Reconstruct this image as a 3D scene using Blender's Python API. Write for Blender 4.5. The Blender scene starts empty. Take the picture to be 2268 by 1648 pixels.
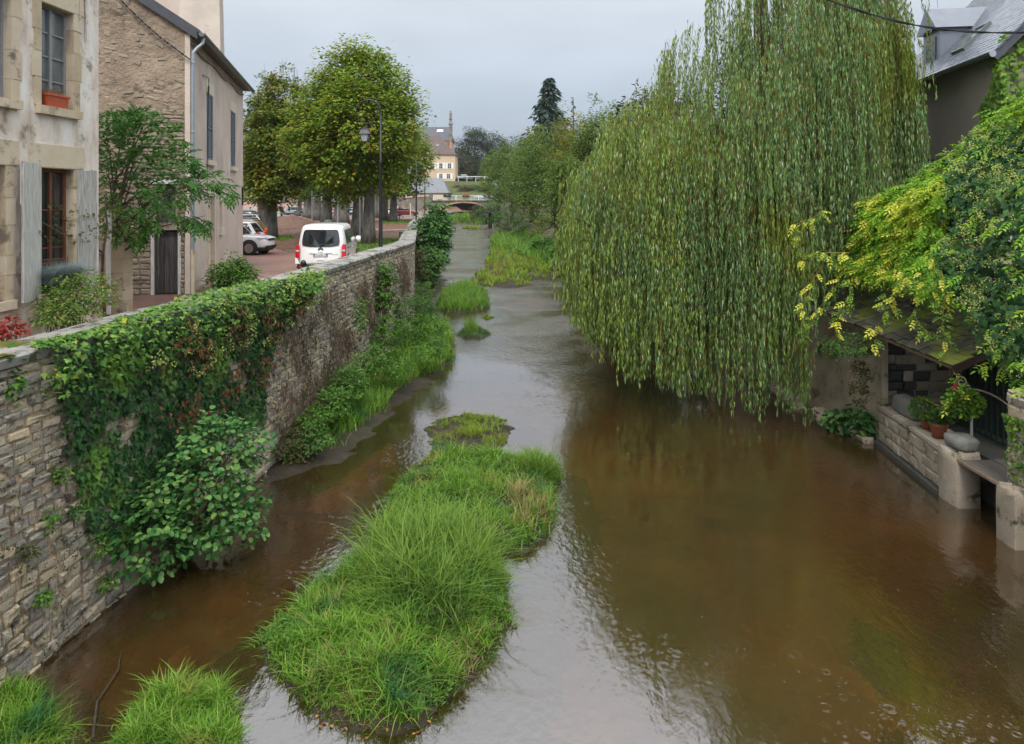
import bpy, math, random
import numpy as np
from mathutils import Vector, Matrix

rng = np.random.default_rng(11)
random.seed(11)
S = bpy.context.scene
COL = S.collection

# ---------------------------------------------------------------- camera, sky, sun, exposure
EYE = 6.3                      # metres above the near water
FPX, CPX, CPY = 1600.0, 1134.0, 440.0   # focal length, centre column, horizon row (2268 px wide picture)
cam_data = bpy.data.cameras.new("camera")
cam = bpy.data.objects.new("camera", cam_data)
COL.objects.link(cam)
cam.location = (0, 0, EYE)
cam.rotation_euler = (math.radians(90), 0, 0)
cam_data.sensor_width = 36.0
cam_data.lens = FPX / 2268.0 * 36.0
cam_data.shift_y = -(824.0 - CPY) / 2268.0
cam_data.clip_start = 0.1
cam_data.clip_end = 4000.0
S.camera = cam

SUN_EL, SUN_AZ = math.radians(52), math.radians(182)   # overcast: a broad glow high behind the camera
world = bpy.data.worlds.new("World")
S.world = world
world.use_nodes = True
wt = world.node_tree
for n in list(wt.nodes):
    wt.nodes.remove(n)
def wn(t, **k):
    n = wt.nodes.new(t)
    for a, b in k.items():
        setattr(n, a, b)
    return n
w_out = wn("ShaderNodeOutputWorld")
w_bg = wn("ShaderNodeBackground")
w_sky = wn("ShaderNodeTexSky", sky_type='NISHITA', sun_disc=False)
w_sky.sun_elevation = SUN_EL
w_sky.sun_rotation = SUN_AZ
w_sky.air_density = 1.5
w_sky.dust_density = 4.0
w_tc = wn("ShaderNodeTexCoord")
w_sep = wn("ShaderNodeSeparateXYZ")
w_ramp = wn("ShaderNodeValToRGB")
el = w_ramp.color_ramp.elements
el[0].position = 0.0
el[0].color = (1.8, 2.15, 2.66, 1)
el[1].position = 1.0
el[1].color = (10.6, 10.8, 11.2, 1)
e = el.new(0.13); e.color = (2.25, 2.6, 3.1, 1)
e = el.new(0.28); e.color = (3.3, 3.56, 3.92, 1)
w_noise = wn("ShaderNodeTexNoise")
w_noise.inputs["Scale"].default_value = 2.6
w_noise.inputs["Detail"].default_value = 3.0
w_map = wn("ShaderNodeMapping")
w_map.inputs["Scale"].default_value = (1.0, 1.0, 3.5)
w_mr = wn("ShaderNodeMapRange")
w_mr.inputs["From Min"].default_value = 0.3
w_mr.inputs["From Max"].default_value = 0.7
w_mr.inputs["To Min"].default_value = 0.90
w_mr.inputs["To Max"].default_value = 1.10
w_mul = wn("ShaderNodeMixRGB", blend_type='MULTIPLY')
w_mul.inputs[0].default_value = 1.0
w_mix = wn("ShaderNodeMixRGB")
w_mix.inputs[0].default_value = 0.94       # thick cloud over the clear-sky model
L = wt.links.new
L(w_tc.outputs["Generated"], w_sep.inputs[0])
L(w_sep.outputs["Z"], w_ramp.inputs[0])
L(w_tc.outputs["Generated"], w_map.inputs[0])
L(w_map.outputs[0], w_noise.inputs["Vector"])
L(w_noise.outputs[0], w_mr.inputs[0])
L(w_ramp.outputs[0], w_mul.inputs[1])
L(w_mr.outputs[0], w_mul.inputs[2])
L(w_sky.outputs[0], w_mix.inputs[1])
L(w_mul.outputs[0], w_mix.inputs[2])
L(w_mix.outputs[0], w_bg.inputs[0])
w_bg.inputs[1].default_value = 0.105
L(w_bg.outputs[0], w_out.inputs[0])

sun_data = bpy.data.lights.new("sun", 'SUN')
sun_data.energy = 1.5
sun_data.angle = math.radians(26)
sun_data.color = (1.0, 0.97, 0.93)
sun = bpy.data.objects.new("sun", sun_data)
COL.objects.link(sun)
sun.location = (0, -20, 60)
sd = Vector((math.sin(SUN_AZ) * math.cos(SUN_EL), math.cos(SUN_AZ) * math.cos(SUN_EL), math.sin(SUN_EL)))
sun.rotation_euler = (-sd).to_track_quat('-Z', 'Y').to_euler()

S.view_settings.view_transform = 'Standard'
S.view_settings.look = 'None'
S.view_settings.exposure = 1.1
S.view_settings.gamma = 1.0
S.view_settings.use_curve_mapping = False
S.render.engine = 'CYCLES'
S.cycles.max_bounces = 5
S.cycles.diffuse_bounces = 2
S.cycles.glossy_bounces = 2
S.cycles.transmission_bounces = 3
S.cycles.transparent_max_bounces = 8
S.cycles.use_adaptive_sampling = True
S.cycles.adaptive_threshold = 0.025
S.cycles.caustics_reflective = False
S.cycles.caustics_refractive = False
S.cycles.use_denoising = True

# ---------------------------------------------------------------- geometry helpers
def at(x, y, Z):
    """picture position (2268 px wide) at depth Z -> world point"""
    return np.array([(x - CPX) * Z / FPX, Z, EYE - (y - CPY) * Z / FPX])

def on(x, y, z=0.0):
    """picture position on the horizontal plane z -> world point"""
    return at(x, y, (EYE - z) * FPX / (y - CPY))

def proj(P):
    P = np.asarray(P, float)
    return CPX + P[..., 0] * FPX / P[..., 1], CPY + (EYE - P[..., 2]) * FPX / P[..., 1]

def unit(a):
    a = np.asarray(a, float)
    return a / np.maximum(np.linalg.norm(a, axis=-1, keepdims=True), 1e-9)

def inpoly(x, y, poly):
    x = np.asarray(x); y = np.asarray(y)
    r = np.zeros(x.shape, bool)
    p = np.asarray(poly, float)
    j = len(p) - 1
    for i in range(len(p)):
        c = ((p[i, 1] > y) != (p[j, 1] > y)) & (x < (p[j, 0] - p[i, 0]) * (y - p[i, 1]) / (p[j, 1] - p[i, 1] + 1e-12) + p[i, 0])
        r ^= c
        j = i
    return r

def polydist(x, y, poly):
    """signed distance, positive inside"""
    p = np.asarray(poly, float)
    P = np.stack([np.ravel(x), np.ravel(y)], 1)
    d = np.full(len(P), 1e9)
    for i in range(len(p)):
        a, b = p[i], p[(i + 1) % len(p)]
        ab = b - a
        t = np.clip(((P - a) @ ab) / (ab @ ab + 1e-12), 0, 1)
        d = np.minimum(d, np.linalg.norm(P - a - t[:, None] * ab, axis=1))
    s = np.where(inpoly(P[:, 0], P[:, 1], p), 1, -1)
    return (d * s).reshape(np.shape(x))

def wob(x, y, k=1.0, seed=0.0):
    """cheap smooth noise in -1..1"""
    x = np.asarray(x) * k + seed * 7.3; y = np.asarray(y) * k - seed * 3.1
    return (np.sin(x * 1.7 + 1.3 * np.sin(y * 1.1 + seed)) + np.sin(y * 2.3 + 1.1 * np.sin(x * .9 + 2 * seed))
            + .6 * np.sin(x * 4.1 + y * 3.3 + seed) + .5 * np.sin(x * 7.7 - y * 6.1)) / 3.1

def smooth(a, b, x):
    t = np.clip((np.asarray(x, float) - a) / (b - a), 0, 1)
    return t * t * (3 - 2 * t)

class MB:
    """collects vertices and faces for one mesh"""
    def __init__(s):
        s.v = []; s.f = []; s.n = 0
    def add(s, v, f):
        v = np.asarray(v, float).reshape(-1, 3)
        s.v.append(v)
        s.f += [tuple(int(i) + s.n for i in q) for q in f]
        s.n += len(v)
        return s
    def hexa(s, c):
        return s.add(c, [(0, 3, 2, 1), (4, 5, 6, 7), (0, 1, 5, 4), (1, 2, 6, 5), (2, 3, 7, 6), (3, 0, 4, 7)])
    def box(s, x0, x1, y0, y1, z0, z1):
        return s.hexa([(x0, y0, z0), (x1, y0, z0), (x1, y1, z0), (x0, y1, z0), (x0, y0, z1), (x1, y0, z1), (x1, y1, z1), (x0, y1, z1)])
    def obox(s, fr, u0, u1, n0, n1, z0, z1):
        o, u, n = fr
        c = []
        for z in (z0, z1):
            for a, b in ((u0, n0), (u1, n0), (u1, n1), (u0, n1)):
                q = o + u * a + n * b
                c.append((q[0], q[1], z))
        return s.hexa(c)
    def prism(s, pts, d):
        pts = np.asarray(pts, float); k = len(pts)
        v = np.vstack([pts, pts + np.asarray(d, float)])
        f = [tuple(range(k - 1, -1, -1)), tuple(range(k, 2 * k))]
        f += [(i, (i + 1) % k, (i + 1) % k + k, i + k) for i in range(k)]
        return s.add(v, f)
    def tube(s, pts, r, k=6, cap=True):
        pts = np.asarray(pts, float); n = len(pts)
        r = np.broadcast_to(np.asarray(r, float), (n,))
        t = np.gradient(pts, axis=0)
        t = unit(t)
        ref = np.array([0, 0, 1.0]) if abs(t[0, 2]) < .9 else np.array([1.0, 0, 0])
        V = []
        a = unit(np.cross(ref, t[0]))
        for i in range(n):
            a = unit(a - t[i] * (a @ t[i]))
            b = np.cross(t[i], a)
            ang = np.arange(k) * 2 * math.pi / k
            V.append(pts[i] + r[i] * (np.cos(ang)[:, None] * a + np.sin(ang)[:, None] * b))
        f = [(i * k + j, i * k + (j + 1) % k, (i + 1) * k + (j + 1) % k, (i + 1) * k + j) for i in range(n - 1) for j in range(k)]
        if cap:
            f += [tuple(range(k - 1, -1, -1)), tuple(range((n - 1) * k, n * k))]
        return s.add(np.vstack(V), f)
    def lathe(s, c, prof, k=12, axis='z'):
        V = []
        ang = np.arange(k) * 2 * math.pi / k
        for r, h in prof:
            if axis == 'z':
                V.append(np.stack([c[0] + r * np.cos(ang), c[1] + r * np.sin(ang), np.full(k, c[2] + h)], 1))
            else:
                V.append(np.stack([c[0] + r * np.cos(ang), np.full(k, c[1] + h), c[2] + r * np.sin(ang)], 1))
        n = len(prof)
        f = [(i * k + j, i * k + (j + 1) % k, (i + 1) * k + (j + 1) % k, (i + 1) * k + j) for i in range(n - 1) for j in range(k)]
        f += [tuple(range(k - 1, -1, -1)), tuple(range((n - 1) * k, n * k))]
        return s.add(np.vstack(V), f)
    def quad(s, a, b, c, d):
        return s.add([a, b, c, d], [(0, 1, 2, 3)])
    def mesh(s, name, off=None):
        V = np.vstack(s.v) if s.v else np.zeros((0, 3))
        if off is not None:
            V = V - np.asarray(off, float)
        me = bpy.data.meshes.new(name)
        me.from_pydata(V.tolist(), [], s.f)
        me.update()
        return me

def fastmesh(name, V, Fa):
    V = np.ascontiguousarray(V, dtype=np.float32).reshape(-1, 3)
    Fa = np.ascontiguousarray(Fa, dtype=np.int32)
    m, k = Fa.shape
    me = bpy.data.meshes.new(name)
    me.vertices.add(len(V)); me.vertices.foreach_set('co', V.ravel())
    me.loops.add(m * k); me.loops.foreach_set('vertex_index', Fa.ravel())
    me.polygons.add(m); me.polygons.foreach_set('loop_start', np.arange(0, m * k, k, dtype=np.int32))
    me.update(calc_edges=True)
    return me

def link(name, me, mat=None, parent=None, smooth_=False):
    o = bpy.data.objects.new(name, me)
    COL.objects.link(o)
    if mat is not None and me is not None and not me.materials:
        me.materials.append(mat)
    if smooth_ and me is not None:
        me.polygons.foreach_set('use_smooth', np.ones(len(me.polygons), bool))
    if parent is not None:
        o.parent = parent
    return o

def worldloc(p):
    l = Vector((0, 0, 0))
    while p is not None:
        l = l + p.location; p = p.parent
    return np.array(l)

def part(name, mb, mat, parent=None, sm=False, local=False):
    """one mesh object; vertices given in world coordinates unless local"""
    off = None if (parent is None or local) else worldloc(parent)
    me = mb.mesh(name, off) if isinstance(mb, MB) else mb
    return link(name, me, mat, parent, sm)

def tag(o, label=None, cat=None, group=None, kind=None):
    if label: o["label"] = label
    if cat: o["category"] = cat
    if group: o["group"] = group
    if kind: o["kind"] = kind
    return o

def thing(name, label, cat, loc=(0, 0, 0), rz=0.0, group=None):
    o = bpy.data.objects.new(name, None)
    COL.objects.link(o)
    o.empty_display_size = 0.2
    o.location = tuple(float(c) for c in loc); o.rotation_euler = (0, 0, rz)
    return tag(o, label, cat, group)

def copy_tree(o, parent=None):
    c = o.copy(); COL.objects.link(c)
    if parent is not None: c.parent = parent
    for ch in o.children:
        copy_tree(ch, c)
    return c

# leaf templates: u along the leaf, v to its side, w along its normal
def tpl(pts, faces):
    return np.array(pts, float), np.array(faces, int)
T_LANCE = tpl([(0, 0, 0), (.4, .5, .10), (1, 0, -.05), (.4, -.5, .10)], [(0, 1, 2), (0, 2, 3)])
T_OVAL = tpl([(0, 0, 0), (.25, .42, .05), (.65, .42, .03), (1, 0, -.12), (.65, -.42, .03), (.25, -.42, .05)], [(0, 1, 2), (0, 2, 3), (0, 3, 4), (0, 4, 5)])
T_ROUND = tpl([(.45, 0, -.07), (0, 0, 0), (.12, .34, .06), (.5, .50, .10), (.85, .30, .03), (1, 0, -.12), (.85, -.30, .05), (.5, -.50, .09), (.12, -.34, .07)],
              [(0, 1, 2), (0, 2, 3), (0, 3, 4), (0, 4, 5), (0, 5, 6), (0, 6, 7), (0, 7, 8), (0, 8, 1)])
T_IVY = tpl([(.25, 0, .05), (.05, 0, 0), (-.1, .32, 0), (.2, .55, -.04), (.42, .3, .02), (1, 0, -.1), (.42, -.3, .02), (.2, -.55, -.04), (-.1, -.32, 0)],
            [(0, 1, 2), (0, 2, 3), (0, 3, 4), (0, 4, 5), (0, 5, 6), (0, 6, 7), (0, 7, 8), (0, 8, 1)])

def leaves(T, pos, d, nrm, ln, wd):
    """instances of a leaf template as one vertex/face array"""
    Vt, Ft = T
    pos = np.asarray(pos, float); N = len(pos)
    d = unit(np.broadcast_to(d, (N, 3))); nrm = np.broadcast_to(np.asarray(nrm, float), (N, 3))
    s = unit(np.cross(nrm, d)); w = np.cross(d, s)
    ln = np.broadcast_to(np.asarray(ln, float), (N,)); wd = np.broadcast_to(np.asarray(wd, float), (N,))
    V = (pos[:, None, :] + Vt[None, :, 0:1] * (d * ln[:, None])[:, None, :] + Vt[None, :, 1:2] * (s * wd[:, None])[:, None, :]
         + Vt[None, :, 2:3] * (w * ln[:, None])[:, None, :])
    Fa = Ft[None] + (np.arange(N) * len(Vt))[:, None, None]
    return V.reshape(-1, 3), Fa.reshape(-1, 3)

def cat_vf(lst):
    V = []; F_ = []; n = 0
    for v, f in lst:
        V.append(v); F_.append(f + n); n += len(v)
    return np.vstack(V), np.vstack(F_)

def rvec(n):
    return unit(rng.normal(size=(n, 3)))

def blades(pos, h, w, bend, az, seg=3, lean=None):
    """curved grass blades; pos Nx3, others N"""
    N = len(pos)
    t = np.linspace(0, 1, seg + 1)
    dx, dy = np.cos(az), np.sin(az)
    V = np.zeros((N, 2 * seg + 1, 3))
    for i, ti in enumerate(t):
        out = bend * ti ** 1.8
        up = h * (ti - .35 * np.clip(bend / np.maximum(h, 1e-3), 0, 2) * ti ** 2.5)
        c = pos + np.stack([dx * out, dy * out, up], 1)
        wi = w * (1 - ti) ** .7 * .5
        if i < seg:
            V[:, 2 * i] = c + np.stack([-dy * wi, dx * wi, 0 * wi], 1)
            V[:, 2 * i + 1] = c - np.stack([-dy * wi, dx * wi, 0 * wi], 1)
        else:
            V[:, 2 * seg] = c
    Ft = []
    for i in range(seg - 1):
        a = 2 * i
        Ft += [(a, a + 1, a + 3), (a, a + 3, a + 2)]
    Ft.append((2 * seg - 2, 2 * seg - 1, 2 * seg))
    Ft = np.array(Ft)
    Fa = Ft[None] + (np.arange(N) * (2 * seg + 1))[:, None, None]
    return V.reshape(-1, 3), Fa.reshape(-1, 3)

# ---------------------------------------------------------------- materials
def newmat(name):
    m = bpy.data.materials.new(name); m.use_nodes = True
    nt = m.node_tree
    b = nt.nodes["Principled BSDF"]
    return m, nt, b

def ramp(nt, cols, pos=None, interp='LINEAR'):
    r = nt.nodes.new("ShaderNodeValToRGB")
    cr = r.color_ramp; cr.interpolation = interp
    n = len(cols)
    for i, c in enumerate(cols):
        p = pos[i] if pos else (i / (n - 1) if n > 1 else 0)
        e = cr.elements[i] if i < 2 else cr.elements.new(p)
        e.position = p
        e.color = tuple(c) + (1,) if len(c) == 3 else c
    return r

def noise(nt, scale, detail=4, rough=.6, vec=None, stretch=None):
    n = nt.nodes.new("ShaderNodeTexNoise")
    n.inputs["Scale"].default_value = scale
    n.inputs["Detail"].default_value = detail
    n.inputs["Roughness"].default_value = rough
    if vec is not None:
        if stretch:
            mp = nt.nodes.new("ShaderNodeMapping"); mp.inputs["Scale"].default_value = stretch
            nt.links.new(vec, mp.inputs[0]); vec = mp.outputs[0]
        nt.links.new(vec, n.inputs["Vector"])
    return n

def gpos(nt):
    return nt.nodes.new("ShaderNodeNewGeometry").outputs["Position"]

def surf(name, cols, scale=3.0, rough=.8, bump=.25, bscale=None, pos=None, stretch=None, spec=.3, metallic=0.0, island=0.0, fine=None, bdist=.02):
    """noise-coloured surface; island>0 also varies each loose piece"""
    m, nt, b = newmat(name)
    g = gpos(nt)
    n1 = noise(nt, scale, 6, .62, g, stretch)
    r = ramp(nt, cols, pos)
    src = n1.outputs[0]
    mr = nt.nodes.new("ShaderNodeMapRange")
    mr.inputs["From Min"].default_value = .25; mr.inputs["From Max"].default_value = .75
    nt.links.new(src, mr.inputs[0]); src = mr.outputs[0]
    if island > 0:
        ge = nt.nodes.new("ShaderNodeNewGeometry"); oi = nt.nodes.new("ShaderNodeObjectInfo")
        ad = nt.nodes.new("ShaderNodeMath"); ad.operation = 'ADD'
        nt.links.new(ge.outputs["Random Per Island"], ad.inputs[0]); nt.links.new(oi.outputs["Random"], ad.inputs[1])
        fr = nt.nodes.new("ShaderNodeMath"); fr.operation = 'FRACT'; nt.links.new(ad.outputs[0], fr.inputs[0])
        mx = nt.nodes.new("ShaderNodeMix"); mx.inputs[0].default_value = island
        nt.links.new(src, mx.inputs[2]); nt.links.new(fr.outputs[0], mx.inputs[3]); src = mx.outputs[0]
    nt.links.new(src, r.inputs[0])
    colout = r.outputs[0]
    if fine:
        fc, fs, f0, f1 = fine                      # extra stain colour, scale, thresholds
        n3 = noise(nt, fs, 5, .65, g)
        mr3 = nt.nodes.new("ShaderNodeMapRange"); mr3.inputs["From Min"].default_value = f0; mr3.inputs["From Max"].default_value = f1
        nt.links.new(n3.outputs[0], mr3.inputs[0])
        mx3 = nt.nodes.new("ShaderNodeMixRGB"); mx3.inputs[2].default_value = tuple(fc) + (1,)
        nt.links.new(mr3.outputs[0], mx3.inputs[0]); nt.links.new(colout, mx3.inputs[1]); colout = mx3.outputs[0]
    nt.links.new(colout, b.inputs["Base Color"])
    b.inputs["Roughness"].default_value = rough
    b.inputs["Specular IOR Level"].default_value = spec
    b.inputs["Metallic"].default_value = metallic
    if bump > 0:
        n2 = noise(nt, bscale or scale * 6, 5, .65, g)
        bp = nt.nodes.new("ShaderNodeBump"); bp.inputs["Strength"].default_value = bump; bp.inputs["Distance"].default_value = bdist
        nt.links.new(n2.outputs[0], bp.inputs["Height"]); nt.links.new(bp.outputs[0], b.inputs["Normal"])
    return m

def flat(name, col, rough=.5, metallic=0.0, spec=.5, coat=0.0):
    m, nt, b = newmat(name)
    g = gpos(nt)
    n1 = noise(nt, 9, 4, .6, g)
    lo = tuple(c * .9 for c in col); hi = tuple(min(1, c * 1.06) for c in col)
    r = ramp(nt, [lo, hi], [.3, .7])
    nt.links.new(n1.outputs[0], r.inputs[0]); nt.links.new(r.outputs[0], b.inputs["Base Color"])
    b.inputs["Roughness"].default_value = rough; b.inputs["Metallic"].default_value = metallic
    b.inputs["Specular IOR Level"].default_value = spec
    b.inputs["Coat Weight"].default_value = coat
    b.inputs["Coat Roughness"].default_value = .05
    return m

def leafmat(name, cols, pos=None, trans=.35, rough=.5, patch=None, spec=.16):
    """each leaf takes its own tint; patch = (colour, noise scale, from, to) for whole sprays that have turned"""
    m, nt, b = newmat(name)
    ge = nt.nodes.new("ShaderNodeNewGeometry")
    r = ramp(nt, cols, pos)
    nt.links.new(ge.outputs["Random Per Island"], r.inputs[0])
    c = r.outputs[0]
    if patch:
        for pc, ps, p0, p1 in (patch if isinstance(patch, list) else [patch]):
            n = noise(nt, ps, 2, .5, ge.outputs["Position"])
            mr = nt.nodes.new("ShaderNodeMapRange"); mr.inputs["From Min"].default_value = p0; mr.inputs["From Max"].default_value = p1
            nt.links.new(n.outputs[0], mr.inputs[0])
            mx = nt.nodes.new("ShaderNodeMixRGB"); mx.inputs[2].default_value = tuple(pc) + (1,)
            nt.links.new(mr.outputs[0], mx.inputs[0]); nt.links.new(c, mx.inputs[1]); c = mx.outputs[0]
    nt.links.new(c, b.inputs["Base Color"])
    b.inputs["Roughness"].default_value = rough
    b.inputs["Specular IOR Level"].default_value = spec
    tr = nt.nodes.new("ShaderNodeBsdfTranslucent")
    nt.links.new(c, tr.inputs[0])
    ms = nt.nodes.new("ShaderNodeMixShader"); ms.inputs[0].default_value = trans
    nt.links.new(b.outputs[0], ms.inputs[1]); nt.links.new(tr.outputs[0], ms.inputs[2])
    nt.links.new(ms.outputs[0], nt.nodes["Material Output"].inputs[0])
    return m

M = {}
M['parking'] = surf('parking_grit', [(.145, .075, .055), (.235, .125, .095), (.30, .18, .145)], .35, .55, .35, 30, spec=.45, fine=((.11, .065, .05), .12, .52, .66))
M['litter'] = surf('leaf_litter', [(.06, .035, .025), (.12, .065, .042), (.17, .10, .06)], .8, .75, .5, 18, fine=((.30, .10, .04), 5, .58, .7))
M['verge'] = surf('verge_soil', [(.05, .065, .02), (.09, .10, .035), (.12, .10, .05)], 1.2, .9, .4, 20)
M['road'] = surf('road_asphalt', [(.16, .155, .16), (.24, .23, .235)], .3, .35, .15, 40, spec=.5)
M['hillside'] = surf('hillside_turf', [(.035, .045, .015), (.06, .075, .022), (.10, .10, .035)], .15, .9, .6, 1.5, bdist=.3)
M['soil'] = surf('bank_soil', [(.04, .032, .02), (.08, .065, .035), (.10, .12, .04)], 1.0, .9, .5, 10)
M['mud'] = surf('river_mud', [(.018, .015, .010), (.034, .028, .018), (.055, .045, .03)], 2.2, .8, .8, 14, spec=.2, bdist=.05)
M['sand'] = surf('bed_sand', [(.09, .045, .014), (.28, .12, .03), (.48, .19, .042)], .30, .9, .3, 6, pos=[.12, .5, .85], fine=((.03, .02, .008), .75, .54, .72))
M['wallstone'] = surf('limestone', [(.20, .19, .17), (.35, .32, .27), (.50, .43, .315), (.60, .47, .30)], 1.8, .85, .9, 16, island=.65, fine=((.06, .058, .05), 3.2, .54, .66), bdist=.05)
M['mortar'] = surf('pale_mortar', [(.36, .26, .165), (.60, .45, .30)], 2.0, .9, .6, 26, fine=((.06, .065, .04), 1.1, .53, .66), bdist=.03)
M['coping'] = surf('coping_stone', [(.15, .15, .135), (.27, .26, .235), (.36, .34, .30)], 2.6, .6, .6, 20, island=.3, fine=((.05, .055, .03), 3.4, .5, .6), spec=.45)
M['moss'] = surf('moss', [(.07, .075, .012), (.16, .15, .02)], 6, .95, .9, 40, bdist=.03)
M['plaster'] = surf('old_plaster', [(.46, .38, .30), (.72, .63, .54), (.82, .79, .75)], 1.5, .9, .5, 12, pos=[.12, .45, .8], stretch=(1.6, 1.6, .55), fine=((.30, .235, .17), 2.6, .56, .68))
M['dressed'] = surf('dressed_sandstone', [(.40, .31, .20), (.58, .48, .34), (.68, .60, .47)], 3.0, .85, .4, 24, island=.55, fine=((.20, .17, .13), 2.2, .57, .68))
M['pink'] = surf('pink_roughcast', [(.52, .44, .375), (.65, .565, .485)], .8, .95, .9, 34, pos=[.2, .8], bdist=.03, fine=((.38, .31, .27), .6, .6, .75))
M['rubble'] = surf('rubble_render', [(.17, .138, .10), (.295, .23, .17), (.42, .335, .25)], 1.3, .95, 1.0, 9, bdist=.08, fine=((.12, .10, .075), 1.9, .55, .66))
M['rubblestone'] = surf('rubble_stone', [(.17, .15, .12), (.28, .235, .175), (.37, .30, .21)], 4, .9, .7, 20, island=.5, bdist=.04)
M['greyrender'] = surf('grey_render', [(.29, .25, .215), (.38, .335, .295)], .9, .95, .5, 26)
M['slate'] = surf('wet_slate', [(.085, .10, .13), (.15, .17, .205), (.21, .23, .27)], 2, .22, .15, 20, island=.6, spec=.8)
M['slatedark'] = surf('dark_slate', [(.045, .05, .06), (.075, .08, .09)], 3, .35, .1, 20, spec=.5)
M['zinc'] = flat('zinc', (.42, .46, .50), .35, .7)
M['zincpaint'] = flat('zinc_pipe', (.30, .35, .40), .4, .5)
M['gutter'] = flat('grey_gutter', (.13, .16, .15), .4, .3)
M['oldwood'] = surf('weathered_wood', [(.15, .145, .135), (.44, .43, .40), (.68, .67, .63)], 9, .85, .4, 30, stretch=(3, 3, .35), island=.3)
M['darkwood'] = surf('black_wood', [(.018, .016, .015), (.05, .045, .042), (.13, .12, .11)], 6, .8, .4, 30, stretch=(3, 3, .3), island=.3)
M['redwood'] = flat('red_brown_frame', (.16, .055, .03), .5)
M['greywood'] = flat('grey_window_wood', (.28, .28, .29), .7)
M['whitewood'] = flat('white_paint', (.78, .77, .74), .5)
M['blueshutter'] = flat('blue_grey_shutter', (.16, .19, .23), .5)
M['paleshutter'] = flat('pale_green_shutter', (.26, .29, .27), .6)
M['glass'] = flat('window_glass', (.02, .024, .028), .06, 0, .9)
M['glasspale'] = flat('pale_window_glass', (.13, .15, .155), .06, 0, .9)
M['curtain'] = flat('dim_interior', (.05, .05, .048), .9)
M['terracotta'] = surf('terracotta', [(.30, .095, .05), (.40, .135, .075)], 6, .8, .2, 30)
M['plasticpot'] = flat('orange_plastic', (.50, .10, .045), .5)
M['bark'] = surf('grey_bark', [(.07, .066, .055), (.17, .162, .14), (.28, .27, .24)], 3, .95, 1.0, 16, stretch=(2, 2, .6), bdist=.05)
M['barkdark'] = surf('brown_bark', [(.03, .022, .015), (.075, .055, .038)], 3, .95, 1.0, 14, stretch=(2, 2, .5), bdist=.05)
M['twig'] = flat('twig', (.09, .065, .04), .8)
M['drytwig'] = surf('dry_vine', [(.085, .052, .034), (.19, .125, .08)], 5, .9, 0)
M['willowtwig'] = surf('willow_twig', [(.10, .11, .03), (.26, .18, .035), (.09, .10, .03)], 1.2, .7, 0)
M['iron'] = flat('black_iron', (.022, .026, .03), .42, .4)
M['rust'] = surf('rusty_iron', [(.16, .10, .06), (.30, .24, .18)], 9, .8, .2)
M['rail'] = flat('white_rail', (.66, .68, .67), .5)
M['rubber'] = flat('tyre_rubber', (.012, .012, .013), .7)
M['rim'] = flat('alloy_rim', (.45, .43, .40), .3, .7)
M['blackplastic'] = flat('black_trim', (.016, .017, .018), .5)
M['redlamp'] = flat('red_lamp', (.50, .008, .012), .12, 0, .8)
M['orangelamp'] = flat('orange_lamp', (.62, .14, .02), .15, 0, .8)
M['clearlamp'] = flat('clear_lamp', (.45, .47, .50), .1, 0, .9)
M['carglass'] = flat('car_glass', (.012, .016, .018), .04, 0, .9)
M['whitepaint'] = flat('white_car_paint', (.80, .80, .79), .28, 0, .5, .5)
M['redpaint'] = flat('dark_red_paint', (.16, .008, .014), .25, 0, .5, .6)
M['greypaint'] = flat('silver_grey_paint', (.33, .34, .36), .28, .3, .5, .5)
M['darkpaint'] = flat('charcoal_paint', (.035, .042, .045), .25, .2, .5, .6)
M['bluepaint'] = flat('blue_paint', (.028, .055, .15), .25, .1, .5, .6)
M['yellowpaint'] = flat('yellow_paint', (.72, .36, .01), .28, 0, .5, .5)
M['palegreenpaint'] = flat('pale_metal_paint', (.30, .36, .37), .25, .3, .5, .6)
M['plate'] = flat('plate_white', (.78, .79, .78), .4)
M['plateblue'] = flat('plate_blue', (.02, .16, .52), .4)
M['ink'] = flat('black_ink', (.012, .012, .014), .5)
M['chrome'] = flat('chrome', (.12, .12, .13), .2, .8)
M['beige'] = surf('beige_wall', [(.50, .37, .25), (.62, .49, .36)], .25, .9, .15, 6)
M['brickred'] = surf('red_brick', [(.26, .085, .05), (.36, .13, .08)], 3, .9, .2)
M['browntile'] = surf('brown_tile', [(.055, .04, .036), (.115, .085, .078), (.17, .13, .12)], 2.5, .8, .5, 5, bdist=.1)
M['greyroof'] = surf('grey_roof', [(.13, .14, .155), (.19, .20, .215)], 1.5, .5, .3, 6)
M['bridgestone'] = surf('bridge_stone', [(.10, .095, .08), (.20, .18, .15), (.28, .25, .21)], 1.2, .9, .6, 6, bdist=.06)
M['voussoir'] = surf('arch_stone', [(.30, .215, .125), (.46, .35, .225)], 2, .9, .3, 10, island=.6)
M['ledgestone'] = surf('ledge_stone', [(.20, .17, .125), (.33, .28, .21), (.42, .37, .29)], 2.2, .85, .6, 18, island=.5, fine=((.035, .045, .02), 3.0, .56, .68), bdist=.03)
M['bankrender'] = surf('bank_wall_render', [(.20, .165, .11), (.36, .30, .21), (.48, .40, .28)], 1.0, .9, .6, 12, fine=((.05, .055, .03), 1.6, .54, .68), bdist=.03)
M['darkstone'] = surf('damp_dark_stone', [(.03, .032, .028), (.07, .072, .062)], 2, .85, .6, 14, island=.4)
M['lave'] = surf('mossy_roof_stone', [(.02, .02, .014), (.05, .046, .034), (.08, .075, .055)], 3, .75, .6, 20, island=.5, fine=((.085, .10, .014), 1.5, .44, .58), bdist=.03)
M['granite'] = surf('grey_granite', [(.12, .12, .105), (.22, .215, .19)], 8, .85, .5, 40)
M['beam'] = flat('brown_beam', (.075, .04, .032), .8)
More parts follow.
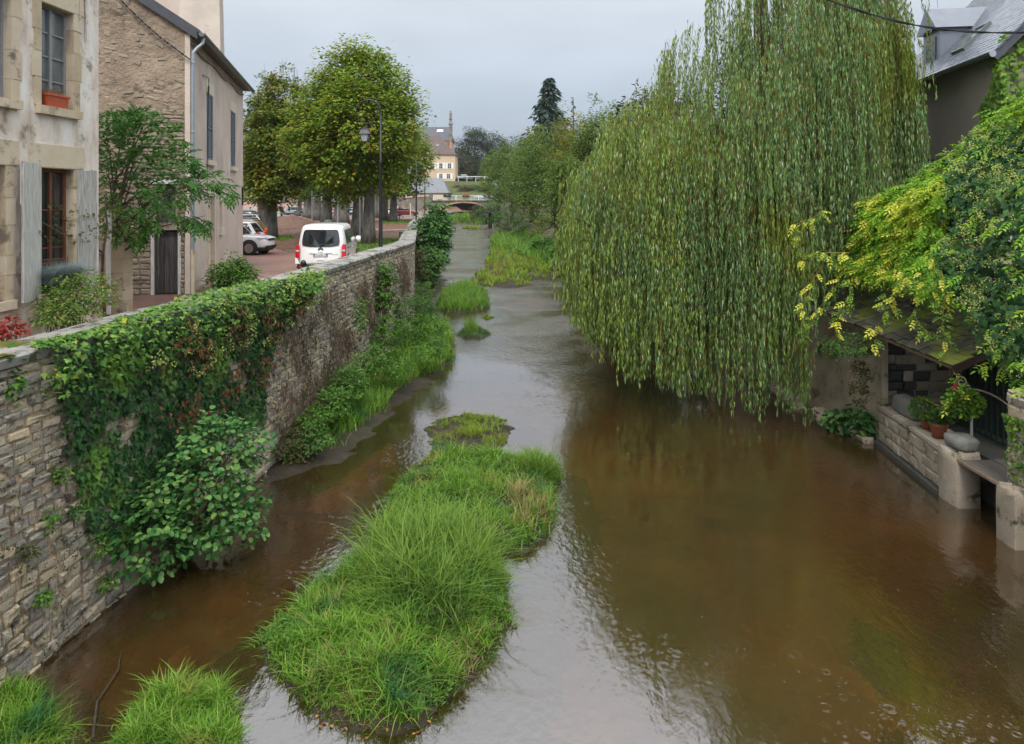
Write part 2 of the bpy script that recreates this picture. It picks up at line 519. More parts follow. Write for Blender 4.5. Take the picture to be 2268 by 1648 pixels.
M['plank'] = surf('old_plank', [(.07, .06, .05), (.15, .13, .11)], 6, .8, .4, 30, stretch=(4, .5, 4), island=.4)
M['cable'] = flat('black_cable', (.012, .012, .016), .5)
M['rope'] = surf('rope_bundle', [(.20, .16, .11), (.36, .30, .22)], 20, .9, .5, 60)
M['lampglass'] = flat('lantern_glass', (.34, .36, .36), .12, 0, .7)
M['gate'] = flat('dark_gate_paint', (.010, .034, .028), .5)
M['greenmetal'] = flat('green_metal', (.02, .13, .10), .45)
M['cream'] = flat('cream_paint', (.66, .60, .46), .5)
M['flower'] = leafmat('orange_flowers', [(.62, .12, .05), (.70, .22, .12), (.62, .30, .22)], trans=.3)
M['redflower'] = leafmat('pink_flowers', [(.62, .02, .06), (.70, .05, .10)], trans=.3)
M['ivyflower'] = leafmat('ivy_flower_heads', [(.34, .40, .10), (.50, .54, .18)], trans=.2, rough=.7)

# foliage
M['lime'] = leafmat('lime_leaves', [(.095, .20, .02), (.17, .275, .03), (.255, .335, .036), (.35, .34, .042), (.45, .30, .045)], [0, .4, .8, .96, 1], trans=.4, patch=[((.27, .225, .03), .5, .56, .70)])
M['limeb'] = leafmat('lime_leaves_turning', [(.075, .15, .02), (.135, .21, .028), (.21, .235, .034), (.33, .21, .034)], [0, .45, .85, 1], patch=[((.26, .19, .03), .5, .58, .72)])
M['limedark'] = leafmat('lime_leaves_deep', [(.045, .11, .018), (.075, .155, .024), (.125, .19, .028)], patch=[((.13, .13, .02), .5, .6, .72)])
M['willow'] = leafmat('willow_leaves', [(.085, .18, .055), (.155, .285, .09), (.25, .38, .15), (.44, .53, .38)], [0, .45, .9, 1], trans=.3, rough=.46, patch=[((.17, .24, .03), .3, .55, .72)])
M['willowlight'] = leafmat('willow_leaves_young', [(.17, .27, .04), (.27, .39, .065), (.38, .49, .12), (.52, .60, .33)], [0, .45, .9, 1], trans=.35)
M['willowold'] = leafmat('willow_leaves_old', [(.10, .085, .02), (.19, .14, .03), (.26, .16, .03)], trans=.3)
M['acacia'] = leafmat('acacia_leaves', [(.045, .115, .024), (.085, .17, .032), (.14, .22, .036), (.21, .25, .04)], trans=.4, patch=[((.20, .20, .03), .12, .53, .68)])
M['wood'] = leafmat('wood_leaves', [(.018, .042, .016), (.035, .062, .02), (.06, .08, .024)], trans=.25, patch=[((.10, .07, .025), .1, .58, .7)])
M['scrub'] = leafmat('scrub_leaves', [(.035, .055, .018), (.07, .085, .025), (.11, .10, .04)], trans=.25, patch=[((.13, .10, .05), .2, .5, .66)])
M['conifer'] = leafmat('conifer_needles', [(.034, .068, .05), (.06, .105, .07)], trans=.1, rough=.6)
M['bush'] = leafmat('bush_leaves', [(.035, .10, .022), (.07, .16, .035), (.125, .22, .05)], trans=.35)
M['weed'] = leafmat('weed_leaves', [(.05, .13, .02), (.09, .21, .03), (.15, .28, .05)], trans=.4)
M['ivy'] = leafmat('ivy_leaves', [(.014, .05, .017), (.028, .085, .024), (.055, .14, .03)], trans=.15, rough=.46, patch=[((.12, .24, .035), .9, .57, .70)])
M['ivytop'] = leafmat('ivy_leaves_young', [(.035, .105, .02), (.09, .20, .034), (.19, .31, .055), (.36, .31, .03)], [0, .5, .95, 1], trans=.25, rough=.46)
M['ivydead'] = leafmat('dead_ivy', [(.10, .04, .022), (.19, .085, .045), (.07, .035, .02)], trans=.1, rough=.8)
M['alder'] = leafmat('alder_leaves', [(.025, .095, .026), (.06, .175, .045), (.11, .25, .07), (.19, .30, .07)], trans=.35, rough=.46)
M['ash'] = leafmat('ash_leaves', [(.035, .12, .022), (.07, .19, .036), (.12, .27, .055)], trans=.35, rough=.46)
M['rose'] = leafmat('rose_leaves', [(.04, .075, .02), (.09, .13, .03), (.16, .17, .035)], trans=.3)
M['azalea'] = leafmat('azalea_leaves', [(.06, .16, .028), (.15, .26, .05), (.26, .27, .07), (.30, .08, .05)], [0, .55, .95, 1], trans=.3)
M['maple'] = leafmat('maple_leaves', [(.20, .025, .02), (.38, .07, .05)], trans=.3)
M['fescue'] = leafmat('blue_fescue', [(.24, .31, .32), (.40, .48, .49)], trans=.2)
M['grass'] = leafmat('grass_blades', [(.07, .165, .016), (.125, .27, .028), (.20, .36, .045), (.33, .38, .08)], [0, .4, .85, 1], trans=.4, patch=[((.05, .16, .045), 1.1, .55, .68), ((.30, .29, .07), .8, .60, .74)])
M['grassy'] = leafmat('grass_yellow', [(.11, .19, .02), (.20, .30, .03), (.29, .35, .045)], trans=.4, patch=[((.26, .19, .06), .5, .58, .72)])
M['grassdark'] = leafmat('grass_deep', [(.03, .085, .016), (.06, .14, .025), (.11, .20, .04)], trans=.35)
M['sedge'] = leafmat('sedge_blades', [(.08, .17, .02), (.14, .26, .035), (.23, .32, .06)], trans=.4)
M['drygrass'] = leafmat('dry_grass', [(.25, .19, .07), (.36, .29, .12), (.18, .12, .05)], trans=.3)
M['fallen'] = leafmat('fallen_leaves', [(.12, .045, .02), (.26, .11, .035), (.36, .20, .06)], trans=.1)
M['wist'] = leafmat('wisteria_leaves', [(.09, .25, .02), (.19, .38, .03), (.33, .49, .04)], trans=.42, patch=[((.46, .52, .035), .75, .56, .70)])
M['wistyellow'] = leafmat('wisteria_yellow', [(.44, .52, .035), (.62, .62, .06), (.72, .66, .16)], trans=.4)
M['vine'] = leafmat('creeper_leaves', [(.05, .14, .02), (.12, .24, .03), (.22, .32, .04)], trans=.35)
M['weedwater'] = leafmat('water_weed', [(.02, .03, .008), (.05, .06, .012), (.12, .13, .02)], trans=.3)

# ================================================================ THE SETTING
WALLP = np.array([(-7.9, -12), (-7.0, 4.5), (-6.40, 9.76), (-5.45, 18.8), (-4.61, 33.7), (-6.1, 45.7), (-8.2, 63), (-11.5, 100), (-14.0, 130), (-17.0, 167)])
RIGHTP = np.array([(9.6, -12), (9.2, 12.8), (9.5, 18.4), (9.0, 22), (8.4, 30), (6.6, 45), (4.4, 58), (1.8, 75), (-1.5, 100), (-3.6, 126), (-5.2, 150), (-6.0, 168)])
PZ = 3.35                       # the car park
def wallx(Y): return np.interp(Y, WALLP[:, 1], WALLP[:, 0])
def rightx(Y): return np.interp(Y, RIGHTP[:, 1], RIGHTP[:, 0])
def waterz(Y): return np.clip((np.asarray(Y, float) - 45) / 120, 0, 1.2) * 1.0

def hill(Y):
    return 6.4 * smooth(180, 222, Y) + 14 * smooth(262, 520, Y)
def h_left(X, Y):
    yw = 146 + (np.asarray(X, float) + 50) * 21 / 32
    ramp_ = 4.0 * smooth(118, 185, Y) * smooth(-36, -46, X)
    step = 2.25 * smooth(yw + .6, yw + 2.2, Y) * smooth(-60, -48, X)
    return PZ + np.maximum(ramp_, step) + hill(Y)
def h_right(X, Y):
    X = np.asarray(X, float); Y = np.asarray(Y, float)
    d = X - rightx(Y) - 2.7 * smooth(20.4, 19.2, Y)
    steep = np.where(Y < 31, smooth(.25, .6, d), smooth(-.6, 4.5, d))
    top = 2.9 + 2.7 * smooth(120, 168, Y)
    return -0.6 + (top + .6) * steep + hill(Y) * 1.0 + .12 * wob(X, Y, .8, 3)

def sheet(name, Xg, Yg, Zg, mat, kind='structure', sm=True):
    n, m = Xg.shape
    V = np.stack([Xg, Yg, Zg], -1).reshape(-1, 3)
    i = np.arange(n - 1)[:, None] * m + np.arange(m - 1)[None, :]
    Fa = np.stack([i, i + 1, i + m + 1, i + m], -1).reshape(-1, 4)
    o = link(name, fastmesh(name, V, Fa), mat, None, sm)
    o["kind"] = kind
    return o

ys = np.concatenate([np.arange(-12, 60, 1.5), np.arange(60, 260, 4.0), np.arange(260, 900, 40)])
tt = np.concatenate([np.linspace(0, .12, 12), np.linspace(.13, 1, 30)])
Yg = np.repeat(ys[:, None], len(tt), 1)
x0 = np.where(ys < 168, wallx(ys) - .35, -6.0)
Xg = x0[:, None] + (-500 - x0[:, None]) * tt[None] ** 1.3
kf = ys > 176
kn = ys < 181
sheet('ground', Xg[kn], Yg[kn], h_left(Xg[kn], Yg[kn]), M['parking'])
sheet('hillside', Xg[kf], Yg[kf], h_left(Xg[kf], Yg[kf]) + .02, M['hillside'])
x0 = np.where(ys < 168, rightx(ys) - .6, -6.0)
x0 = x0 + 2.6 * smooth(20.4, 19.2, ys)
Xg = x0[:, None] + (500 - x0[:, None]) * np.concatenate([np.linspace(0, .012, 16), np.linspace(.016, 1, 26)])[None] ** 1.0
sheet('ground', Xg, Yg[:, :Xg.shape[1]] if Yg.shape[1] >= Xg.shape[1] else np.repeat(ys[:, None], Xg.shape[1], 1), h_right(Xg, np.repeat(ys[:, None], Xg.shape[1], 1)), M['soil'])

# river bed and water
xs = np.linspace(-24, 14, 110); yb = np.concatenate([np.arange(-14, 50, .45), np.arange(50, 178, 2.5)])
Xg, Yg = np.meshgrid(xs, yb)
Zb = -.42 + .12 * wob(Xg, Yg, .5, 1) + .16 * np.exp(-((Xg + 5.0) / 1.4) ** 2) * (Yg < 20) + waterz(Yg) + .22 * np.exp(-((Xg - 4.6) / 1.1) ** 2 - ((Yg - 8.6) / 1.6) ** 2)
sheet('river_bed', Xg, Yg, Zb, M['sand'])

def sand_bar(pts, top, mat, seed):
    poly = np.array([on(x, y, -.25)[:2] for x, y in pts])
    lo, hi = poly.min(0) - .3, poly.max(0) + .3
    X_, Y_ = np.meshgrid(np.linspace(lo[0], hi[0], 50), np.linspace(lo[1], hi[1], 50))
    d = polydist(X_, Y_, poly) + .12 * wob(X_, Y_, 2.2, seed) + .06 * wob(X_, Y_, 6, seed)
    sheet('sand_bar', X_, Y_, np.clip(-.62 + 1.2 * d, -.75, top + .02 * wob(X_, Y_, 5, seed)), mat)
M['sandbright'] = surf('orange_sand', [(.34, .13, .028), (.56, .225, .048), (.68, .29, .07)], 1.1, .9, .3, 8, fine=((.06, .035, .012), 1.4, .58, .68))
sand_bar([(400, 1330), (500, 1250), (600, 1190), (640, 1230), (590, 1330), (520, 1420), (440, 1440)], -.16, M['sandbright'], 1.0)
sand_bar([(180, 1650), (260, 1540), (380, 1420), (450, 1400), (470, 1470), (400, 1560), (330, 1660), (250, 1720)], -.14, M['sandbright'], 2.0)
sand_bar([(640, 1130), (740, 1050), (860, 960), (900, 990), (840, 1060), (740, 1150)], -.18, M['sandbright'], 3.0)
sand_bar([(1780, 1380), (1860, 1400), (1960, 1500), (2050, 1600), (2120, 1700), (1960, 1690), (1860, 1560), (1790, 1450)], -.2, M['sandbright'], 4.0)
def water_material():
    m, nt, b = newmat('river_water')
    nt.nodes.remove(b)
    N = nt.nodes.new; Lk = nt.links.new
    g = gpos(nt)
    def math_(op, a, b_=None):
        n = N("ShaderNodeMath"); n.operation = op
        for i, v in enumerate((a, b_)):
            if v is None: continue
            if isinstance(v, (int, float)): n.inputs[i].default_value = v
            else: Lk(v, n.inputs[i])
        return n.outputs[0]
    def ring_layer(scale, amp, seed):
        mp = N("ShaderNodeMapping"); mp.inputs["Location"].default_value = (seed, seed * 2.3, 0)
        Lk(g, mp.inputs[0])
        v = N("ShaderNodeTexVoronoi"); v.voronoi_dimensions = '2D'; v.inputs["Scale"].default_value = scale
        Lk(mp.outputs[0], v.inputs["Vector"])
        sep = N("ShaderNodeSeparateColor"); Lk(v.outputs["Color"], sep.inputs[0])
        rr = math_('MULTIPLY', sep.outputs[0], .36)
        d = math_('SUBTRACT', v.outputs["Distance"], rr)
        s = math_('SINE', math_('MULTIPLY', d, 62.0))
        e = math_('EXPONENT', math_('MULTIPLY', math_('POWER', math_('MULTIPLY', d, 9.0), 2.0), -1.0))
        k = math_('POWER', sep.outputs[1], 3.0)
        return math_('MULTIPLY', math_('MULTIPLY', s, e), math_('MULTIPLY', k, amp))
    rings = math_('ADD', ring_layer(3.8, .00085, 0.0), math_('ADD', ring_layer(6.2, .0008, 5.0), ring_layer(10.5, .0004, 11.0)))
    rmk = noise(nt, .55, 2, .5, g)
    rm = N('ShaderNodeMapRange'); rm.inputs['From Min'].default_value = .46; rm.inputs['From Max'].default_value = .64
    rm.inputs['To Min'].default_value = .12; rm.inputs['To Max'].default_value = .95
    Lk(rmk.outputs[0], rm.inputs[0])
    rings = math_('MULTIPLY', rings, rm.outputs[0])
    n1 = noise(nt, 1.0, 2, .5, g, (2.4, .8, 1))
    n2 = noise(nt, 5.0, 3, .55, g, (1.6, 1.0, 1))
    msk = noise(nt, .22, 2, .5, g)
    mr = N("ShaderNodeMapRange"); mr.inputs["From Min"].default_value = .45; mr.inputs["From Max"].default_value = .62
    mr.inputs["To Min"].default_value = .28; mr.inputs["To Max"].default_value = 1.0
    Lk(msk.outputs[0], mr.inputs[0])
    # faster, broken water further up the river
    sp = N("ShaderNodeSeparateXYZ"); Lk(g, sp.inputs[0])
    far = N("ShaderNodeMapRange"); far.inputs["From Min"].default_value = 26; far.inputs["From Max"].default_value = 60
    far.inputs["To Min"].default_value = .55; far.inputs["To Max"].default_value = 13.0
    Lk(sp.outputs["Y"], far.inputs[0])
    fine = math_('MULTIPLY', math_('MULTIPLY', n2.outputs[0], mr.outputs[0]), math_('MULTIPLY', far.outputs[0], .020))
    hgt = math_('ADD', math_('ADD', math_('MULTIPLY', n1.outputs[0], .006), fine), rings)
    bp = N("ShaderNodeBump"); bp.inputs["Strength"].default_value = 1.0; bp.inputs["Distance"].default_value = 1.0
    Lk(hgt, bp.inputs["Height"])
    fr = N("ShaderNodeFresnel"); fr.inputs["IOR"].default_value = 2.4
    Lk(bp.outputs[0], fr.inputs["Normal"])
    gl = N("ShaderNodeBsdfGlossy"); gl.inputs["Roughness"].default_value = .03; gl.inputs["Color"].default_value = (1, 1, 1, 1)
    Lk(bp.outputs[0], gl.inputs["Normal"])
    df = N("ShaderNodeBsdfDiffuse")
    nm = noise(nt, .35, 3, .55, g)
    cr = ramp(nt, [(.050, .036, .013), (.095, .052, .016)], [.35, .65])
    Lk(nm.outputs[0], cr.inputs[0]); Lk(cr.outputs[0], df.inputs[0])
    tr = N("ShaderNodeBsdfTransparent"); tr.inputs[0].default_value = (.86, .66, .40, 1)
    mx = N("ShaderNodeMixShader"); mx.inputs[0].default_value = .62
    Lk(df.outputs[0], mx.inputs[1]); Lk(tr.outputs[0], mx.inputs[2])
    m2 = N("ShaderNodeMixShader")
    Lk(math_('MINIMUM', math_('MULTIPLY', fr.outputs[0], 1.3), .96), m2.inputs[0]); Lk(mx.outputs[0], m2.inputs[1]); Lk(gl.outputs[0], m2.inputs[2])
    Lk(m2.outputs[0], nt.nodes["Material Output"].inputs[0])
    return m
M['water'] = water_material()
xs = np.linspace(-24, 14, 40); yb = np.concatenate([np.arange(-14, 46, 2.0), np.arange(46, 178, 2.0)])
Xg, Yg = np.meshgrid(xs, yb)
sheet('river', Xg, Yg, waterz(Yg), M['water'])

# patches of the car park: leaf litter, grass verges, the wet road going up
def patch(name, pts, mat, dz, n=18):
    P = np.array([on(x, y, PZ)[:2] for x, y in pts])
    mb = MB()
    mb.add(np.column_stack([P, np.full(len(P), PZ + dz)]), [tuple(range(len(P)))])
    o = part(name, mb, mat); o["kind"] = 'structure'
    return P
LIT = patch('leaf_strewn_ground', [(560, 486), (612, 480), (652, 478), (700, 492), (760, 500), (800, 506), (845, 512), (915, 508), (916, 516), (905, 534), (860, 548), (790, 562), (700, 562), (640, 560), (600, 548), (575, 520)], M['litter'], .004)
LIT2 = patch('leaf_strewn_ground', [(690, 478), (790, 488), (850, 490), (905, 487), (918, 497), (918, 506), (850, 508), (760, 497)], M['litter'], .008)
GR1 = patch('grass_verge', [(770, 544), (800, 536), (850, 528), (884, 530), (912, 531), (908, 540), (872, 552), (830, 562), (790, 556)], M['verge'], .012)
GR2 = patch('grass_verge', [(838, 489), (880, 486), (916, 487), (914, 494), (880, 497), (850, 496)], M['verge'], .016)
GR3 = patch('grass_verge', [(612, 525), (645, 523), (650, 530), (625, 534), (610, 532)], M['verge'], .012)

# road climbing out of the car park, and the road over the bridge
mb = MB()
rl = [(-62, 112), (-52, 125), (-50, 150), (-52, 190), (-58, 225)]; rr_ = [(-36, 108), (-40, 128), (-40.5, 150), (-42, 190), (-46, 225)]
V = []
for (a, b), (c, d) in zip(rl, rr_):
    V += [(a, b, float(h_left(a, b)) + .05), (c, d, float(h_left(c, d)) + .05)]
V = np.array(V)
V2 = []
for i in range(len(rl) - 1):
    for t in np.linspace(0, 1, 9)[:-1]:
        for k in (0, 1):
            p = V[2 * i + k] * (1 - t) + V[2 * i + 2 + k] * t
            for q in (0,):
                V2.append((p[0], p[1], float(h_left(p[0], p[1])) + .06))
n_ = len(V2) // 2
mb.add(V2, [(2 * i, 2 * i + 1, 2 * i + 3, 2 * i + 2) for i in range(n_ - 1)])
o = part('road', mb, M['road']); o["kind"] = 'structure'
mb = MB()
mb.add([(-50, 149, 5.66), (-18.6, 169.6, 5.92), (-2.0, 169.8, 5.92), (14, 172, 5.9), (60, 172, 5.9), (60, 178, 5.9), (14, 178, 5.9), (-2, 176.5, 5.92), (-18.6, 176.5, 5.92), (-52, 157, 5.66)],
       [(0, 1, 8, 9), (1, 2, 7, 8), (2, 3, 6, 7), (3, 4, 5, 6)])
o = part('road', mb, M['road']); o["kind"] = 'structure'

# ---------------------------------------------------------------- the river wall on the left
def stone_templates(n=8, seed=3):
    r = np.random.default_rng(seed)
    out = []
    for k in range(n):
        V = []
        for y, ins in ((-.6, 0), (.55, .02), (1.0, .10)):
            for sx, sz in ((-1, -1), (1, -1), (1, 1), (-1, 1)):
                j = r.normal(0, .055, 3)
                V.append((sx * (.5 - ins) + j[0] * (y > 0), y + (j[1] * 3 if y == 1.0 else 0), sz * (.5 - ins * 1.5) + j[2] * 1.6 * (y > 0)))
        f = [(8, 9, 10, 11)]
        for a in (0, 4):
            f += [(a + i, a + (i + 1) % 4, a + 4 + (i + 1) % 4, a + 4 + i) for i in range(4)]
        out.append((np.array(V), f))
    return out
STONES = stone_templates()
def stone_meshes(mat):
    res = []
    for V, f in STONES:
        me = bpy.data.meshes.new('stone'); me.from_pydata(V.tolist(), [], f); me.update(); me.materials.append(mat)
        res.append(me)
    return res

def lay_stones(root, items, mat, hide=None, most=300, restname='smaller_stones', name='stone'):
    """items: (centre xyz, yaw, (len, proud, height)); the ones that show largest are objects, the rest one part"""
    mes = stone_meshes(mat)
    C = np.array([i[0] for i in items])
    x, y = proj(C)
    size = np.array([i[2][0] * i[2][2] for i in items]) / np.maximum(C[:, 1], .5) ** 2
    vis = (x > -30) & (x < 2300) & (y > -30) & (y < 1680) & (C[:, 1] > 1)
    if hide is not None:
        for h in hide:
            vis &= ~inpoly(x, y, h)
    score = np.where(vis, size, size * 1e-4)
    order = np.argsort(-score)
    rl_ = worldloc(root)
    rest = MB()
    for r_, i in enumerate(order):
        c, yaw, sc = items[i][:3]
        tilt = items[i][3] if len(items[i]) > 3 else 0.0
        if r_ < most:
            o = link(name, mes[i % len(mes)], None, root)
            o.location = tuple(np.asarray(c) - rl_); o.rotation_euler = (0, tilt, yaw); o.scale = sc
        else:
            V, f = STONES[i % len(STONES)]
            R = np.array(Matrix.Rotation(yaw, 3, 'Z') @ Matrix.Rotation(tilt, 3, 'Y'))
            rest.add((V * np.array(sc)) @ R.T + np.asarray(c), f)
    if rest.n:
        o = part(restname, rest, mat, root); o["kind"] = 'stuff'

IVY_HIDE = [(95, 760), (300, 690), (520, 640), (665, 612), (640, 700), (600, 760), (585, 900), (480, 960), (520, 1100), (570, 1190), (420, 1290), (300, 1290), (190, 1160), (130, 980)]
wall = thing('river_wall', 'long limestone river wall with flat coping running from the left edge to the lime trees', 'wall', (-5.5, 18, 0))
def wall_strip(y0, y1, step, z0, z1, off_out, off_in):
    ysn = np.unique(np.concatenate([np.arange(y0, y1, step), [y1], WALLP[(WALLP[:, 1] > y0) & (WALLP[:, 1] < y1), 1]]))
    mb = MB()
    V = []
    for Y in ysn:
        X = float(wallx(Y))
        V += [(X + off_out, Y, z0), (X + off_out, Y, z1), (X - off_in, Y, z1), (X - off_in, Y, z0)]
    k = len(ysn)
    f = []
    for i in range(k - 1):
        a = 4 * i
        f += [(a, a + 4, a + 5, a + 1), (a + 1, a + 5, a + 6, a + 2), (a + 2, a + 6, a + 7, a + 3)]
    f += [(0, 1, 2, 3), (4 * k - 1, 4 * k - 2, 4 * k - 3, 4 * k - 4)]
    mb.add(V, f)
    return mb
part('core', wall_strip(-11, 36, 1.0, -.8, 4.14, 0, .62), M['mortar'], wall)
part('far_core', wall_strip(36.02, 168, 3.0, -.6, 4.14, 0, .6), M['bridgestone'], wall)
items = []
z = -.12
while z < 4.02:
    hgt = random.uniform(.10, .17) if z > 1.6 else random.uniform(.09, .21)
    if z + hgt > 4.1: hgt = 4.11 - z
    Y = 2.2 + random.uniform(0, .3)
    while Y < 35.5:
        ln = random.uniform(.15, .38) if z > 1.6 else random.uniform(.16, .52)
        ym = Y + ln / 2
        dx = (float(wallx(ym + .2)) - float(wallx(ym - .2))) / .4
        yaw = math.atan2(1, dx) + math.pi
        items.append(((float(wallx(ym)), ym, z + hgt / 2 + random.uniform(-.018, .018)), yaw, (ln - random.uniform(.02, .05), random.uniform(.02, .06), hgt * random.uniform(.72, .93)), random.uniform(-.05, .05) if z > 1.5 else random.uniform(-.16, .16)))
        Y += ln
    z += hgt
lay_stones(wall, items, M['wallstone'], [IVY_HIDE, [(560, 760), (840, 560), (1000, 480), (1000, 900), (600, 1060)]])
# coping slabs
Y = -8.0
while Y < 60:
    ln = random.uniform(.85, 1.35)
    y1 = min(Y + ln - .015, 60)
    xa, xb = float(wallx(Y)), float(wallx(y1))
    j = lambda s=.012: random.uniform(-s, s)
    o1, o2 = .07 + j(.02), .07 + j(.02)
    zt = 4.30 + j(.008)
    V = [(xa + o1, Y, 4.145), (xb + o1, y1, 4.145), (xb - .72, y1, 4.145), (xa - .72, Y, 4.145),
         (xa + o1 + .015, Y, zt - .04), (xb + o1 + .015, y1, zt - .04), (xb - .74, y1, zt - .03), (xa - .74, Y, zt - .03),
         (xa + o1 - .03, Y + .012, zt), (xb + o1 - .03, y1 - .012, zt + j()), (xb - .70, y1 - .012, zt), (xa - .70, Y + .012, zt + j())]
    f = [(3, 2, 1, 0), (8, 9, 10, 11)]
    for a in (0, 4):
        f += [(a + i, a + (i + 1) % 4, a + 4 + (i + 1) % 4, a + 4 + i) for i in range(4)]
    part('coping_stone', MB().add(V, f), M['coping'], wall)
    Y += ln
part('far_coping', wall_strip(60.02, 168, 4, 4.145, 4.29, .08, .7), M['coping'], wall)
# moss cushions on the near coping
mb = MB()
Xm, Ym = np.meshgrid(np.linspace(-.74, .07, 26), np.linspace(8.2, 11.6, 80))
keep = wob(Xm, Ym, 2.6, 2) + .5 * wob(Xm, Ym, 6, 5) - .6 * np.abs(Xm + .2) - .9 * np.clip(Ym - 10.2, 0, 3)
Zm = 4.288 + .05 * np.clip(keep + .15, -.4, .5)
V = np.stack([wallx(Ym) + Xm, Ym, Zm], -1).reshape(-1, 3)
n, m = Xm.shape
fi = np.arange(n - 1)[:, None] * m + np.arange(m - 1)[None]
Fa = np.stack([fi, fi + 1, fi + m + 1, fi + m], -1).reshape(-1, 4)
kk = (keep + .15).ravel()
Fa = Fa[(kk[Fa] > .05).any(1)]
o = part('moss', fastmesh('moss', V - worldloc(wall), Fa), M['moss'], wall, True); o["kind"] = 'stuff'

# ---------------------------------------------------------------- islands, mud banks and their grass
def heightfield(name, poly, H, res, mat, margin=.7, rough=.06, base=None, slope=.35, seed=0.0, jag=.10):
    poly = np.asarray(poly, float)
    lo = poly.min(0) - margin; hi = poly.max(0) + margin
    nx = max(4, int((hi[0] - lo[0]) / res)); ny = max(4, int((hi[1] - lo[1]) / res))
    Xg, Yg = np.meshgrid(np.linspace(lo[0], hi[0], nx), np.linspace(lo[1], hi[1], ny))
    def hf(X, Y):
        d = polydist(X, Y, poly) + jag * wob(X, Y, 3.0 if jag < .2 else 1.6, seed) + .05 * wob(X, Y, 9.0, seed + 1)
        b = waterz(Y)
        z = np.where(d > 0, H * (1 - np.exp(-d / slope)), d * .45)
        return b + np.maximum(z + (d > -.1) * rough * wob(X, Y, 4.0, seed + 2), -.5), d
    Z, _ = hf(Xg, Yg)
    o = sheet(name, Xg, Yg, Z, mat)
    return hf

def in_area(poly, n):
    poly = np.asarray(poly, float)
    lo, hi = poly.min(0), poly.max(0)
    out = []; tot = 0
    while tot < n:
        p = rng.uniform(lo, hi, (n * 2, 2))
        p = p[inpoly(p[:, 0], p[:, 1], poly)]
        out.append(p); tot += len(p)
    return np.vstack(out)[:n]

def grass(name, label, poly, hf, n, h, w, mat, bendf=(.2, .9), dmin=.0, seg=3, clump=.0, droop=None, thin=0.0, seed=0.0):
    tb_ = 14
    nt_ = max(8, n // tb_)
    Tc = in_area(poly, nt_)
    thz = rng.uniform(.55, 1.45, nt_); taz = rng.uniform(0, 2 * math.pi, nt_); tsp = rng.uniform(.4, 1.0, nt_)
    ti_ = np.repeat(np.arange(nt_), tb_); n = len(ti_)
    sc_ = .10 * (h[1] / .34) ** .7
    a_ = rng.uniform(0, 2 * math.pi, n); r_ = np.abs(rng.normal(0, sc_, n))
    P = Tc[ti_] + np.column_stack([np.cos(a_), np.sin(a_)]) * r_[:, None]
    if hf is None:
        z = np.full(n, 0.0); d = np.ones(n)
    else:
        z, d = hf(P[:, 0], P[:, 1])
    k = d > dmin
    if thin > 0:
        k &= wob(P[:, 0], P[:, 1], 2.2, seed) > -1 + thin * 1.2 - rng.uniform(0, .5, n)
    P, z, d, a_, ti_ = P[k], z[k], d[k], a_[k], ti_[k]
    N = len(P)
    cl = 1 + clump * (.6 * wob(P[:, 0], P[:, 1], 1.5, seed + 4) + .6 * wob(P[:, 0], P[:, 1], 3.6, seed + 5))
    hh = rng.uniform(h[0], h[1], N) * thz[ti_] * np.clip(cl, .3, 2) * np.clip(.45 + d / .35, .45, 1)
    az = rng.uniform(0, 2 * math.pi, N) + 0
    g = wob(P[:, 0], P[:, 1], .9, seed + 6) * 3
    az = np.where(rng.random(N) < .7, a_ + rng.normal(0, .5, N), az)
    az = np.where(rng.random(N) < .3, taz[ti_] + rng.normal(0, .5, N), az)
    V, Fa = blades(np.column_stack([P, z - .02]), hh, rng.uniform(w[0], w[1], N), hh * rng.uniform(bendf[0], bendf[1], N) * tsp[ti_] * 1.3, az, seg)
    o = link(name, fastmesh(name, V, Fa), mat)
    tag(o, label, 'grass', kind='stuff')
    return o

def ground_poly(pts, z=0.0):
    out = []
    for x, y in pts:
        zz = z
        for _ in range(4):
            p = on(x, y, zz); zz = z + float(waterz(p[1]))
        out.append(p[:2])
    return np.array(out)

# the long midstream island
ISL = ground_poly([(578, 1430), (640, 1370), (712, 1300), (800, 1235), (838, 1170), (856, 1100), (912, 1045), (955, 1010), (1000, 1000), (1040, 1010), (1130, 1010), (1190, 1035), (1232, 1040),
                   (1240, 1062), (1220, 1085), (1236, 1140), (1215, 1185), (1160, 1225), (1105, 1230), (1128, 1300), (1126, 1385), (1085, 1455), (1035, 1510), (950, 1590), (860, 1625), (765, 1610), (668, 1545), (600, 1480)])
hf_isl = heightfield('river_island', ISL, .26, .11, M['mud'], seed=1)
ISL_N = ground_poly([(578, 1430), (712, 1300), (800, 1235), (835, 1240), (1105, 1230), (1128, 1300), (1126, 1385), (1085, 1455), (1035, 1510), (950, 1590), (860, 1625), (765, 1610), (668, 1545), (600, 1480)])
ISL_F = ground_poly([(800, 1235), (838, 1170), (856, 1100), (912, 1045), (955, 1010), (1000, 1000), (1040, 1010), (1130, 1010), (1190, 1035), (1240, 1062), (1220, 1085), (1236, 1140), (1215, 1185), (1160, 1225), (1105, 1230)])
grass('grass', 'lush green grass on the near end of the long midstream island', ISL_N, hf_isl, 19000, (.12, .34), (.013, .028), M['grass'], (.5, 1.5), -.14, 3, .8, thin=.3, seed=2)
grass('grass', 'scattered dead stems through the grass of the near island', ISL_N, hf_isl, 1500, (.12, .36), (.008, .016), M['drygrass'], (.6, 1.8), .0, 3, .5, seed=40)
grass('grass', 'shorter mixed grass on the far half of the long midstream island', ISL_F, hf_isl, 17000, (.09, .30), (.012, .026), M['grass'], (.5, 1.4), -.08, 3, .9, thin=.65, seed=5)
SED = ground_poly([(800, 1270), (860, 1215), (1000, 1200), (1095, 1245), (1115, 1330), (1020, 1400), (900, 1390), (820, 1340)])
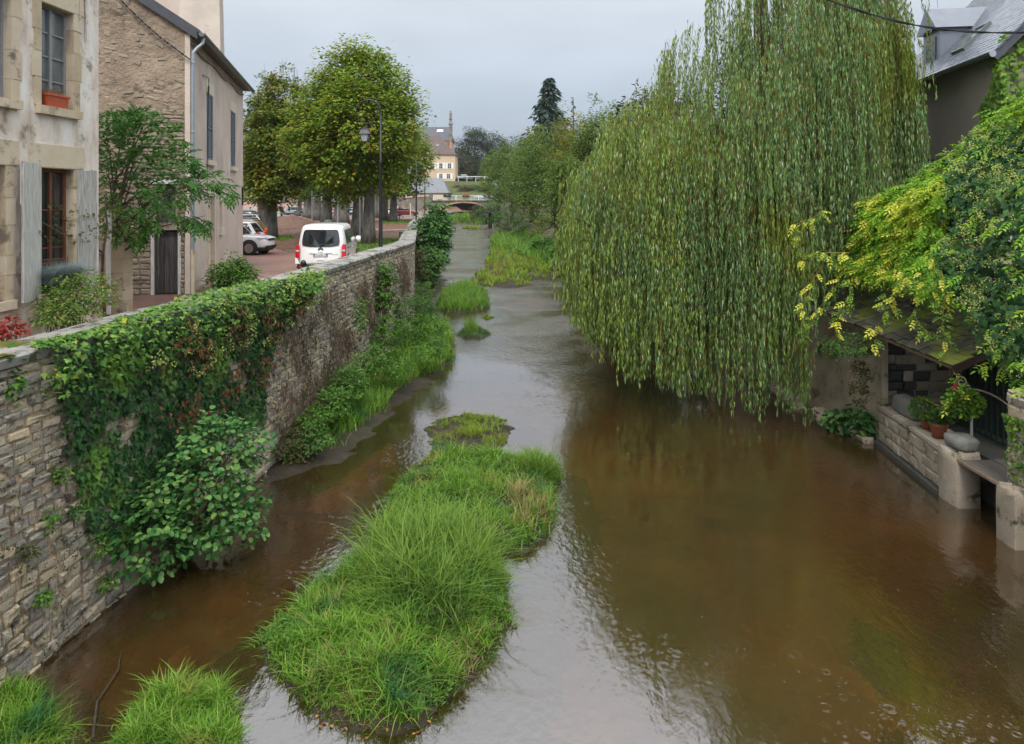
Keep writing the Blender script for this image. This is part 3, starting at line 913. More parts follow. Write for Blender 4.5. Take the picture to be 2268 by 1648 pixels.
grass('grass', 'tall arching sedge on the crest of the midstream island', SED, hf_isl, 3000, (.45, .85), (.018, .030), M['sedge'], (.5, 1.3), .0, 5, .3, seed=8)
SED2 = ground_poly([(870, 1380), (930, 1350), (1010, 1370), (1010, 1430), (930, 1450)])
grass('grass', 'dark blue-green sedge tuft in the middle of the near island', SED2, hf_isl, 900, (.3, .55), (.016, .026), M['grassdark'], (.6, 1.2), .0, 5, .3, seed=9)
grass('grass', 'bright yellow-green tuft at the upper right end of the midstream island', ground_poly([(1170, 1040), (1232, 1040), (1240, 1062), (1215, 1078), (1165, 1070)]), hf_isl, 3000, (.25, .5), (.012, .02), M['sedge'], (.4, 1.0), -.1, 4, .2, seed=10)
grass('grass', 'straw-coloured grass on the right shoulder of the midstream island', ground_poly([(1130, 1110), (1220, 1095), (1236, 1140), (1210, 1180), (1140, 1200)]), hf_isl, 900, (.2, .38), (.012, .02), M['drygrass'], (.4, 1.0), .0, 4, .2, seed=12)
grass('grass', 'dry straw patch at the foot of the near island', ground_poly([(720, 1500), (790, 1440), (880, 1470), (920, 1540), (850, 1600), (760, 1570)]), hf_isl, 1500, (.08, .2), (.008, .016), M['drygrass'], (.5, 1.3), .0, 3, .2, seed=13)
# broad-leaved weeds and dead stems mixed into the island turf
def weeds(label, poly, hf, n, s, mat, up=.10):
    P = in_area(poly, n); z, d = hf(P[:, 0], P[:, 1]); k = (d > 0) & (wob(P[:, 0], P[:, 1], 2.0, 3) > .05); P, z = P[k], z[k]; n = len(P)
    P = np.repeat(P, 7, 0) + rng.normal(0, .06, (n * 7, 2)); z = np.repeat(z, 7) + rng.uniform(.02, up, n * 7); n *= 7
    V, Fa = leaves(T_OVAL, np.column_stack([P, z]), rvec(n) + (0, 0, .2), rvec(n) * .5 + (0, 0, 1), rng.uniform(s * .6, s * 1.2, n), rng.uniform(s * .3, s * .5, n))
    tag(link('weeds', fastmesh('weeds', V, Fa), mat), label, 'weeds', kind='stuff')
weeds('broad-leaved weeds among the grass of the near island', ISL_N, hf_isl, 900, .07, M['weed'], .16)
weeds('dark low weeds on the far half of the midstream island', ISL_F, hf_isl, 1100, .07, M['bush'], .10)
weeds('yellowed low weeds on the far half of the midstream island', ISL_F, hf_isl, 500, .06, M['rose'], .12)
# low muddy shoal beyond it
SHO = ground_poly([(950, 985), (948, 940), (985, 925), (1040, 915), (1075, 922), (1125, 932), (1140, 955), (1120, 990), (1060, 1008), (1000, 1006)])
hf_sho = heightfield('river_island', SHO, .14, .10, M['mud'], slope=.5, seed=3)
grass('grass', 'thin grass on the muddy shoal behind the long island', SHO, hf_sho, 6500, (.06, .2), (.010, .018), M['grassy'], (.3, 1.2), .02, 3, .8, thin=.9, seed=14)
# bottom-left tufts
BL1 = ground_poly([(250, 1700), (270, 1600), (330, 1560), (400, 1510), (455, 1500), (505, 1560), (525, 1640), (530, 1720)])
hf_bl = heightfield('river_island', BL1, .18, .09, M['mud'], seed=4)
grass('grass', 'bright grass clump at the bottom edge left of the near island', BL1, hf_bl, 7000, (.09, .28), (.012, .024), M['grass'], (.5, 1.4), -.12, 4, .7, seed=15)
BL2 = ground_poly([(-160, 1520), (30, 1520), (95, 1545), (130, 1600), (110, 1680), (60, 1760), (-160, 1800)])
hf_bl2 = heightfield('river_island', BL2, .14, .09, M['mud'], seed=6, slope=.6)
grass('grass', 'bright green grass in the bottom left corner below the wall', BL2, hf_bl2, 6000, (.08, .26), (.012, .024), M['grass'], (.5, 1.4), -.1, 4, .7, thin=.4, seed=16)
grass('grass', 'matted dead stalks lying in the shallows by the bottom left corner', ground_poly([(95, 1520), (150, 1560), (190, 1640), (150, 1700), (80, 1700)]), None, 420, (.03, .1), (.010, .016), M['sedge'], (2, 5), -9, 4, .2, seed=17)
# mud ledge and rank growth along the foot of the wall
BANK = np.vstack([ground_poly([(560, 1075), (640, 1060), (720, 1035), (790, 985), (850, 935), (890, 880), (960, 850), (1005, 800), (1010, 760), (985, 700), (945, 668), (985, 650), (990, 620), (955, 610), (962, 585), (985, 560), (985, 535), (992, 515), (998, 500)]),
                  np.array([(-13.6, 135), (-12.2, 108), (-10.0, 82), (-8.2, 63), (-6.2, 46), (-4.8, 34), (-5.2, 24), (-5.6, 17.5)])])
hf_bank = heightfield('mud_bank', BANK, .22, .32, M['mud'], margin=.8, slope=.7, seed=7, jag=.4)
grass('grass', 'rank green grass on the mud bank along the foot of the wall', ground_poly([(640, 1040), (700, 960), (760, 900), (800, 800), (860, 740), (930, 700), (1000, 740), (1010, 790), (960, 830), (890, 860), (850, 910), (780, 960), (700, 1020)]), hf_bank, 16000, (.22, .6), (.02, .036), M['grass'], (.3, 1.0), -.05, 3, .6, thin=.2, seed=18)
grass('grass', 'grass fringe at the water below the dense alder clump', ground_poly([(900, 690), (940, 600), (985, 560), (990, 520), (998, 503), (975, 508), (930, 560), (880, 640)]), hf_bank, 7000, (.3, .7), (.03, .05), M['grassdark'], (.3, 1.0), -.1, 3, .5, seed=19)
# small islets upstream
IC = ground_poly([(962, 690), (975, 655), (1010, 640), (1050, 640), (1082, 660), (1085, 684), (1040, 694), (1000, 696)])
hf_c = heightfield('river_island', IC, .3, .15, M['mud'], seed=8)
grass('grass', 'rounded green islet with a straw patch between the two channels', IC, hf_c, 8000, (.35, .7), (.02, .034), M['grass'], (.3, 1.0), .0, 3, .3, seed=20)
ID_ = ground_poly([(1008, 742), (1030, 730), (1060, 728), (1090, 740), (1065, 752), (1030, 753)])
hf_d = heightfield('river_island', ID_, .14, .12, M['mud'], seed=9)
grass('grass', 'tiny tufted islet alone in the smooth water', ID_, hf_d, 2600, (.10, .28), (.012, .02), M['grassdark'], (.4, 1.2), .0, 3, .5, seed=21)
grass('grass', 'upright tuft crowning the tiny islet', ground_poly([(1032, 738), (1045, 728), (1056, 738), (1045, 744)]), hf_d, 500, (.4, .75), (.012, .02), M['sedge'], (.2, .6), -.3, 3, .2, seed=22)
IE = ground_poly([(1062, 703), (1078, 700), (1096, 704), (1080, 708)])
hf_e = heightfield('river_island', IE, .1, .12, M['mud'], seed=10)
grass('grass', 'smallest islet above the tiny tufted one', IE, hf_e, 900, (.08, .2), (.012, .02), M['grassy'], (.4, 1.2), -.05, 3, .4, seed=23)
# the yellow-green marsh on the right
MAR = np.vstack([ground_poly([(1085, 690 - 55), (1040, 632), (1045, 615), (1075, 600), (1072, 580), (1085, 560), (1085, 545), (1100, 525), (1095, 515), (1110, 505)]), np.array([(-1.2, 112), (1.8, 88), (5.6, 62)]), ground_poly([(1262, 612), (1210, 618), (1160, 622), (1180, 632), (1130, 640)])])
hf_m = heightfield('marsh', MAR, .22, .30, M['mud'], slope=.6, seed=11)
grass('grass', 'yellow-green marsh grass on the right beside the willow', MAR, hf_m, 16000, (.22, .5), (.05, .08), M['grassy'], (.3, 1.1), .02, 3, .5, thin=.25, seed=24)
grass('grass', 'deeper green tall grass behind the marsh under the right bank trees', np.array([(-1.5, 110), (-3, 100), (-1.5, 82), (1.0, 72), (4.2, 60), (6.8, 60), (4, 75), (1.5, 98)]), lambda X, Y: (np.maximum(hf_m(X, Y)[0], h_right(X, Y)), np.ones(len(X))), 10000, (.5, 1.1), (.06, .11), M['grass'], (.3, .9), -9, 3, .5, seed=25)
WEIR = np.array([(-16.5, 148), (-13.2, 147), (-11.8, 154), (-8.5, 155), (-6.5, 148), (-5.0, 166), (-6, 190), (-17, 190)])
hf_w = heightfield('grassy_bar', WEIR, 1.9, .6, M['soil'], slope=5, seed=12)
grass('grass', 'green growth in the river bed under the stone bridge', WEIR, hf_w, 9000, (.5, 1.3), (.10, .2), M['grass'], (.3, 1.0), .0, 3, .4, seed=26)
grass('grass', 'small grassy bar in the far channel below the weir', np.array([(-9.2, 133), (-7.0, 131), (-5.6, 135), (-7, 139), (-9, 138)]), lambda X, Y: (waterz(Y), np.ones(len(X))), 1600, (.25, .5), (.08, .14), M['grassy'], (.3, 1.0), -9, 3, .4, seed=27)
# short turf on the verges of the car park
for nm, G, nb in (('short turf around the big lime trunk beside the wall', GR1, 9000), ('thin turf round the white bench', GR2, 6000), ('small turf patch at the foot of the leftmost lime', GR3, 1500)):
    grass('grass', nm, G, lambda X, Y: (np.full(len(X), PZ + .01), np.ones(len(X))), nb, (.06, .16), (.03, .06), M['grass'], (.3, .9), -9, 3, .3, thin=.2, seed=30)

# a low stone block on the weir
mb = MB(); c = on(1042, 492, .95)
mb.box(c[0] - 1.4, c[0] + 1.4, c[1] - .6, c[1] + .6, .6, 2.3); mb.box(c[0] - 1.5, c[0] + 1.5, c[1] - .7, c[1] + .7, 2.3, 2.5)
tag(part('weir_block', mb, M['bridgestone']), 'low stone block standing in the river below the bridge', 'stone')

# weed beds under the water at the lower right, drifting leaves
def weedbed(label, pts, n):
    poly = ground_poly(pts)
    P = in_area(poly, n)
    V, Fa = blades(np.column_stack([P, np.full(n, -.22)]), rng.uniform(.05, .2, n), rng.uniform(.012, .03, n), rng.uniform(.1, .4, n), rng.normal(-1.9, .4, n), 4)
    tag(link('water_weed', fastmesh('water_weed', V, Fa), M['weedwater']), label, 'water weed', kind='stuff')
weedbed('olive water weed under the surface at the lower right', [(1890, 1340), (1960, 1370), (2010, 1440), (1985, 1490), (1930, 1470), (1895, 1400)], 2600)
weedbed('second bed of submerged weed at the bottom edge on the right', [(1950, 1590), (2030, 1590), (2110, 1650), (2150, 1720), (1990, 1700)], 2200)
P = np.vstack([in_area(ground_poly([(640, 1590), (760, 1580), (900, 1590), (960, 1570), (940, 1625), (800, 1640)]), 26), in_area(ISL, 90), in_area(SHO, 25)])
zz = np.where(polydist(P[:, 0], P[:, 1], ISL) > 0, hf_isl(P[:, 0], P[:, 1])[0] + .03, .012)
V, Fa = leaves(T_OVAL, np.column_stack([P, zz]), np.column_stack([rng.normal(size=(len(P), 2)), rng.normal(0, .12, len(P))]), rvec(len(P)) * .25 + (0, 0, 1), rng.uniform(.04, .075, len(P)), rng.uniform(.025, .045, len(P)))
tag(link('fallen_leaves', fastmesh('fallen_leaves', V, Fa), M['fallen']), 'brown fallen leaves lying on and around the midstream island', 'leaves', kind='stuff')
P = np.vstack([in_area(LIT, 2600), in_area(LIT2, 1200), in_area(GR1, 160)])
V, Fa = leaves(T_OVAL, np.column_stack([P, np.full(len(P), PZ + .03)]), np.column_stack([rng.normal(size=(len(P), 2)), rng.normal(0, .15, len(P))]), rvec(len(P)) * .3 + (0, 0, 1), rng.uniform(.08, .15, len(P)), rng.uniform(.06, .1, len(P)))
tag(link('fallen_leaves', fastmesh('fallen_leaves', V, Fa), M['fallen']), 'brown and orange leaves fallen under the lime trees', 'leaves', kind='stuff')

# ================================================================ BUILDINGS
def frame(o, d):
    """wall frame: origin, along-wall unit vector, outward normal (to the right of d rotated -90 deg)"""
    d = np.array([d[0], d[1]], float); d /= np.linalg.norm(d)
    return np.array(o[:2], float), d, np.array([d[1], -d[0]])
def fp(fr, u, n, z):
    q = fr[0] + fr[1] * u + fr[2] * n
    return (q[0], q[1], z)

def open_wall(fr, u0, u1, z0, z1, holes, depth, top=None, back=True):
    """outer face with real openings and reveals"""
    us = sorted(set([u0, u1] + [a for h in holes for a in h[:2]])); zs = sorted(set([z0, z1] + [a for h in holes for a in h[2:4]]))
    mb = MB()
    for i in range(len(us) - 1):
        for j in range(len(zs) - 1):
            a, b, c, d = us[i], us[i + 1], zs[j], zs[j + 1]
            if any(h[0] <= a and b <= h[1] and h[2] <= c and d <= h[3] for h in holes): continue
            mb.quad(fp(fr, a, 0, c), fp(fr, b, 0, c), fp(fr, b, 0, d), fp(fr, a, 0, d))
    for a, b, c, d in [h[:4] for h in holes]:
        mb.quad(fp(fr, a, 0, c), fp(fr, a, 0, d), fp(fr, a, -depth, d), fp(fr, a, -depth, c))
        mb.quad(fp(fr, b, 0, d), fp(fr, b, 0, c), fp(fr, b, -depth, c), fp(fr, b, -depth, d))
        mb.quad(fp(fr, a, 0, d), fp(fr, b, 0, d), fp(fr, b, -depth, d), fp(fr, a, -depth, d))
        mb.quad(fp(fr, b, 0, c), fp(fr, a, 0, c), fp(fr, a, -depth, c), fp(fr, b, -depth, c))
    return mb

def window(parent, fr, u0, u1, z0, z1, n, cols, rows, fmat, gmat, t=.05, lab=None, central=.07):
    """frame with mullions as a part, each pane a sub-part"""
    f = MB()
    f.obox(fr, u0, u0 + t, n, n + .06, z0, z1); f.obox(fr, u1 - t, u1, n, n + .06, z0, z1)
    f.obox(fr, u0 + t, u1 - t, n, n + .058, z0, z0 + t * 1.4); f.obox(fr, u0 + t, u1 - t, n, n + .058, z1 - t, z1)
    ui0, ui1, zi0, zi1 = u0 + t, u1 - t, z0 + t * 1.4, z1 - t
    for c in range(1, cols):
        w = central if (cols == 2) else .03
        uc = ui0 + (ui1 - ui0) * c / cols
        f.obox(fr, uc - w / 2, uc + w / 2, n + .002, n + .07, zi0, zi1)
    for r in range(1, rows):
        zc = zi0 + (zi1 - zi0) * r / rows
        f.obox(fr, ui0, ui1, n + .004, n + .05, zc - .014, zc + .014)
    w = part('window', f, fmat, parent)
    if lab: w["label"] = lab
    for c in range(cols):
        for r in range(rows):
            a = ui0 + (ui1 - ui0) * c / cols; b = ui0 + (ui1 - ui0) * (c + 1) / cols
            p = zi0 + (zi1 - zi0) * r / rows; q = zi0 + (zi1 - zi0) * (r + 1) / rows
            part('pane', MB().obox(fr, a, b, n + .015, n + .022, p, q), gmat, w)
    return w

def plank_shutter(parent, fr, u0, u1, z0, z1, n, mat, k=4, turn=0.0, hinge='left'):
    """closed-board shutter leaf with ledges; swung out from the wall by turn"""
    hu = u0 if hinge == 'left' else u1
    o = fr[0] + fr[1] * hu + fr[2] * n
    a = turn if hinge == 'left' else -turn
    d = fr[1] * math.cos(a) + fr[2] * math.sin(a)
    f2 = (o, d, np.array([d[1], -d[0]]))
    s = part('shutter', MB().obox(f2, 0 if hinge == 'left' else -(u1 - u0), (u1 - u0) if hinge == 'left' else 0, -.012, 0, z0 + .01, z1 - .01), mat, parent)
    w = (u1 - u0) / k
    for i in range(k):
        a0 = i * w if hinge == 'left' else -(u1 - u0) + i * w
        part('plank', MB().obox(f2, a0 + .004, a0 + w - .004, .001, .028 + random.uniform(-.003, .003), z0 + random.uniform(-.02, .02), z1 + random.uniform(-.015, .015)), mat, s)
    if hinge == 'right':
        for zz in ():
            pass
    return s, f2

def slat_shutter(parent, fr, u0, u1, z0, z1, n, mat, k=22):
    f = MB(); t = .045
    f.obox(fr, u0, u0 + t, n, n + .04, z0, z1); f.obox(fr, u1 - t, u1, n, n + .04, z0, z1)
    for zz in (z0, (z0 + z1) / 2 - .03, z1 - .06):
        f.obox(fr, u0 + t, u1 - t, n, n + .038, zz, zz + .06)
    s = part('shutter', f, mat, parent)
    part('backing', MB().obox(fr, u0 + t, u1 - t, n - .01, n + .002, z0, z1), M['slatedark'], s)
    for i in range(k):
        za = z0 + .07 + (z1 - z0 - .14) * i / k
        hh = (z1 - z0 - .14) / k
        if abs(za + hh / 2 - (z0 + z1) / 2) < .05: continue
        q = [fp(fr, u0 + t, n + .004, za + hh * .55), fp(fr, u1 - t, n + .004, za + hh * .55), fp(fr, u1 - t, n + .034, za), fp(fr, u0 + t, n + .034, za)]
        p = MB(); p.prism(q, (0, 0, .012))
        part('slat', p, mat, s)
    return s

def surround(parent, fr, u0, u1, z0, z1, n, mat, left=True, right=True, lint=.34, wid=.17):
    """blocks of dressed stone round an opening, each its own piece"""
    for side, a, b in (('l', u0 - wid, u0), ('r', u1, u1 + wid)):
        if side == 'l' and not left: continue
        if side == 'r' and not right: continue
        z = z0
        i = 0
        while z < z1 - .05:
            h = min(random.uniform(.34, .62), z1 - z)
            if z1 - z - h < .15: h = z1 - z
            ex = .05 * (i % 2)
            aa, bb = (a - ex, b) if side == 'l' else (a, b + ex)
            part('surround_stone', MB().obox(fr, aa, bb, -.25 if False else -.02, n + random.uniform(-.004, .004), z + .004, z + h - .004), mat, parent)
            part('reveal_stone', MB().obox(fr, b if side == 'l' else a - .012, b + .012 if side == 'l' else a, -.235, n - .006, z + .004, z + h - .004), mat, parent)
            z += h; i += 1
    part('lintel', MB().obox(fr, u0 - wid - .12, u1 + wid + .12, -.02, n + .005, z1 + .002, z1 + lint), mat, parent)
    part('lintel_soffit', MB().obox(fr, u0 + .013, u1 - .013, -.235, n - .008, z1 - .012, z1), mat, parent)

def sill(parent, fr, u0, u1, z, n=.12, h=.13, mat=None):
    mb = MB(); mb.obox(fr, u0, u1, -.22, n, z - h, z)
    return part('sill', mb, mat or M['dressed'], parent)

# ---------------------------------------------------------------- the pale plastered house at the left edge
# its street front runs away from the viewer along (0.05, 1); u is measured from its far corner back towards the viewer
cor = np.array([-8.40, 14.68])
fw = frame(cor, (-.0506, -1))
fw = (fw[0], fw[1], -fw[2])            # outward = towards the river
fw = (fw[0], fw[1], np.array([.9987, -.0505]))
hw = thing('house', 'old plastered house with stone window frames at the left edge', 'house', (-9, 14, PZ))
UW = .78; WW = .90                      # right-hand window starts .78 m from the corner
holes = [(UW, UW + WW, 7.98, 9.86), (UW, UW + WW, 4.58, 6.87), (UW + WW + .70, UW + 2 * WW + .74, 7.98, 9.86), (UW + WW + .84, UW + 2 * WW + .84, 4.58, 6.87)]
mbw = open_wall(fw, 0, 7.5, PZ - .3, 13.0, holes, .24)
e_ = MB()
mbw.quad(fp(fw, 0, 0, PZ - .3), fp(fw, 0, 0, 13), fp(fw, 0, -6, 13), fp(fw, 0, -6, PZ - .3))
mbw.quad(fp(fw, 7.5, 0, PZ - .3), fp(fw, 7.5, -6, PZ - .3), fp(fw, 7.5, -6, 13), fp(fw, 7.5, 0, 13))
part('wall', mbw, M['plaster'], hw)
mb = MB()
for a, b, c, d in holes:
    mb.obox(fw, a - .3, b + .3, -.62, -.6, c - .3, d + .3)
part('room_dark', mb, M['curtain'], hw)
mb = MB()
mb.prism([fp(fw, -.3, .35, 12.95), fp(fw, 7.6, .35, 12.95), fp(fw, 7.6, -3, 15.2), fp(fw, -.3, -3, 15.2)], (0, 0, .12))
mb.prism([fp(fw, -.3, -6.3, 12.95), fp(fw, 7.6, -6.3, 12.95), fp(fw, 7.6, -3, 15.2), fp(fw, -.3, -3, 15.2)], (0, 0, .12))
part('roof', mb, M['slatedark'], hw)
for i, (a, b, c, d) in enumerate(holes):
    surround(hw, fw, a, b, c, d, .018, M['dressed'], lint=.33 if i in (0, 2) else .42)
    sill(hw, fw, a - .14, b + .14, c, .10, .15)
    if i in (0, 2):
        window(hw, fw, a + .01, b - .01, c, d - .005, -.20, 2, 4, M['greywood'], M['glasspale'], .05)
    else:
        window(hw, fw, a + .01, b - .01, c, d - .005, -.20, 2, 3, M['redwood'], M['glass'], .07, 'red-brown casement window')
# weathered shutters of the lower window
plank_shutter(hw, fw, UW - .62, UW - .08, 4.52, 6.86, .03, M['oldwood'], 4, .05, 'right')
s_, f2 = plank_shutter(hw, fw, UW + WW + .06, UW + WW + .66, 4.50, 6.93, .04, M['oldwood'], 4, .20, 'left')
part('crosspiece', MB().obox(f2, 0.01, .59, .032, .05, 6.2, 6.95), M['oldwood'], s_)
hm = MB(); hm.tube([(*(f2[0] + f2[1] * .12 + f2[2] * .05), 5.35), (*(f2[0] + f2[1] * .12 + f2[2] * .08), 5.4), (*(f2[0] + f2[1] * .12 + f2[2] * .08), 5.6), (*(f2[0] + f2[1] * .12 + f2[2] * .05), 5.65)], .01, 5)
part('handle', hm, M['rust'], s_)
plank_shutter(hw, fw, UW + WW + .74 + 1.1, UW + WW + .74 + 1.6, 4.5, 6.9, .04, M['oldwood'], 4, .1, 'left')
# bare vine climbing at the house corner
vine = MB()
for k in range(7):
    u = .25 + .12 * k % .5; z = 12.6 - .1 * k
    pts = []
    for i in range(10):
        pts.append(fp(fw, u + .04 * math.sin(i * 1.3 + k), .02, z)); z -= random.uniform(.15, .4); u += random.uniform(-.06, .05)
    vine.tube(pts, np.linspace(.012, .004, 10), 4)
tag(part('bare_vine', vine, M['twig']), 'bare vine stems clinging to the plaster corner of the old house', 'vine')

# terracotta-coloured trough on the upper sill, planter with blue grass on the lower
def trough(label, fr, u0, u1, n0, n1, z, h, mat, plant, pm, nb, ph, plabel):
    t = thing('flower_trough', label, 'planter', fp(fr, (u0 + u1) / 2, (n0 + n1) / 2, z))
    o, u, n = fr
    ix = .02
    c = []
    for zz, k in ((z, .03), (z + h, 0)):
        for a, b in ((u0 + k, n0 + k), (u1 - k, n0 + k), (u1 - k, n1 - k), (u0 + k, n1 - k)):
            q = o + u * a + n * b; c.append((q[0], q[1], zz))
    part('box', MB().hexa(c), mat, t)
    part('rim', MB().obox(fr, u0 - .012, u1 + .012, n0 - .012, n1 + .012, z + h - .035, z + h + .004), mat, t)
    N = nb
    P = np.array([fp(fr, random.uniform(u0 + .02, u1 - .02), random.uniform(n0 + .02, n1 - .02), z + h) for _ in range(N)])
    hh = rng.uniform(ph * .6, ph, N)
    V, Fa = blades(P, hh, rng.uniform(.004, .008, N), hh * rng.uniform(.5, 1.5, N), rng.uniform(0, 6.28, N), 4)
    po = part('grass_tuft', fastmesh('grass_tuft', V - worldloc(t), Fa), pm, t); po["kind"] = 'stuff'
    if plabel: po["label"] = plabel
trough('orange window box of dry grass on the upper sill', fw, UW + .20, UW + .76, -.14, .06, 7.985, .24, M['plasticpot'], None, M['drygrass'], 160, .2, None)
trough('dark window box of blue grass on the lower sill', fw, UW + .02, UW + .88, -.02, .2, 4.585, .16, M['blackplastic'], None, M['fescue'], 3000, .55, 'blue-grey fescue')
# woven wicker screen behind the blue grass
wk = MB()
for i in range(16):
    a = UW + .1 + i * .045
    wk.tube([fp(fw, a, -.06, 4.6), fp(fw, a + .05 * (-1) ** i, -.05, 5.18)], .008, 4)
for i in range(7):
    zz = 4.75 + i * .07
    wk.tube([fp(fw, UW + .06, -.052, zz), fp(fw, UW + .84, -.048, zz + .02)], .007, 4)
tag(part('wicker_screen', wk, M['drytwig']), 'small wicker screen standing in the lower window', 'screen')

# ---------------------------------------------------------------- the pink roughcast house with the rubble gable
dl = np.array([-.226, 1.0]); dl /= np.linalg.norm(dl)
gc = np.array([-10.0, 22.4])                       # corner under the downpipe
fl = (gc, dl, np.array([dl[1], -dl[0]]))           # long side, outward to the river
dg = np.array([-dl[1], dl[0]])                     # leftwards along the gable
fgb = (gc, dg, np.array([-dl[0], -dl[1]]))         # gable frame, outward to the viewer
hp = thing('house', 'pink roughcast house with rubble stone gable and blue-grey shutters', 'house', (-11, 26, PZ))
LEN = 11.6; EAV = 11.45; GW = 9.0; RZ = EAV + GW / 2 * math.tan(math.radians(33))
hl = [(4.6 * .9 - 1.1 + 0, 4.6 * .9, 0, 0)]
def uL(Z): return (Z - 22.4) / dl[1]
lholes = [(uL(25.1), uL(26.3), 7.65, 10.0), (uL(30.2), uL(31.5), 7.65, 10.0), (uL(25.5), uL(26.55), PZ, 6.4), (uL(27.6), uL(28.2), 5.2, 6.2)]
part('long_wall', open_wall(fl, 0, LEN, PZ - .3, EAV, lholes, .16), M['pink'], hp)
gholes = [(.27, 1.07, PZ, 5.33), (.4, .95, 5.55, 6.75)]
mbg = open_wall(fgb, 0.0, GW, PZ - .3, EAV, gholes, .2)
mbg.add([fp(fgb, 0, 0, EAV), fp(fgb, GW, 0, EAV), fp(fgb, GW / 2, 0, RZ)], [(0, 1, 2)])
part('gable_wall', mbg, M['rubble'], hp)
mb = MB()
mb.add([fp(fl, LEN, 0, PZ - .3), fp(fl, LEN, -GW, PZ - .3), fp(fl, LEN, -GW, EAV), fp(fl, LEN, -GW / 2, RZ), fp(fl, LEN, 0, EAV)], [(0, 1, 2, 3, 4)])
mb.quad(fp(fl, LEN, -GW, PZ - .3), fp(fl, 0, -GW, PZ - .3), fp(fl, 0, -GW, EAV), fp(fl, LEN, -GW, EAV))
part('back_walls', mb, M['pink'], hp)
part('corner_strip', MB().obox(fgb, -.02, .13, .0, .025, PZ, EAV - .05), M['pink'], hp)
# roof, slate verge and eaves
sl = math.tan(math.radians(33))
rf = MB()
rf.prism([fp(fl, -.12, .32, EAV - .32 * sl + .18), fp(fl, LEN + .5, .32, EAV - .32 * sl + .18), fp(fl, LEN + .5, -GW / 2, RZ + .18), fp(fl, -.12, -GW / 2, RZ + .18)], (0, 0, .1))
rf.prism([fp(fl, -.12, -GW - .3, EAV - .32 * sl + .18), fp(fl, LEN + .5, -GW - .3, EAV - .32 * sl + .18), fp(fl, LEN + .5, -GW / 2, RZ + .18), fp(fl, -.12, -GW / 2, RZ + .18)], (0, 0, .1))
roof = part('roof', rf, M['slatedark'], hp)
nv = 16
for i in range(nv):
    a0 = GW / 2 * i / nv - .25; a1 = a0 + GW / 2 / nv + .05
    q = [fp(fgb, a0, .13 + .004 * (i % 2), EAV + a0 * sl - .06), fp(fgb, a1, .13 + .004 * (i % 2), EAV + a1 * sl - .06), fp(fgb, a1 - .06, .13 + .004 * (i % 2), EAV + a1 * sl + .17), fp(fgb, a0, .13 + .004 * (i % 2), EAV + a0 * sl + .2)]
    part('verge_slate', MB().prism(q, np.append(fgb[2] * .012, 0)), M['slatedark'], roof)
part('soffit', MB().obox(fl, 0, LEN + .3, .0, .3, EAV - .10, EAV - .04), M['plank'], hp)
# half-round gutter
gt = MB(); V = []; k = 9
for u in (-.16, LEN + .55):
    for i in range(k):
        a = math.pi + math.pi * i / (k - 1)
        V.append(fp(fl, u, .38 + .10 * math.cos(a), EAV - .03 + .11 * math.sin(a)))
gt.add(V, [(i, i + 1, k + i + 1, k + i) for i in range(k - 1)] + [tuple(range(k - 1, -1, -1))])
gutter = part('gutter', gt, M['gutter'], hp)
gx = MB(); gx.tube([fp(fl, .12, .38, EAV - .12), fp(fl, .10, .36, EAV - .30), fp(fl, .05, .22, EAV - .45), fp(fl, .02, .10, EAV - .62), fp(fl, .02, .09, EAV - .8)], .055, 10)
part('swan_neck', gx, M['zinc'], gutter)
dp = MB(); dp.tube([fp(fl, .02, .09, EAV - .78), fp(fl, .02, .09, PZ + 1.35)], .055, 10)
pipe = part('downpipe', dp, M['zincpaint'], hp)
for zz in (EAV - .95, EAV - 3.1, 6.7):
    part('collar', MB().lathe(fp(fl, .02, .09, zz), [(.065, 0), (.07, .03), (.065, .06)], 10), M['zinc'], pipe)
part('cast_iron_foot', MB().tube([fp(fl, .02, .09, PZ), fp(fl, .02, .09, PZ + 1.2), fp(fl, .02, .09, PZ + 1.36)], [.06, .06, .085], 10), M['dressed'], pipe)
# shutters, lintels and sills on the long side
for a, b, c, d in lholes[:2]:
    mid = (a + b) / 2
    slat_shutter(hp, fl, a + .01, mid - .004, c + .01, d - .01, -.06, M['blueshutter'])
    slat_shutter(hp, fl, mid + .004, b - .01, c + .01, d - .01, -.06, M['blueshutter'])
    part('lintel', MB().obox(fl, a - .12, b + .12, -.01, .012, d + .002, d + .42), M['cream'], hp)
    part('sill', MB().obox(fl, a - .1, b + .1, -.12, .12, c - .17, c), M['cream'], hp)
a, b, c, d = lholes[2]
part('door', MB().obox(fl, a, b, -.16, -.12, c, d), M['dressed'], hp)
part('door_frame', MB().obox(fl, a - .12, a, -.01, .02, c, d + .12).obox(fl, b, b + .12, -.01, .02, c, d + .12).obox(fl, a, b, -.01, .018, d, d + .12), M['cream'], hp)
a, b, c, d = lholes[3]
part('slit_window', MB().obox(fl, a, b, -.15, -.1, c, d), M['cream'], hp)
part('slit_sill', MB().obox(fl, a - .05, b + .05, -.05, .08, c - .3, c - .0), M['cream'], hp)
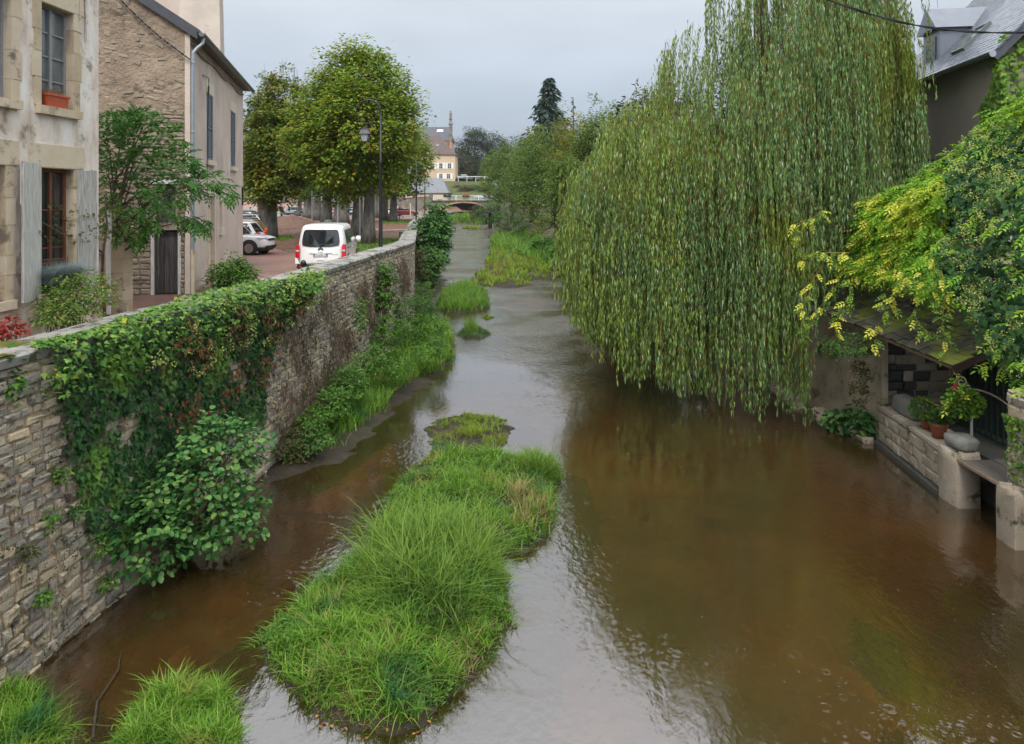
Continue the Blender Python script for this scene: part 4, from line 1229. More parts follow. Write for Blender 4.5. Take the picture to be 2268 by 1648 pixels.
# plank door and boarded hatch in the gable
a, b, c, d = gholes[0]
dr = part('door', MB().obox(fgb, a, b, -.14, -.12, c, d), M['darkwood'], hp); dr["label"] = 'blackened plank door, paler at the foot'
for i in range(5):
    w = (b - a - .12) / 5
    part('plank', MB().obox(fgb, a + .06 + i * w + .004, a + .06 + (i + 1) * w - .004, -.119, -.085 + random.uniform(-.006, .006), c + .02, d - .05), M['darkwood'], dr)
part('jamb', MB().obox(fgb, a - .03, a + .06, -.12, .03, c, d).obox(fgb, b - .06, b + .03, -.12, .03, c, d), M['oldwood'], dr)
part('lintel', MB().obox(fgb, a - .15, b + .2, -.05, .06, d + .003, d + .07), M['rubblestone'], hp)
a, b, c, d = gholes[1]
hat = part('hatch', MB().obox(fgb, a, b, -.14, -.12, c, d), M['darkwood'], hp)
part('hatch_lintel', MB().obox(fgb, a - .15, b + .15, -.05, .05, d + .003, d + .14), M['oldwood'], hat)
# projecting stones of the gable: squared ones near the corner, a few lost in the render
items = []
z = 6.9
rows = 0
while z < 8.9:
    h = random.uniform(.10, .17); u = .16
    ext = 1.3 + .5 * math.sin(z * 2)
    while u < ext * (1.15 - .25 * abs(z - 8)):
        ln = random.uniform(.16, .42)
        q = fp(fgb, u + ln / 2, .0, z + h / 2)
        items.append((q, math.atan2(dg[1], dg[0]), (ln - .02, random.uniform(.03, .07), h - .02), random.uniform(-.12, .12)))
        u += ln
    z += h
z = PZ
while z < 6.9:
    h = random.uniform(.12, .2)
    for u, lim in ((.13, .27), (1.1, 2.4)):
        if 5.4 < z and lim == .27: lim = .4
        while u < lim - .08:
            ln = min(random.uniform(.14, .4), lim - u)
            items.append((fp(fgb, u + ln / 2, 0, z + h / 2), math.atan2(dg[1], dg[0]), (ln - .025, random.uniform(.02, .06), h - .025), random.uniform(-.08, .08)))
            u += ln
    z += h
for k in range(80):
    u = random.uniform(.2, 3.2); z = random.uniform(8.9, min(11.2 + u * .5, 12.4))
    items.append((fp(fgb, u, -.03, z), math.atan2(dg[1], dg[0]), (random.uniform(.12, .36), random.uniform(.035, .05), random.uniform(.06, .18)), random.uniform(-.3, .3)))
lay_stones(hp, items, M['rubblestone'], None, 300)
# chimneys / taller block behind the roof
def taper(mb, c, w0, d0, w1, d1, z0, z1, fr):
    V = []
    for z, w, d in ((z0, w0, d0), (z1, w1, d1)):
        for a, b in ((-1, -1), (1, -1), (1, 1), (-1, 1)):
            q = np.array(c) + fr[1] * a * d / 2 + fr[2] * b * w / 2; V.append((q[0], q[1], z))
    mb.hexa(V)
mb = MB(); c1 = at(447, 0, 34)[:2]; taper(mb, c1, 2.0, 1.2, 1.55, 1.0, 9.5, 19.5, fl)
st = part('chimney_stack', mb, M['greyrender'] if False else M['pink'], roof)
mb = MB(); c2 = at(372, 0, 36)[:2]; taper(mb, c2, 1.35, 1.2, 1.25, 1.2, 9.5, 19.5, fl)
part('chimney_stack', mb, M['pink'], roof)
# cables
cb = MB()
pA = np.array(fp(fgb, 2.6, .09, 13.1)); pB = np.array(fp(fgb, -.03, .12, EAV - .85))
tpar = np.linspace(0, 1, 26)
for ph in (0, 2.1, 4.2):
    P = pA + (pB - pA) * tpar[:, None]
    P[:, 2] -= .18 * np.sin(math.pi * tpar)
    P[:, 2] += .022 * np.cos(tpar * 70 + ph); P[:, :2] += fgb[2] * (.022 * np.sin(tpar * 70 + ph))[:, None]
    cb.tube(P, .016, 5)
tag(part('power_cable', cb, M['cable']), 'twisted black cable clipped across the rubble gable', 'cable')
rp = MB(); tp = np.linspace(0, 1, 60)
for ph in (0, 2.1, 4.2):
    P = np.array([fp(fl, .1 + 11.2 * t, .06 + .03 * math.cos(t * 110 + ph), EAV - .32 - .10 * math.sin(t * 9) ** 2 + .03 * math.sin(t * 110 + ph)) for t in tp])
    rp.tube(P, .022, 5)
tag(part('cable_bundle', rp, M['rope']), 'thick bundle of pale cables under the eaves of the pink house', 'cable')
ins = MB(); b0 = uL(24.3)
ins.tube([fp(fl, b0, 0, EAV - 1.0), fp(fl, b0, .05, EAV - 1.0), fp(fl, b0 + .9, .06, EAV - .95), fp(fl, b0 + .82, .07, EAV - 1.25)], .014, 5)
ins.tube([fp(fl, b0 + .8, .07, EAV - 1.25), fp(fl, b0 + .74, .07, EAV - 1.55)], .03, 6)
ins.tube([fp(fl, b0 + .74, .07, EAV - 1.55), fp(fl, b0 + .72, .05, 9.0), fp(fl, b0 + .70, .04, 6.2)], .009, 5)
tag(part('wire_bracket', ins, M['iron']), 'iron bracket with hanging wire on the pink wall above the first shutter', 'bracket')
mb = MB(); q = uL(33.3); mb.obox(fl, q, q + .25, .002, .05, 6.0, 6.85)
part('wall_plaque', mb, M['iron'], hp)

# stone pier and low wall of the garden between the two houses
pr = thing('stone_pier', 'square stone gate pier between the plastered house and the rubble gable', 'pier', (*at(262, 600, 17.6)[:2], PZ))
c = at(262, 600, 17.6)
zz = PZ
for i in range(5):
    h = random.uniform(.3, .5)
    if zz + h > 5.35: h = 5.35 - zz
    part('block', MB().box(c[0] - .24, c[0] + .24, c[1] - .22, c[1] + .22, zz + .003, zz + h - .003), M['dressed'], pr)
    zz += h
    if zz > 5.3: break
wp = MB(); q = at(240, 520, 17.2)
wp.tube([(q[0], q[1], PZ + .2), (q[0], q[1], 5.0), (q[0] + .03, q[1], 5.7), (q[0] - .06, q[1] + .1, 6.0)], .06, 8)
tag(part('vent_pipe', wp, M['whitewood']), 'pale drain pipe beside the garden pier', 'pipe')

# ================================================================ RIGHT BANK
# the wall below the willow, the washhouse ledge, its roof and pots
bw = thing('bank_wall', 'rendered river wall under the willow on the right bank', 'wall', (9.3, 22, 0))
mb = MB()
path = [(9.45, 18.6), (9.0, 22.0), (8.7, 26), (8.4, 31)]
V = []
for x, y in path:
    V += [(x, y, -.6), (x + .06, y, 2.9), (x + .7, y, 2.9), (x + .7, y, -.6)]
f = []
for i in range(len(path) - 1):
    a = 4 * i
    f += [(a, a + 1, a + 5, a + 4), (a + 1, a + 2, a + 6, a + 5)]
f += [(3, 2, 1, 0), (4 * len(path) - 4, 4 * len(path) - 3, 4 * len(path) - 2, 4 * len(path) - 1)]
mb.add(V, f)
part('render_face', mb, M['bankrender'], bw)
items = []
for k in range(60):
    t = random.random(); y = 18.8 + 8 * t; x = float(np.interp(y, [18.6, 22, 26], [9.45, 9.0, 8.7]))
    items.append(((x - .12 + random.uniform(-.25, .12), y, random.uniform(-.08, .12)), math.pi / 2 + random.uniform(-.4, .4), (random.uniform(.2, .5), random.uniform(.12, .25), random.uniform(.1, .22)), random.uniform(-.2, .2)))
lay_stones(bw, items, M['ledgestone'], None, 60)

lv = thing('washhouse', 'small riverside washhouse with mossy stone roof and stone ledge', 'washhouse', (10, 17, 0))
LE = np.array([(9.42, 18.55), (9.14, 15.35)])            # ledge front line
def lp(t, n): 
    p = LE[0] + (LE[1] - LE[0]) * t
    return np.array([p[0] + n, p[1]])
fe = (LE[0], (LE[1] - LE[0]) / np.linalg.norm(LE[1] - LE[0]), np.array([-1.0, -.09]))
LL = float(np.linalg.norm(LE[1] - LE[0]))
mbx = MB().obox(fe, 0, LL, -.75, -.02, -.6, .93)
part('ledge_core', mbx, M['bankrender'], lv)
# blocks on the face of the ledge
items = []
z = .12
while z < .92:
    h = random.uniform(.18, .3)
    if z + h > .9: h = .93 - z
    u = .02
    while u < LL - .05:
        ln = min(random.uniform(.25, .6), LL - u)
        q = fp(fe, u + ln / 2, 0, z + h / 2)
        items.append((q, math.atan2(fe[1][1], fe[1][0]) + math.pi, (ln - .02, random.uniform(.02, .05), h - .02), random.uniform(-.03, .03)))
        u += ln
    z += h
lay_stones(lv, items, M['ledgestone'], None, 80)
u = 0
while u < LL:
    ln = min(random.uniform(.5, .9), LL - u)
    part('ledge_slab', MB().obox(fe, u + .005, u + ln - .005, -.8, .05 + random.uniform(-.02, .02), .935, 1.02 + random.uniform(-.01, .01)), M['ledgestone'], lv)
    u += ln
part('footing', MB().obox(fe, 0, LL, -.1, .13, -.6, .1), M['darkstone'], lv)
_CB = True
# rounded boulder on the corner block
def boulder(name, c, s, mat, parent=None, seed=0, sq=.75):
    n, m = 14, 9
    V = []
    for j in range(m + 1):
        ph = math.pi * j / m - math.pi / 2
        for i in range(n):
            th = 2 * math.pi * i / n
            x, y, z = math.cos(ph) * math.cos(th), math.cos(ph) * math.sin(th), math.sin(ph)
            x, y, z = [math.copysign(abs(a) ** sq, a) for a in (x, y, z)]
            k = 1 + .05 * math.sin(3 * th + seed) + .04 * math.sin(5 * ph + 2 * th + seed)
            V.append((c[0] + s[0] * x * k, c[1] + s[1] * y * k, c[2] + s[2] * z * k))
    f = [(j * n + i, j * n + (i + 1) % n, (j + 1) * n + (i + 1) % n, (j + 1) * n + i) for j in range(m) for i in range(n)]
    return part(name, MB().add(V, f), mat, parent, True)
boulder('corner_block', (9.31, 15.02, .25), (.27, .33, .86), M['ledgestone'], lv, 6, .2)
tag(boulder('boulder', (9.34, 15.0, 1.25), (.27, .32, .15), M['granite'], None, 1, .62), 'rounded grey boulder on the corner of the washhouse ledge', 'stone')
tag(boulder('trough_stone', (9.72, 17.6, 1.22), (.24, .62, .22), M['granite'], None, 4, .5), 'long hollowed stone lying at the back of the ledge', 'stone')
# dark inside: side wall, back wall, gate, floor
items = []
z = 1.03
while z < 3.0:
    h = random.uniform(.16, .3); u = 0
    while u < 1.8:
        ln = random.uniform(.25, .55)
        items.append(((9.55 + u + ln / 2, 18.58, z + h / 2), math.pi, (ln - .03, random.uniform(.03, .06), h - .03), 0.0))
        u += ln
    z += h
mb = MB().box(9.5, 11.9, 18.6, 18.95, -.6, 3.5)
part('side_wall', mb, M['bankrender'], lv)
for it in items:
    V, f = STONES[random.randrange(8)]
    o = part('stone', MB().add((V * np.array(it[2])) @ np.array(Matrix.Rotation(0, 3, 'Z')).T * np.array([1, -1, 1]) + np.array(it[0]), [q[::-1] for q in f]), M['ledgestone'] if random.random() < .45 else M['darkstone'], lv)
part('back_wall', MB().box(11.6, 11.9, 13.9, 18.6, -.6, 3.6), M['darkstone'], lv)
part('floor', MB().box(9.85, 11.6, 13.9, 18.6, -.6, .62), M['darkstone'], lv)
part('corner_pillar', MB().box(9.40, 9.56, 18.36, 18.62, 1.02, 3.0), M['bankrender'], lv)
gtm = thing('gate', 'dark green barred gate at the back of the washhouse', 'gate', (11.2, 16, .65))
for i in range(22):
    part('bar', MB().box(11.18, 11.21, 14.05 + i * .2, 14.08 + i * .2, .66, 2.75), M['gate'], gtm)
for zz in (.68, 1.7, 2.65):
    part('rail', MB().box(11.17, 11.22, 14.0, 18.5, zz, zz + .05), M['gate'], gtm)
# roof of flat stones
e0, e1 = np.array([8.86, 20.3, 3.12]), np.array([9.16, 15.15, 2.86])
r0, r1 = e0 + (2.6, 0, 1.25), e1 + (2.6, 0, 1.25)
rd = MB(); rd.prism([e0, e1, r1, r0], (0, 0, -.05)); part('roof_deck', rd, M['beam'], lv)
rows = 15; nn = 0
lmes = []
for k in range(6):
    V = []
    for x, y in ((-.5, -.5), (.5, -.5), (.5, .5), (-.5, .5)):
        V.append((x + random.uniform(-.07, .07), y + random.uniform(-.09, .09), 0))
    V += [(x, y, 1 + random.uniform(-.3, .3)) for x, y, _ in V]
    me = MB().hexa(V).mesh('roof_stone'); me.materials.append(M['lave']); lmes.append(me)
edir = unit(e1 - e0); sdir = unit(r0 - e0); nd = unit(np.cross(sdir, edir)); nd = nd if nd[2] > 0 else -nd
Lr = float(np.linalg.norm(e1 - e0)); Ls = float(np.linalg.norm(r0 - e0))
rl_ = worldloc(lv)
for r in range(rows):
    u = -.05
    while u < Lr:
        ln = random.uniform(.22, .42)
        c = e0 + edir * (u + ln / 2) + sdir * (r * Ls / rows + .06) + nd * (.03 + .012 * random.random())
        o = link('roof_stone', lmes[random.randrange(6)], None, lv)
        tl = .09
        B = np.column_stack([edir * (ln - .012), (sdir * math.cos(tl) - nd * math.sin(tl)) * .30, nd * random.uniform(.022, .035)])
        Mx = Matrix(((*B[0], c[0] - rl_[0]), (*B[1], c[1] - rl_[1]), (*B[2], c[2] - rl_[2]), (0, 0, 0, 1)))
        o.matrix_local = Mx
        u += ln
# verge boards and eaves rail
part('eaves_board', MB().prism([e0 + (.02, 0, -.05), e1 + (.02, 0, -.05), e1 + (.02, 0, -.12), e0 + (.02, 0, -.12)], (.04, 0, .0)), M['rust'], lv)
part('verge_board', MB().prism([e1 + (.05, .03, -.05), r1 + (0, .03, -.05), r1 + (0, .03, -.33), e1 + (.05, .03, -.30)], (0, .05, 0)), M['beam'], lv)
for i in range(3):
    part('verge_strip', MB().prism([e1 + (.0, -.02 - .012 * i, -.02 + .03 * i), r1 + (0, -.02 - .012 * i, -.02 + .03 * i), r1 + (0, -.02 - .012 * i, .0 + .03 * i), e1 + (0, -.02 - .012 * i, .0 + .03 * i)], (0, .06, 0)), M['plank'], lv)
# scrolled bracket
sc = []
bx, by, bz = 9.20, 14.95, 2.50
for i in range(26):
    a = i / 25 * 3.4 * math.pi
    r = .03 + .115 * (i / 25)
    sc.append((bx + .10 + r * math.cos(a + .4), by, bz - .0 + r * math.sin(a + .4)))
end = sc[-1]
for t in np.linspace(.12, 1, 9):
    sc.append((end[0] + 1.25 * t, by - .02, end[2] + .10 * math.sin(t * 3.0) - .62 * t ** 1.5))
br = MB(); br.tube(sc, .018, 6)
tag(part('scroll_bracket', br, M['rust']), 'rusty scrolled iron bracket under the washhouse roof corner', 'bracket')
# right pillar of rubble, at the picture's edge
rp_ = thing('stone_pillar', 'rubble stone wall end at the right edge beside the landing board', 'wall', (9.6, 12.9, 0))
part('core', MB().box(9.24, 9.9, -11, 13.46, -.6, 2.75), M['mortar'], rp_)
boulder('lower_block', (9.13, 13.19, .2), (.125, .27, .83), M['ledgestone'], rp_, 9, .2)
items = []
z = -.2
while z < 2.72:
    h = random.uniform(.12, .26)
    if z + h > 2.72: h = 2.75 - z
    y = 10.3
    while y < 13.4:
        ln = min(random.uniform(.25, .6), 13.44 - y)
        items.append(((9.24, y + ln / 2, z + h / 2), math.pi / 2 + math.pi, (ln - .02, random.uniform(.02, .06), h - .02), random.uniform(-.05, .05)))
        y += ln
    x = 9.26
    while x < 9.9:
        ln = min(random.uniform(.2, .4), .66)
        x += ln
    z += h
for it in list(items):
    pass
# stones facing the river (-x)
fix = []
for c, yaw, s3, tl in items:
    fix.append((c, math.pi / 2, s3, tl))
lay_stones(rp_, fix, M['wallstone'], None, 120)
# landing board between pillar and corner block
lb = thing('landing_board', 'weathered plank landing between the ledge corner and the right pillar', 'landing', (9.5, 14.1, .98))
for i in range(5):
    part('plank', MB().box(9.10 + i * .17, 9.26 + i * .17, 13.42, 14.72, .94, .985 + random.uniform(-.006, .006)), M['plank'], lb)
part('edge_strip', MB().box(9.075, 9.098, 13.42, 14.74, .93, .99), M['rust'], lb)
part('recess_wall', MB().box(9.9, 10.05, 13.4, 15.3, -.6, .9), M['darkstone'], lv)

# pots on the ledge
def pot(c, r, h, mat, name, label, cat='plant pot'):
    t = thing(name, label, cat, c)
    part('pot', MB().lathe(c, [(r * .68, 0), (r * .9, h * .75), (r * .92, h * .76), (r * 1.04, h * .77), (r * 1.06, h), (r * .95, h), (r * .9, h * .85)], 16), mat, t, True)
    return t
def foliage_ball(c, rad, n, ln, wd, T=T_ROUND, flat_=.75, up=.5):
    d = rvec(n); rr = rng.uniform(.35, 1, n) ** .6
    P = np.asarray(c) + d * rr[:, None] * np.asarray(rad)
    return leaves(T, P, d + rvec(n) * .6 + (0, 0, .2), rvec(n) * .7 + (0, 0, 1), rng.uniform(ln * .7, ln * 1.2, n), rng.uniform(wd * .7, wd * 1.2, n))
pc = (9.42, 15.95, 1.03)
t = pot(pc, .19, .33, M['terracotta'], 'flower_pot', 'clean terracotta pot with low leaves at the front of the ledge')
V, Fa = foliage_ball((pc[0], pc[1], pc[2] + .42), (.26, .26, .14), 260, .10, .07)
part('leaves', fastmesh('leaves', V - worldloc(t), Fa), M['bush'], t)
pc = (9.52, 16.55, 1.03)
t = pot(pc, .17, .27, M['terracotta'], 'flower_pot', 'duller pot with pale green plant behind the terracotta pot')
V, Fa = foliage_ball((pc[0] - .03, pc[1] + .1, pc[2] + .42), (.30, .36, .26), 700, .06, .035)
part('leaves', fastmesh('leaves', V - worldloc(t), Fa), M['weed'], t)
hb = (9.36, 14.98, 1.86)
t = thing('hanging_basket', 'geranium in a dark hanging pot below the scrolled bracket', 'hanging basket', hb)
part('pot', MB().lathe((hb[0], hb[1], hb[2] - .1), [(.09, 0), (.15, .17), (.16, .2), (.13, .2)], 14), M['greenmetal'], t, True)
cd = MB()
for a in (0, 2.1, 4.2):
    cd.tube([(hb[0] + .14 * math.cos(a), hb[1] + .14 * math.sin(a), hb[2] + .08), (hb[0] - .02, hb[1], bz - .12)], .004, 4)
part('cords', cd, M['cable'], t)
V, Fa = foliage_ball((hb[0], hb[1], hb[2] + .2), (.36, .34, .30), 1100, .075, .07)
part('leaves', fastmesh('leaves', V - worldloc(t), Fa), M['vine'], t)
V, Fa = foliage_ball((hb[0] - .22, hb[1] - .1, hb[2] + .55), (.05, .05, .04), 30, .04, .035)
part('flower', fastmesh('flower', V - worldloc(t), Fa), M['redflower'], t)
tag(part('post', MB().box(9.66, 9.70, 15.2, 15.24, 1.0, 1.75), M['oldwood']), 'thin grey wooden stake standing behind the boulder', 'stake')

# ---------------------------------------------------------------- the slate-roofed house, top right
dr_ = np.array([.149, 1.0]); dr_ /= np.linalg.norm(dr_)
rc = np.array([14.0, 20.7])
fr_ = (rc, dr_, np.array([-dr_[1], dr_[0]]))        # outward to the river; u runs away from the viewer
hr = thing('house', 'grey rendered house with wet slate roof at the upper right', 'house', (16, 24, 2.9))
EV = 10.65; HL = 9.0; SL = math.tan(math.radians(46)); HD = 4.2
rh = [(2.8, 3.5, 5.6, 7.7), (4.6, 5.3, 5.6, 7.7), (6.4, 7.1, 5.6, 7.7)]
mbr = open_wall(fr_, 0, HL, 2.0, EV, rh, .18)
mbr.f = [q[::-1] for q in mbr.f]
mbr.add([fp(fr_, 0, 0, 2), fp(fr_, 0, -2 * HD, 2), fp(fr_, 0, -2 * HD, EV), fp(fr_, 0, -HD, EV + HD * SL), fp(fr_, 0, 0, EV)], [(0, 1, 2, 3, 4)])
mbr.add([fp(fr_, HL, 0, 2), fp(fr_, HL, -2 * HD, 2), fp(fr_, HL, -2 * HD, EV), fp(fr_, HL, -HD, EV + HD * SL), fp(fr_, HL, 0, EV)], [(4, 3, 2, 1, 0)])
part('wall', mbr, M['greyrender'], hr)
for a, b, c, d in rh:
    window(hr, fr_, a, b, c, d, -.16, 2, 3, M['whitewood'], M['glass'], .05)
    slat_shutter(hr, fr_, a - .42, a - .03, c, d, .01, M['paleshutter'], 18)
    slat_shutter(hr, fr_, b + .03, b + .42, c, d, .01, M['paleshutter'], 18)
rd = MB(); ov = .32
def rpnt(u, s): # s: metres up the slope from the eaves edge
    return np.array(fp(fr_, u, ov - s * math.cos(math.radians(46)), EV - ov * SL + .12 + s * math.sin(math.radians(46))))
SLEN = (HD + ov) / math.cos(math.radians(46))
rd.prism([rpnt(-.3, 0), rpnt(HL + .3, 0), rpnt(HL + .3, SLEN), rpnt(-.3, SLEN)], (0, 0, -.08))
rd.prism([fp(fr_, -.3, -HD, EV + HD * SL + .1), fp(fr_, HL + .3, -HD, EV + HD * SL + .1), fp(fr_, HL + .3, -2 * HD - .3, EV - .2), fp(fr_, -.3, -2 * HD - .3, EV - .2)], (0, 0, -.08))
rf2 = part('roof', rd, M['slatedark'], hr)
sm_ = MB().hexa([(-.5, -.5, 0), (.5, -.5, 0), (.5, .5, 0), (-.5, .5, 0), (-.5, -.5, 1), (.5, -.5, 1), (.5, .5, .4), (-.5, .5, .4)]).mesh('slate'); sm_.materials.append(M['slate'])
udir = np.array([fr_[1][0], fr_[1][1], 0]); sdir = unit(rpnt(0, 1) - rpnt(0, 0)); nd = unit(np.cross(sdir, udir)); nd = nd if nd[2] > 0 else -nd
cand = []
r = 0
while r * .165 < SLEN:
    u = -.3 - (.11 if r % 2 else 0)
    while u < HL + .3:
        cand.append((u + .11, r * .165 + .09)); u += .22
    r += 1
PP = np.array([rpnt(u, s) for u, s in cand])
xx, yy = proj(PP)
vis = (xx < 2275) & (yy > -8) & (xx > 1900)
order = np.argsort(-(vis * 1000 + 50 / PP[:, 1] * vis))
rest = MB(); cube = np.array([(-.5, -.5, 0), (.5, -.5, 0), (.5, .5, 0), (-.5, .5, 0), (-.5, -.5, 1), (.5, -.5, 1), (.5, .5, .4), (-.5, .5, .4)])
rl_ = worldloc(hr)
for k, i in enumerate(order):
    tl = random.uniform(.045, .06) + random.choice((0, 0, 0, .01))
    B = np.column_stack([udir * .214, (sdir * math.cos(tl) - nd * math.sin(tl)) * .27, nd * .010])
    c = PP[i] + nd * random.uniform(.010, .014)
    if k < 300:
        o = link('slate', sm_, None, hr)
        o.matrix_local = Matrix(((*B[0], c[0] - rl_[0]), (*B[1], c[1] - rl_[1]), (*B[2], c[2] - rl_[2]), (0, 0, 0, 1)))
    else:
        rest.add(cube @ B.T + c, [(0, 3, 2, 1), (4, 5, 6, 7), (0, 1, 5, 4), (1, 2, 6, 5), (2, 3, 7, 6), (3, 0, 4, 7)])
o = part('further_slates', rest, M['slate'], hr); o["kind"] = 'stuff'
gt = MB(); V = []; k = 9
for u in (-.35, HL + .35):
    for i in range(k):
        a = math.pi + math.pi * i / (k - 1)
        V.append(fp(fr_, u, ov + .06 + .10 * math.cos(a), EV - ov * SL + .12 + .10 * math.sin(a)))
gt.add(V, [(i, i + 1, k + i + 1, k + i) for i in range(k - 1)] + [tuple(range(k - 1, -1, -1))])
g2 = part('gutter', gt, M['gutter'], hr)
part('gutter_end', MB().lathe(fp(fr_, -.37, ov + .06, EV - ov * SL + .08), [(.0, -.005), (.10, -.004), (.10, .004), (0, .005)], 12, 'y'), M['zinc'], g2)
vb = MB(); vb.prism([rpnt(-.34, -.1) + nd * .04, rpnt(-.34, SLEN) + nd * .04, rpnt(-.34, SLEN) - nd * .22, rpnt(-.34, -.1) - nd * .22], udir * .03)
part('verge_board', vb, M['slatedark'], hr)
# roof window and dormer
sk = MB()
def sq(u0, u1, s0, s1, lo, hi):
    P = [rpnt(u0, s0), rpnt(u1, s0), rpnt(u1, s1), rpnt(u0, s1)]
    sk.hexa([p + nd * lo for p in P] + [p + nd * hi for p in P])
sq(3.0, 3.9, 1.0, 1.08, .02, .11); sq(3.0, 3.9, 2.1, 2.18, .02, .11); sq(3.0, 3.08, 1.08, 2.1, .02, .11); sq(3.82, 3.9, 1.08, 2.1, .02, .11)
skl = part('roof_window', sk, M['gutter'], hr)
sk = MB(); sq(3.08, 3.82, 1.08, 2.1, .04, .07); part('pane', sk, M['glasspale'], skl)
dm = MB(); dm.obox(fr_, 5.2, 6.6, -2.4, -.5, EV + .3, EV + 1.75)
dor = part('dormer', dm, M['slate'], hr)
part('dormer_roof', MB().prism([fp(fr_, 5.05, -.3, EV + 1.74), fp(fr_, 6.75, -.3, EV + 1.74), fp(fr_, 5.9, -.3, EV + 2.6)], np.append(fr_[2] * -2.4, 0)), M['slate'], dor)
part('dormer_window', MB().obox(fr_, 5.5, 6.3, -.5, -.47, EV + .45, EV + 1.5), M['glass'], dor)
# wire crossing the top right corner
wr = MB(); pa, pb = at(1700, -55, 12), at(2330, 70, 12.5)
tq = np.linspace(0, 1, 30); P = pa + (pb - pa) * tq[:, None]; P[:, 2] -= .35 * np.sin(math.pi * tq)
for ph in (0, 3.14):
    Q = P.copy(); Q[:, 2] += .012 * np.cos(tq * 160 + ph); Q[:, 1] += .012 * np.sin(tq * 160 + ph); wr.tube(Q, .012, 5)
# fixed to the houses on both banks
P2 = np.vstack([np.array([(-8.3, 13.2, 12.4)]), pa[None]])
tq = np.linspace(0, 1, 24); P2 = P2[0] + (P2[1] - P2[0]) * tq[:, None]; P2[:, 2] += 0
wr.tube(P2, .014, 5)
P3 = np.vstack([pb[None], np.array([(14.2, 19.9, 9.6)])]); wr.tube(P3, .014, 5)
tag(part('overhead_wire', wr, M['cable']), 'black overhead wire sagging across the top right corner', 'wire')

# ================================================================ BRIDGE AND BEYOND
bg = thing('stone_bridge', 'single-arch stone bridge with white railings across the far river', 'bridge', (-11, 170, 1))
BX, HS, SPR, CRN = -11.2, 5.0, 3.6, 5.28
arch = [(BX + HS * math.cos(a), SPR + (CRN - SPR) * math.sin(a)) for a in np.linspace(math.pi, 0, 21)]
fz = MB()
front = [(-24, .2), (-24, 5.78)]
V = []
for x, z in arch: V += [(x, 169.5, z), (x, 169.5, 5.72)]
fz.add(V, [(2 * i, 2 * i + 2, 2 * i + 3, 2 * i + 1) for i in range(20)])
fz.box(-24, BX - HS, 169.5, 176.6, -.5, 5.72); fz.box(BX + HS, 2, 169.5, 176.6, -.5, 5.72)
V = []
for x, z in arch: V += [(x, 169.5, z), (x, 176.6, z)]
fz.add(V, [(2 * i, 2 * i + 1, 2 * i + 3, 2 * i + 2) for i in range(20)])
part('spandrel_wall', fz, M['bridgestone'], bg)
for i in range(22):
    a0 = math.pi - math.pi * i / 22; a1 = math.pi - math.pi * (i + .94) / 22
    q = []
    for a, k in ((a0, 1), (a1, 1), (a1, 1.11), (a0, 1.11)):
        q.append((BX + HS * k * math.cos(a), 169.46, SPR + (CRN - SPR) * math.sin(a) + (k - 1) * 3.4 * max(math.sin(a), .5)))
    part('arch_stone', MB().prism(q, (0, -.12, 0)), M['voussoir'], bg)
part('string_course', MB().box(-20, 2, 169.2, 169.6, 5.722, 5.95), M['bridgestone'], bg)
part('end_post', MB().box(-19.4, -18.6, 169.1, 169.9, 5.96, 7.15).box(-19.5, -18.5, 169.0, 170, 7.15, 7.3), M['bridgestone'], bg)
rl1 = MB().box(-18.5, -2.4, 169.32, 169.40, 7.0, 7.09).box(-18.5, -2.4, 169.33, 169.39, 6.06, 6.12)
part('railing', rl1, M['rail'], bg)
bme = MB().box(-.035, .035, -.025, .025, 0, .9).mesh('baluster'); bme.materials.append(M['rail'])
pme = MB().box(-.07, .07, -.06, .06, 0, 1.12).mesh('railing_post'); pme.materials.append(M['rail'])
for i in range(58):
    o = link('baluster', bme, None, bg); o.location = (-18.3 + i * .278 + 11, -.64, 5.11)
for i in range(7):
    o = link('railing_post', pme, None, bg); o.location = (-18.45 + i * 2.66 + 11, -.64, 4.95)
for lbl, x, fm in (('dark flower trough hanging on the left part of the bridge railing', -15.2, M['bush']), ('flower trough of orange blooms hanging on the middle of the bridge railing', -10.8, M['flower'])):
    t = thing('flower_trough', lbl, 'planter', (x, 169.1, 6.8))
    part('box', MB().box(x - .8, x + .8, 168.9, 169.28, 6.65, 6.95), M['blackplastic'], t)
    V, Fa = foliage_ball((x, 169.1, 7.1), (.8, .25, .35), 260, .2, .16)
    part('plants', fastmesh('plants', V - worldloc(t), Fa), fm, t)
# retaining wall of the bridge approach
ap = thing('retaining_wall', 'grey stone wall rising from the car park to the far bridge', 'wall', (-34, 157, PZ))
mb = MB(); V = []
pth = [(-47, 148.2, 5.0), (-40, 152.4, 5.3), (-30, 159.0, 6.0), (-18.6, 166.5, 6.75)]
for x, y, z in pth: V += [(x, y, 2.6), (x, y, z), (x, y + .6, z), (x, y + .6, 2.6)]
mb.add(V, [q for i in range(3) for q in ((4 * i, 4 * i + 4, 4 * i + 5, 4 * i + 1), (4 * i + 1, 4 * i + 5, 4 * i + 6, 4 * i + 2), (4 * i + 2, 4 * i + 6, 4 * i + 7, 4 * i + 3))] + [(0, 1, 2, 3), (15, 14, 13, 12)])
part('wall_face', mb, M['bridgestone'], ap)
mb = MB()
for (x, y, z), (x2, y2, z2) in zip(pth[:-1], pth[1:]):
    mb.prism([(x, y - .1, z + .01), (x2, y2 - .1, z2 + .01), (x2, y2 + .7, z2 + .01), (x, y + .7, z + .01)], (0, 0, .15))
part('coping', mb, M['coping'], ap)

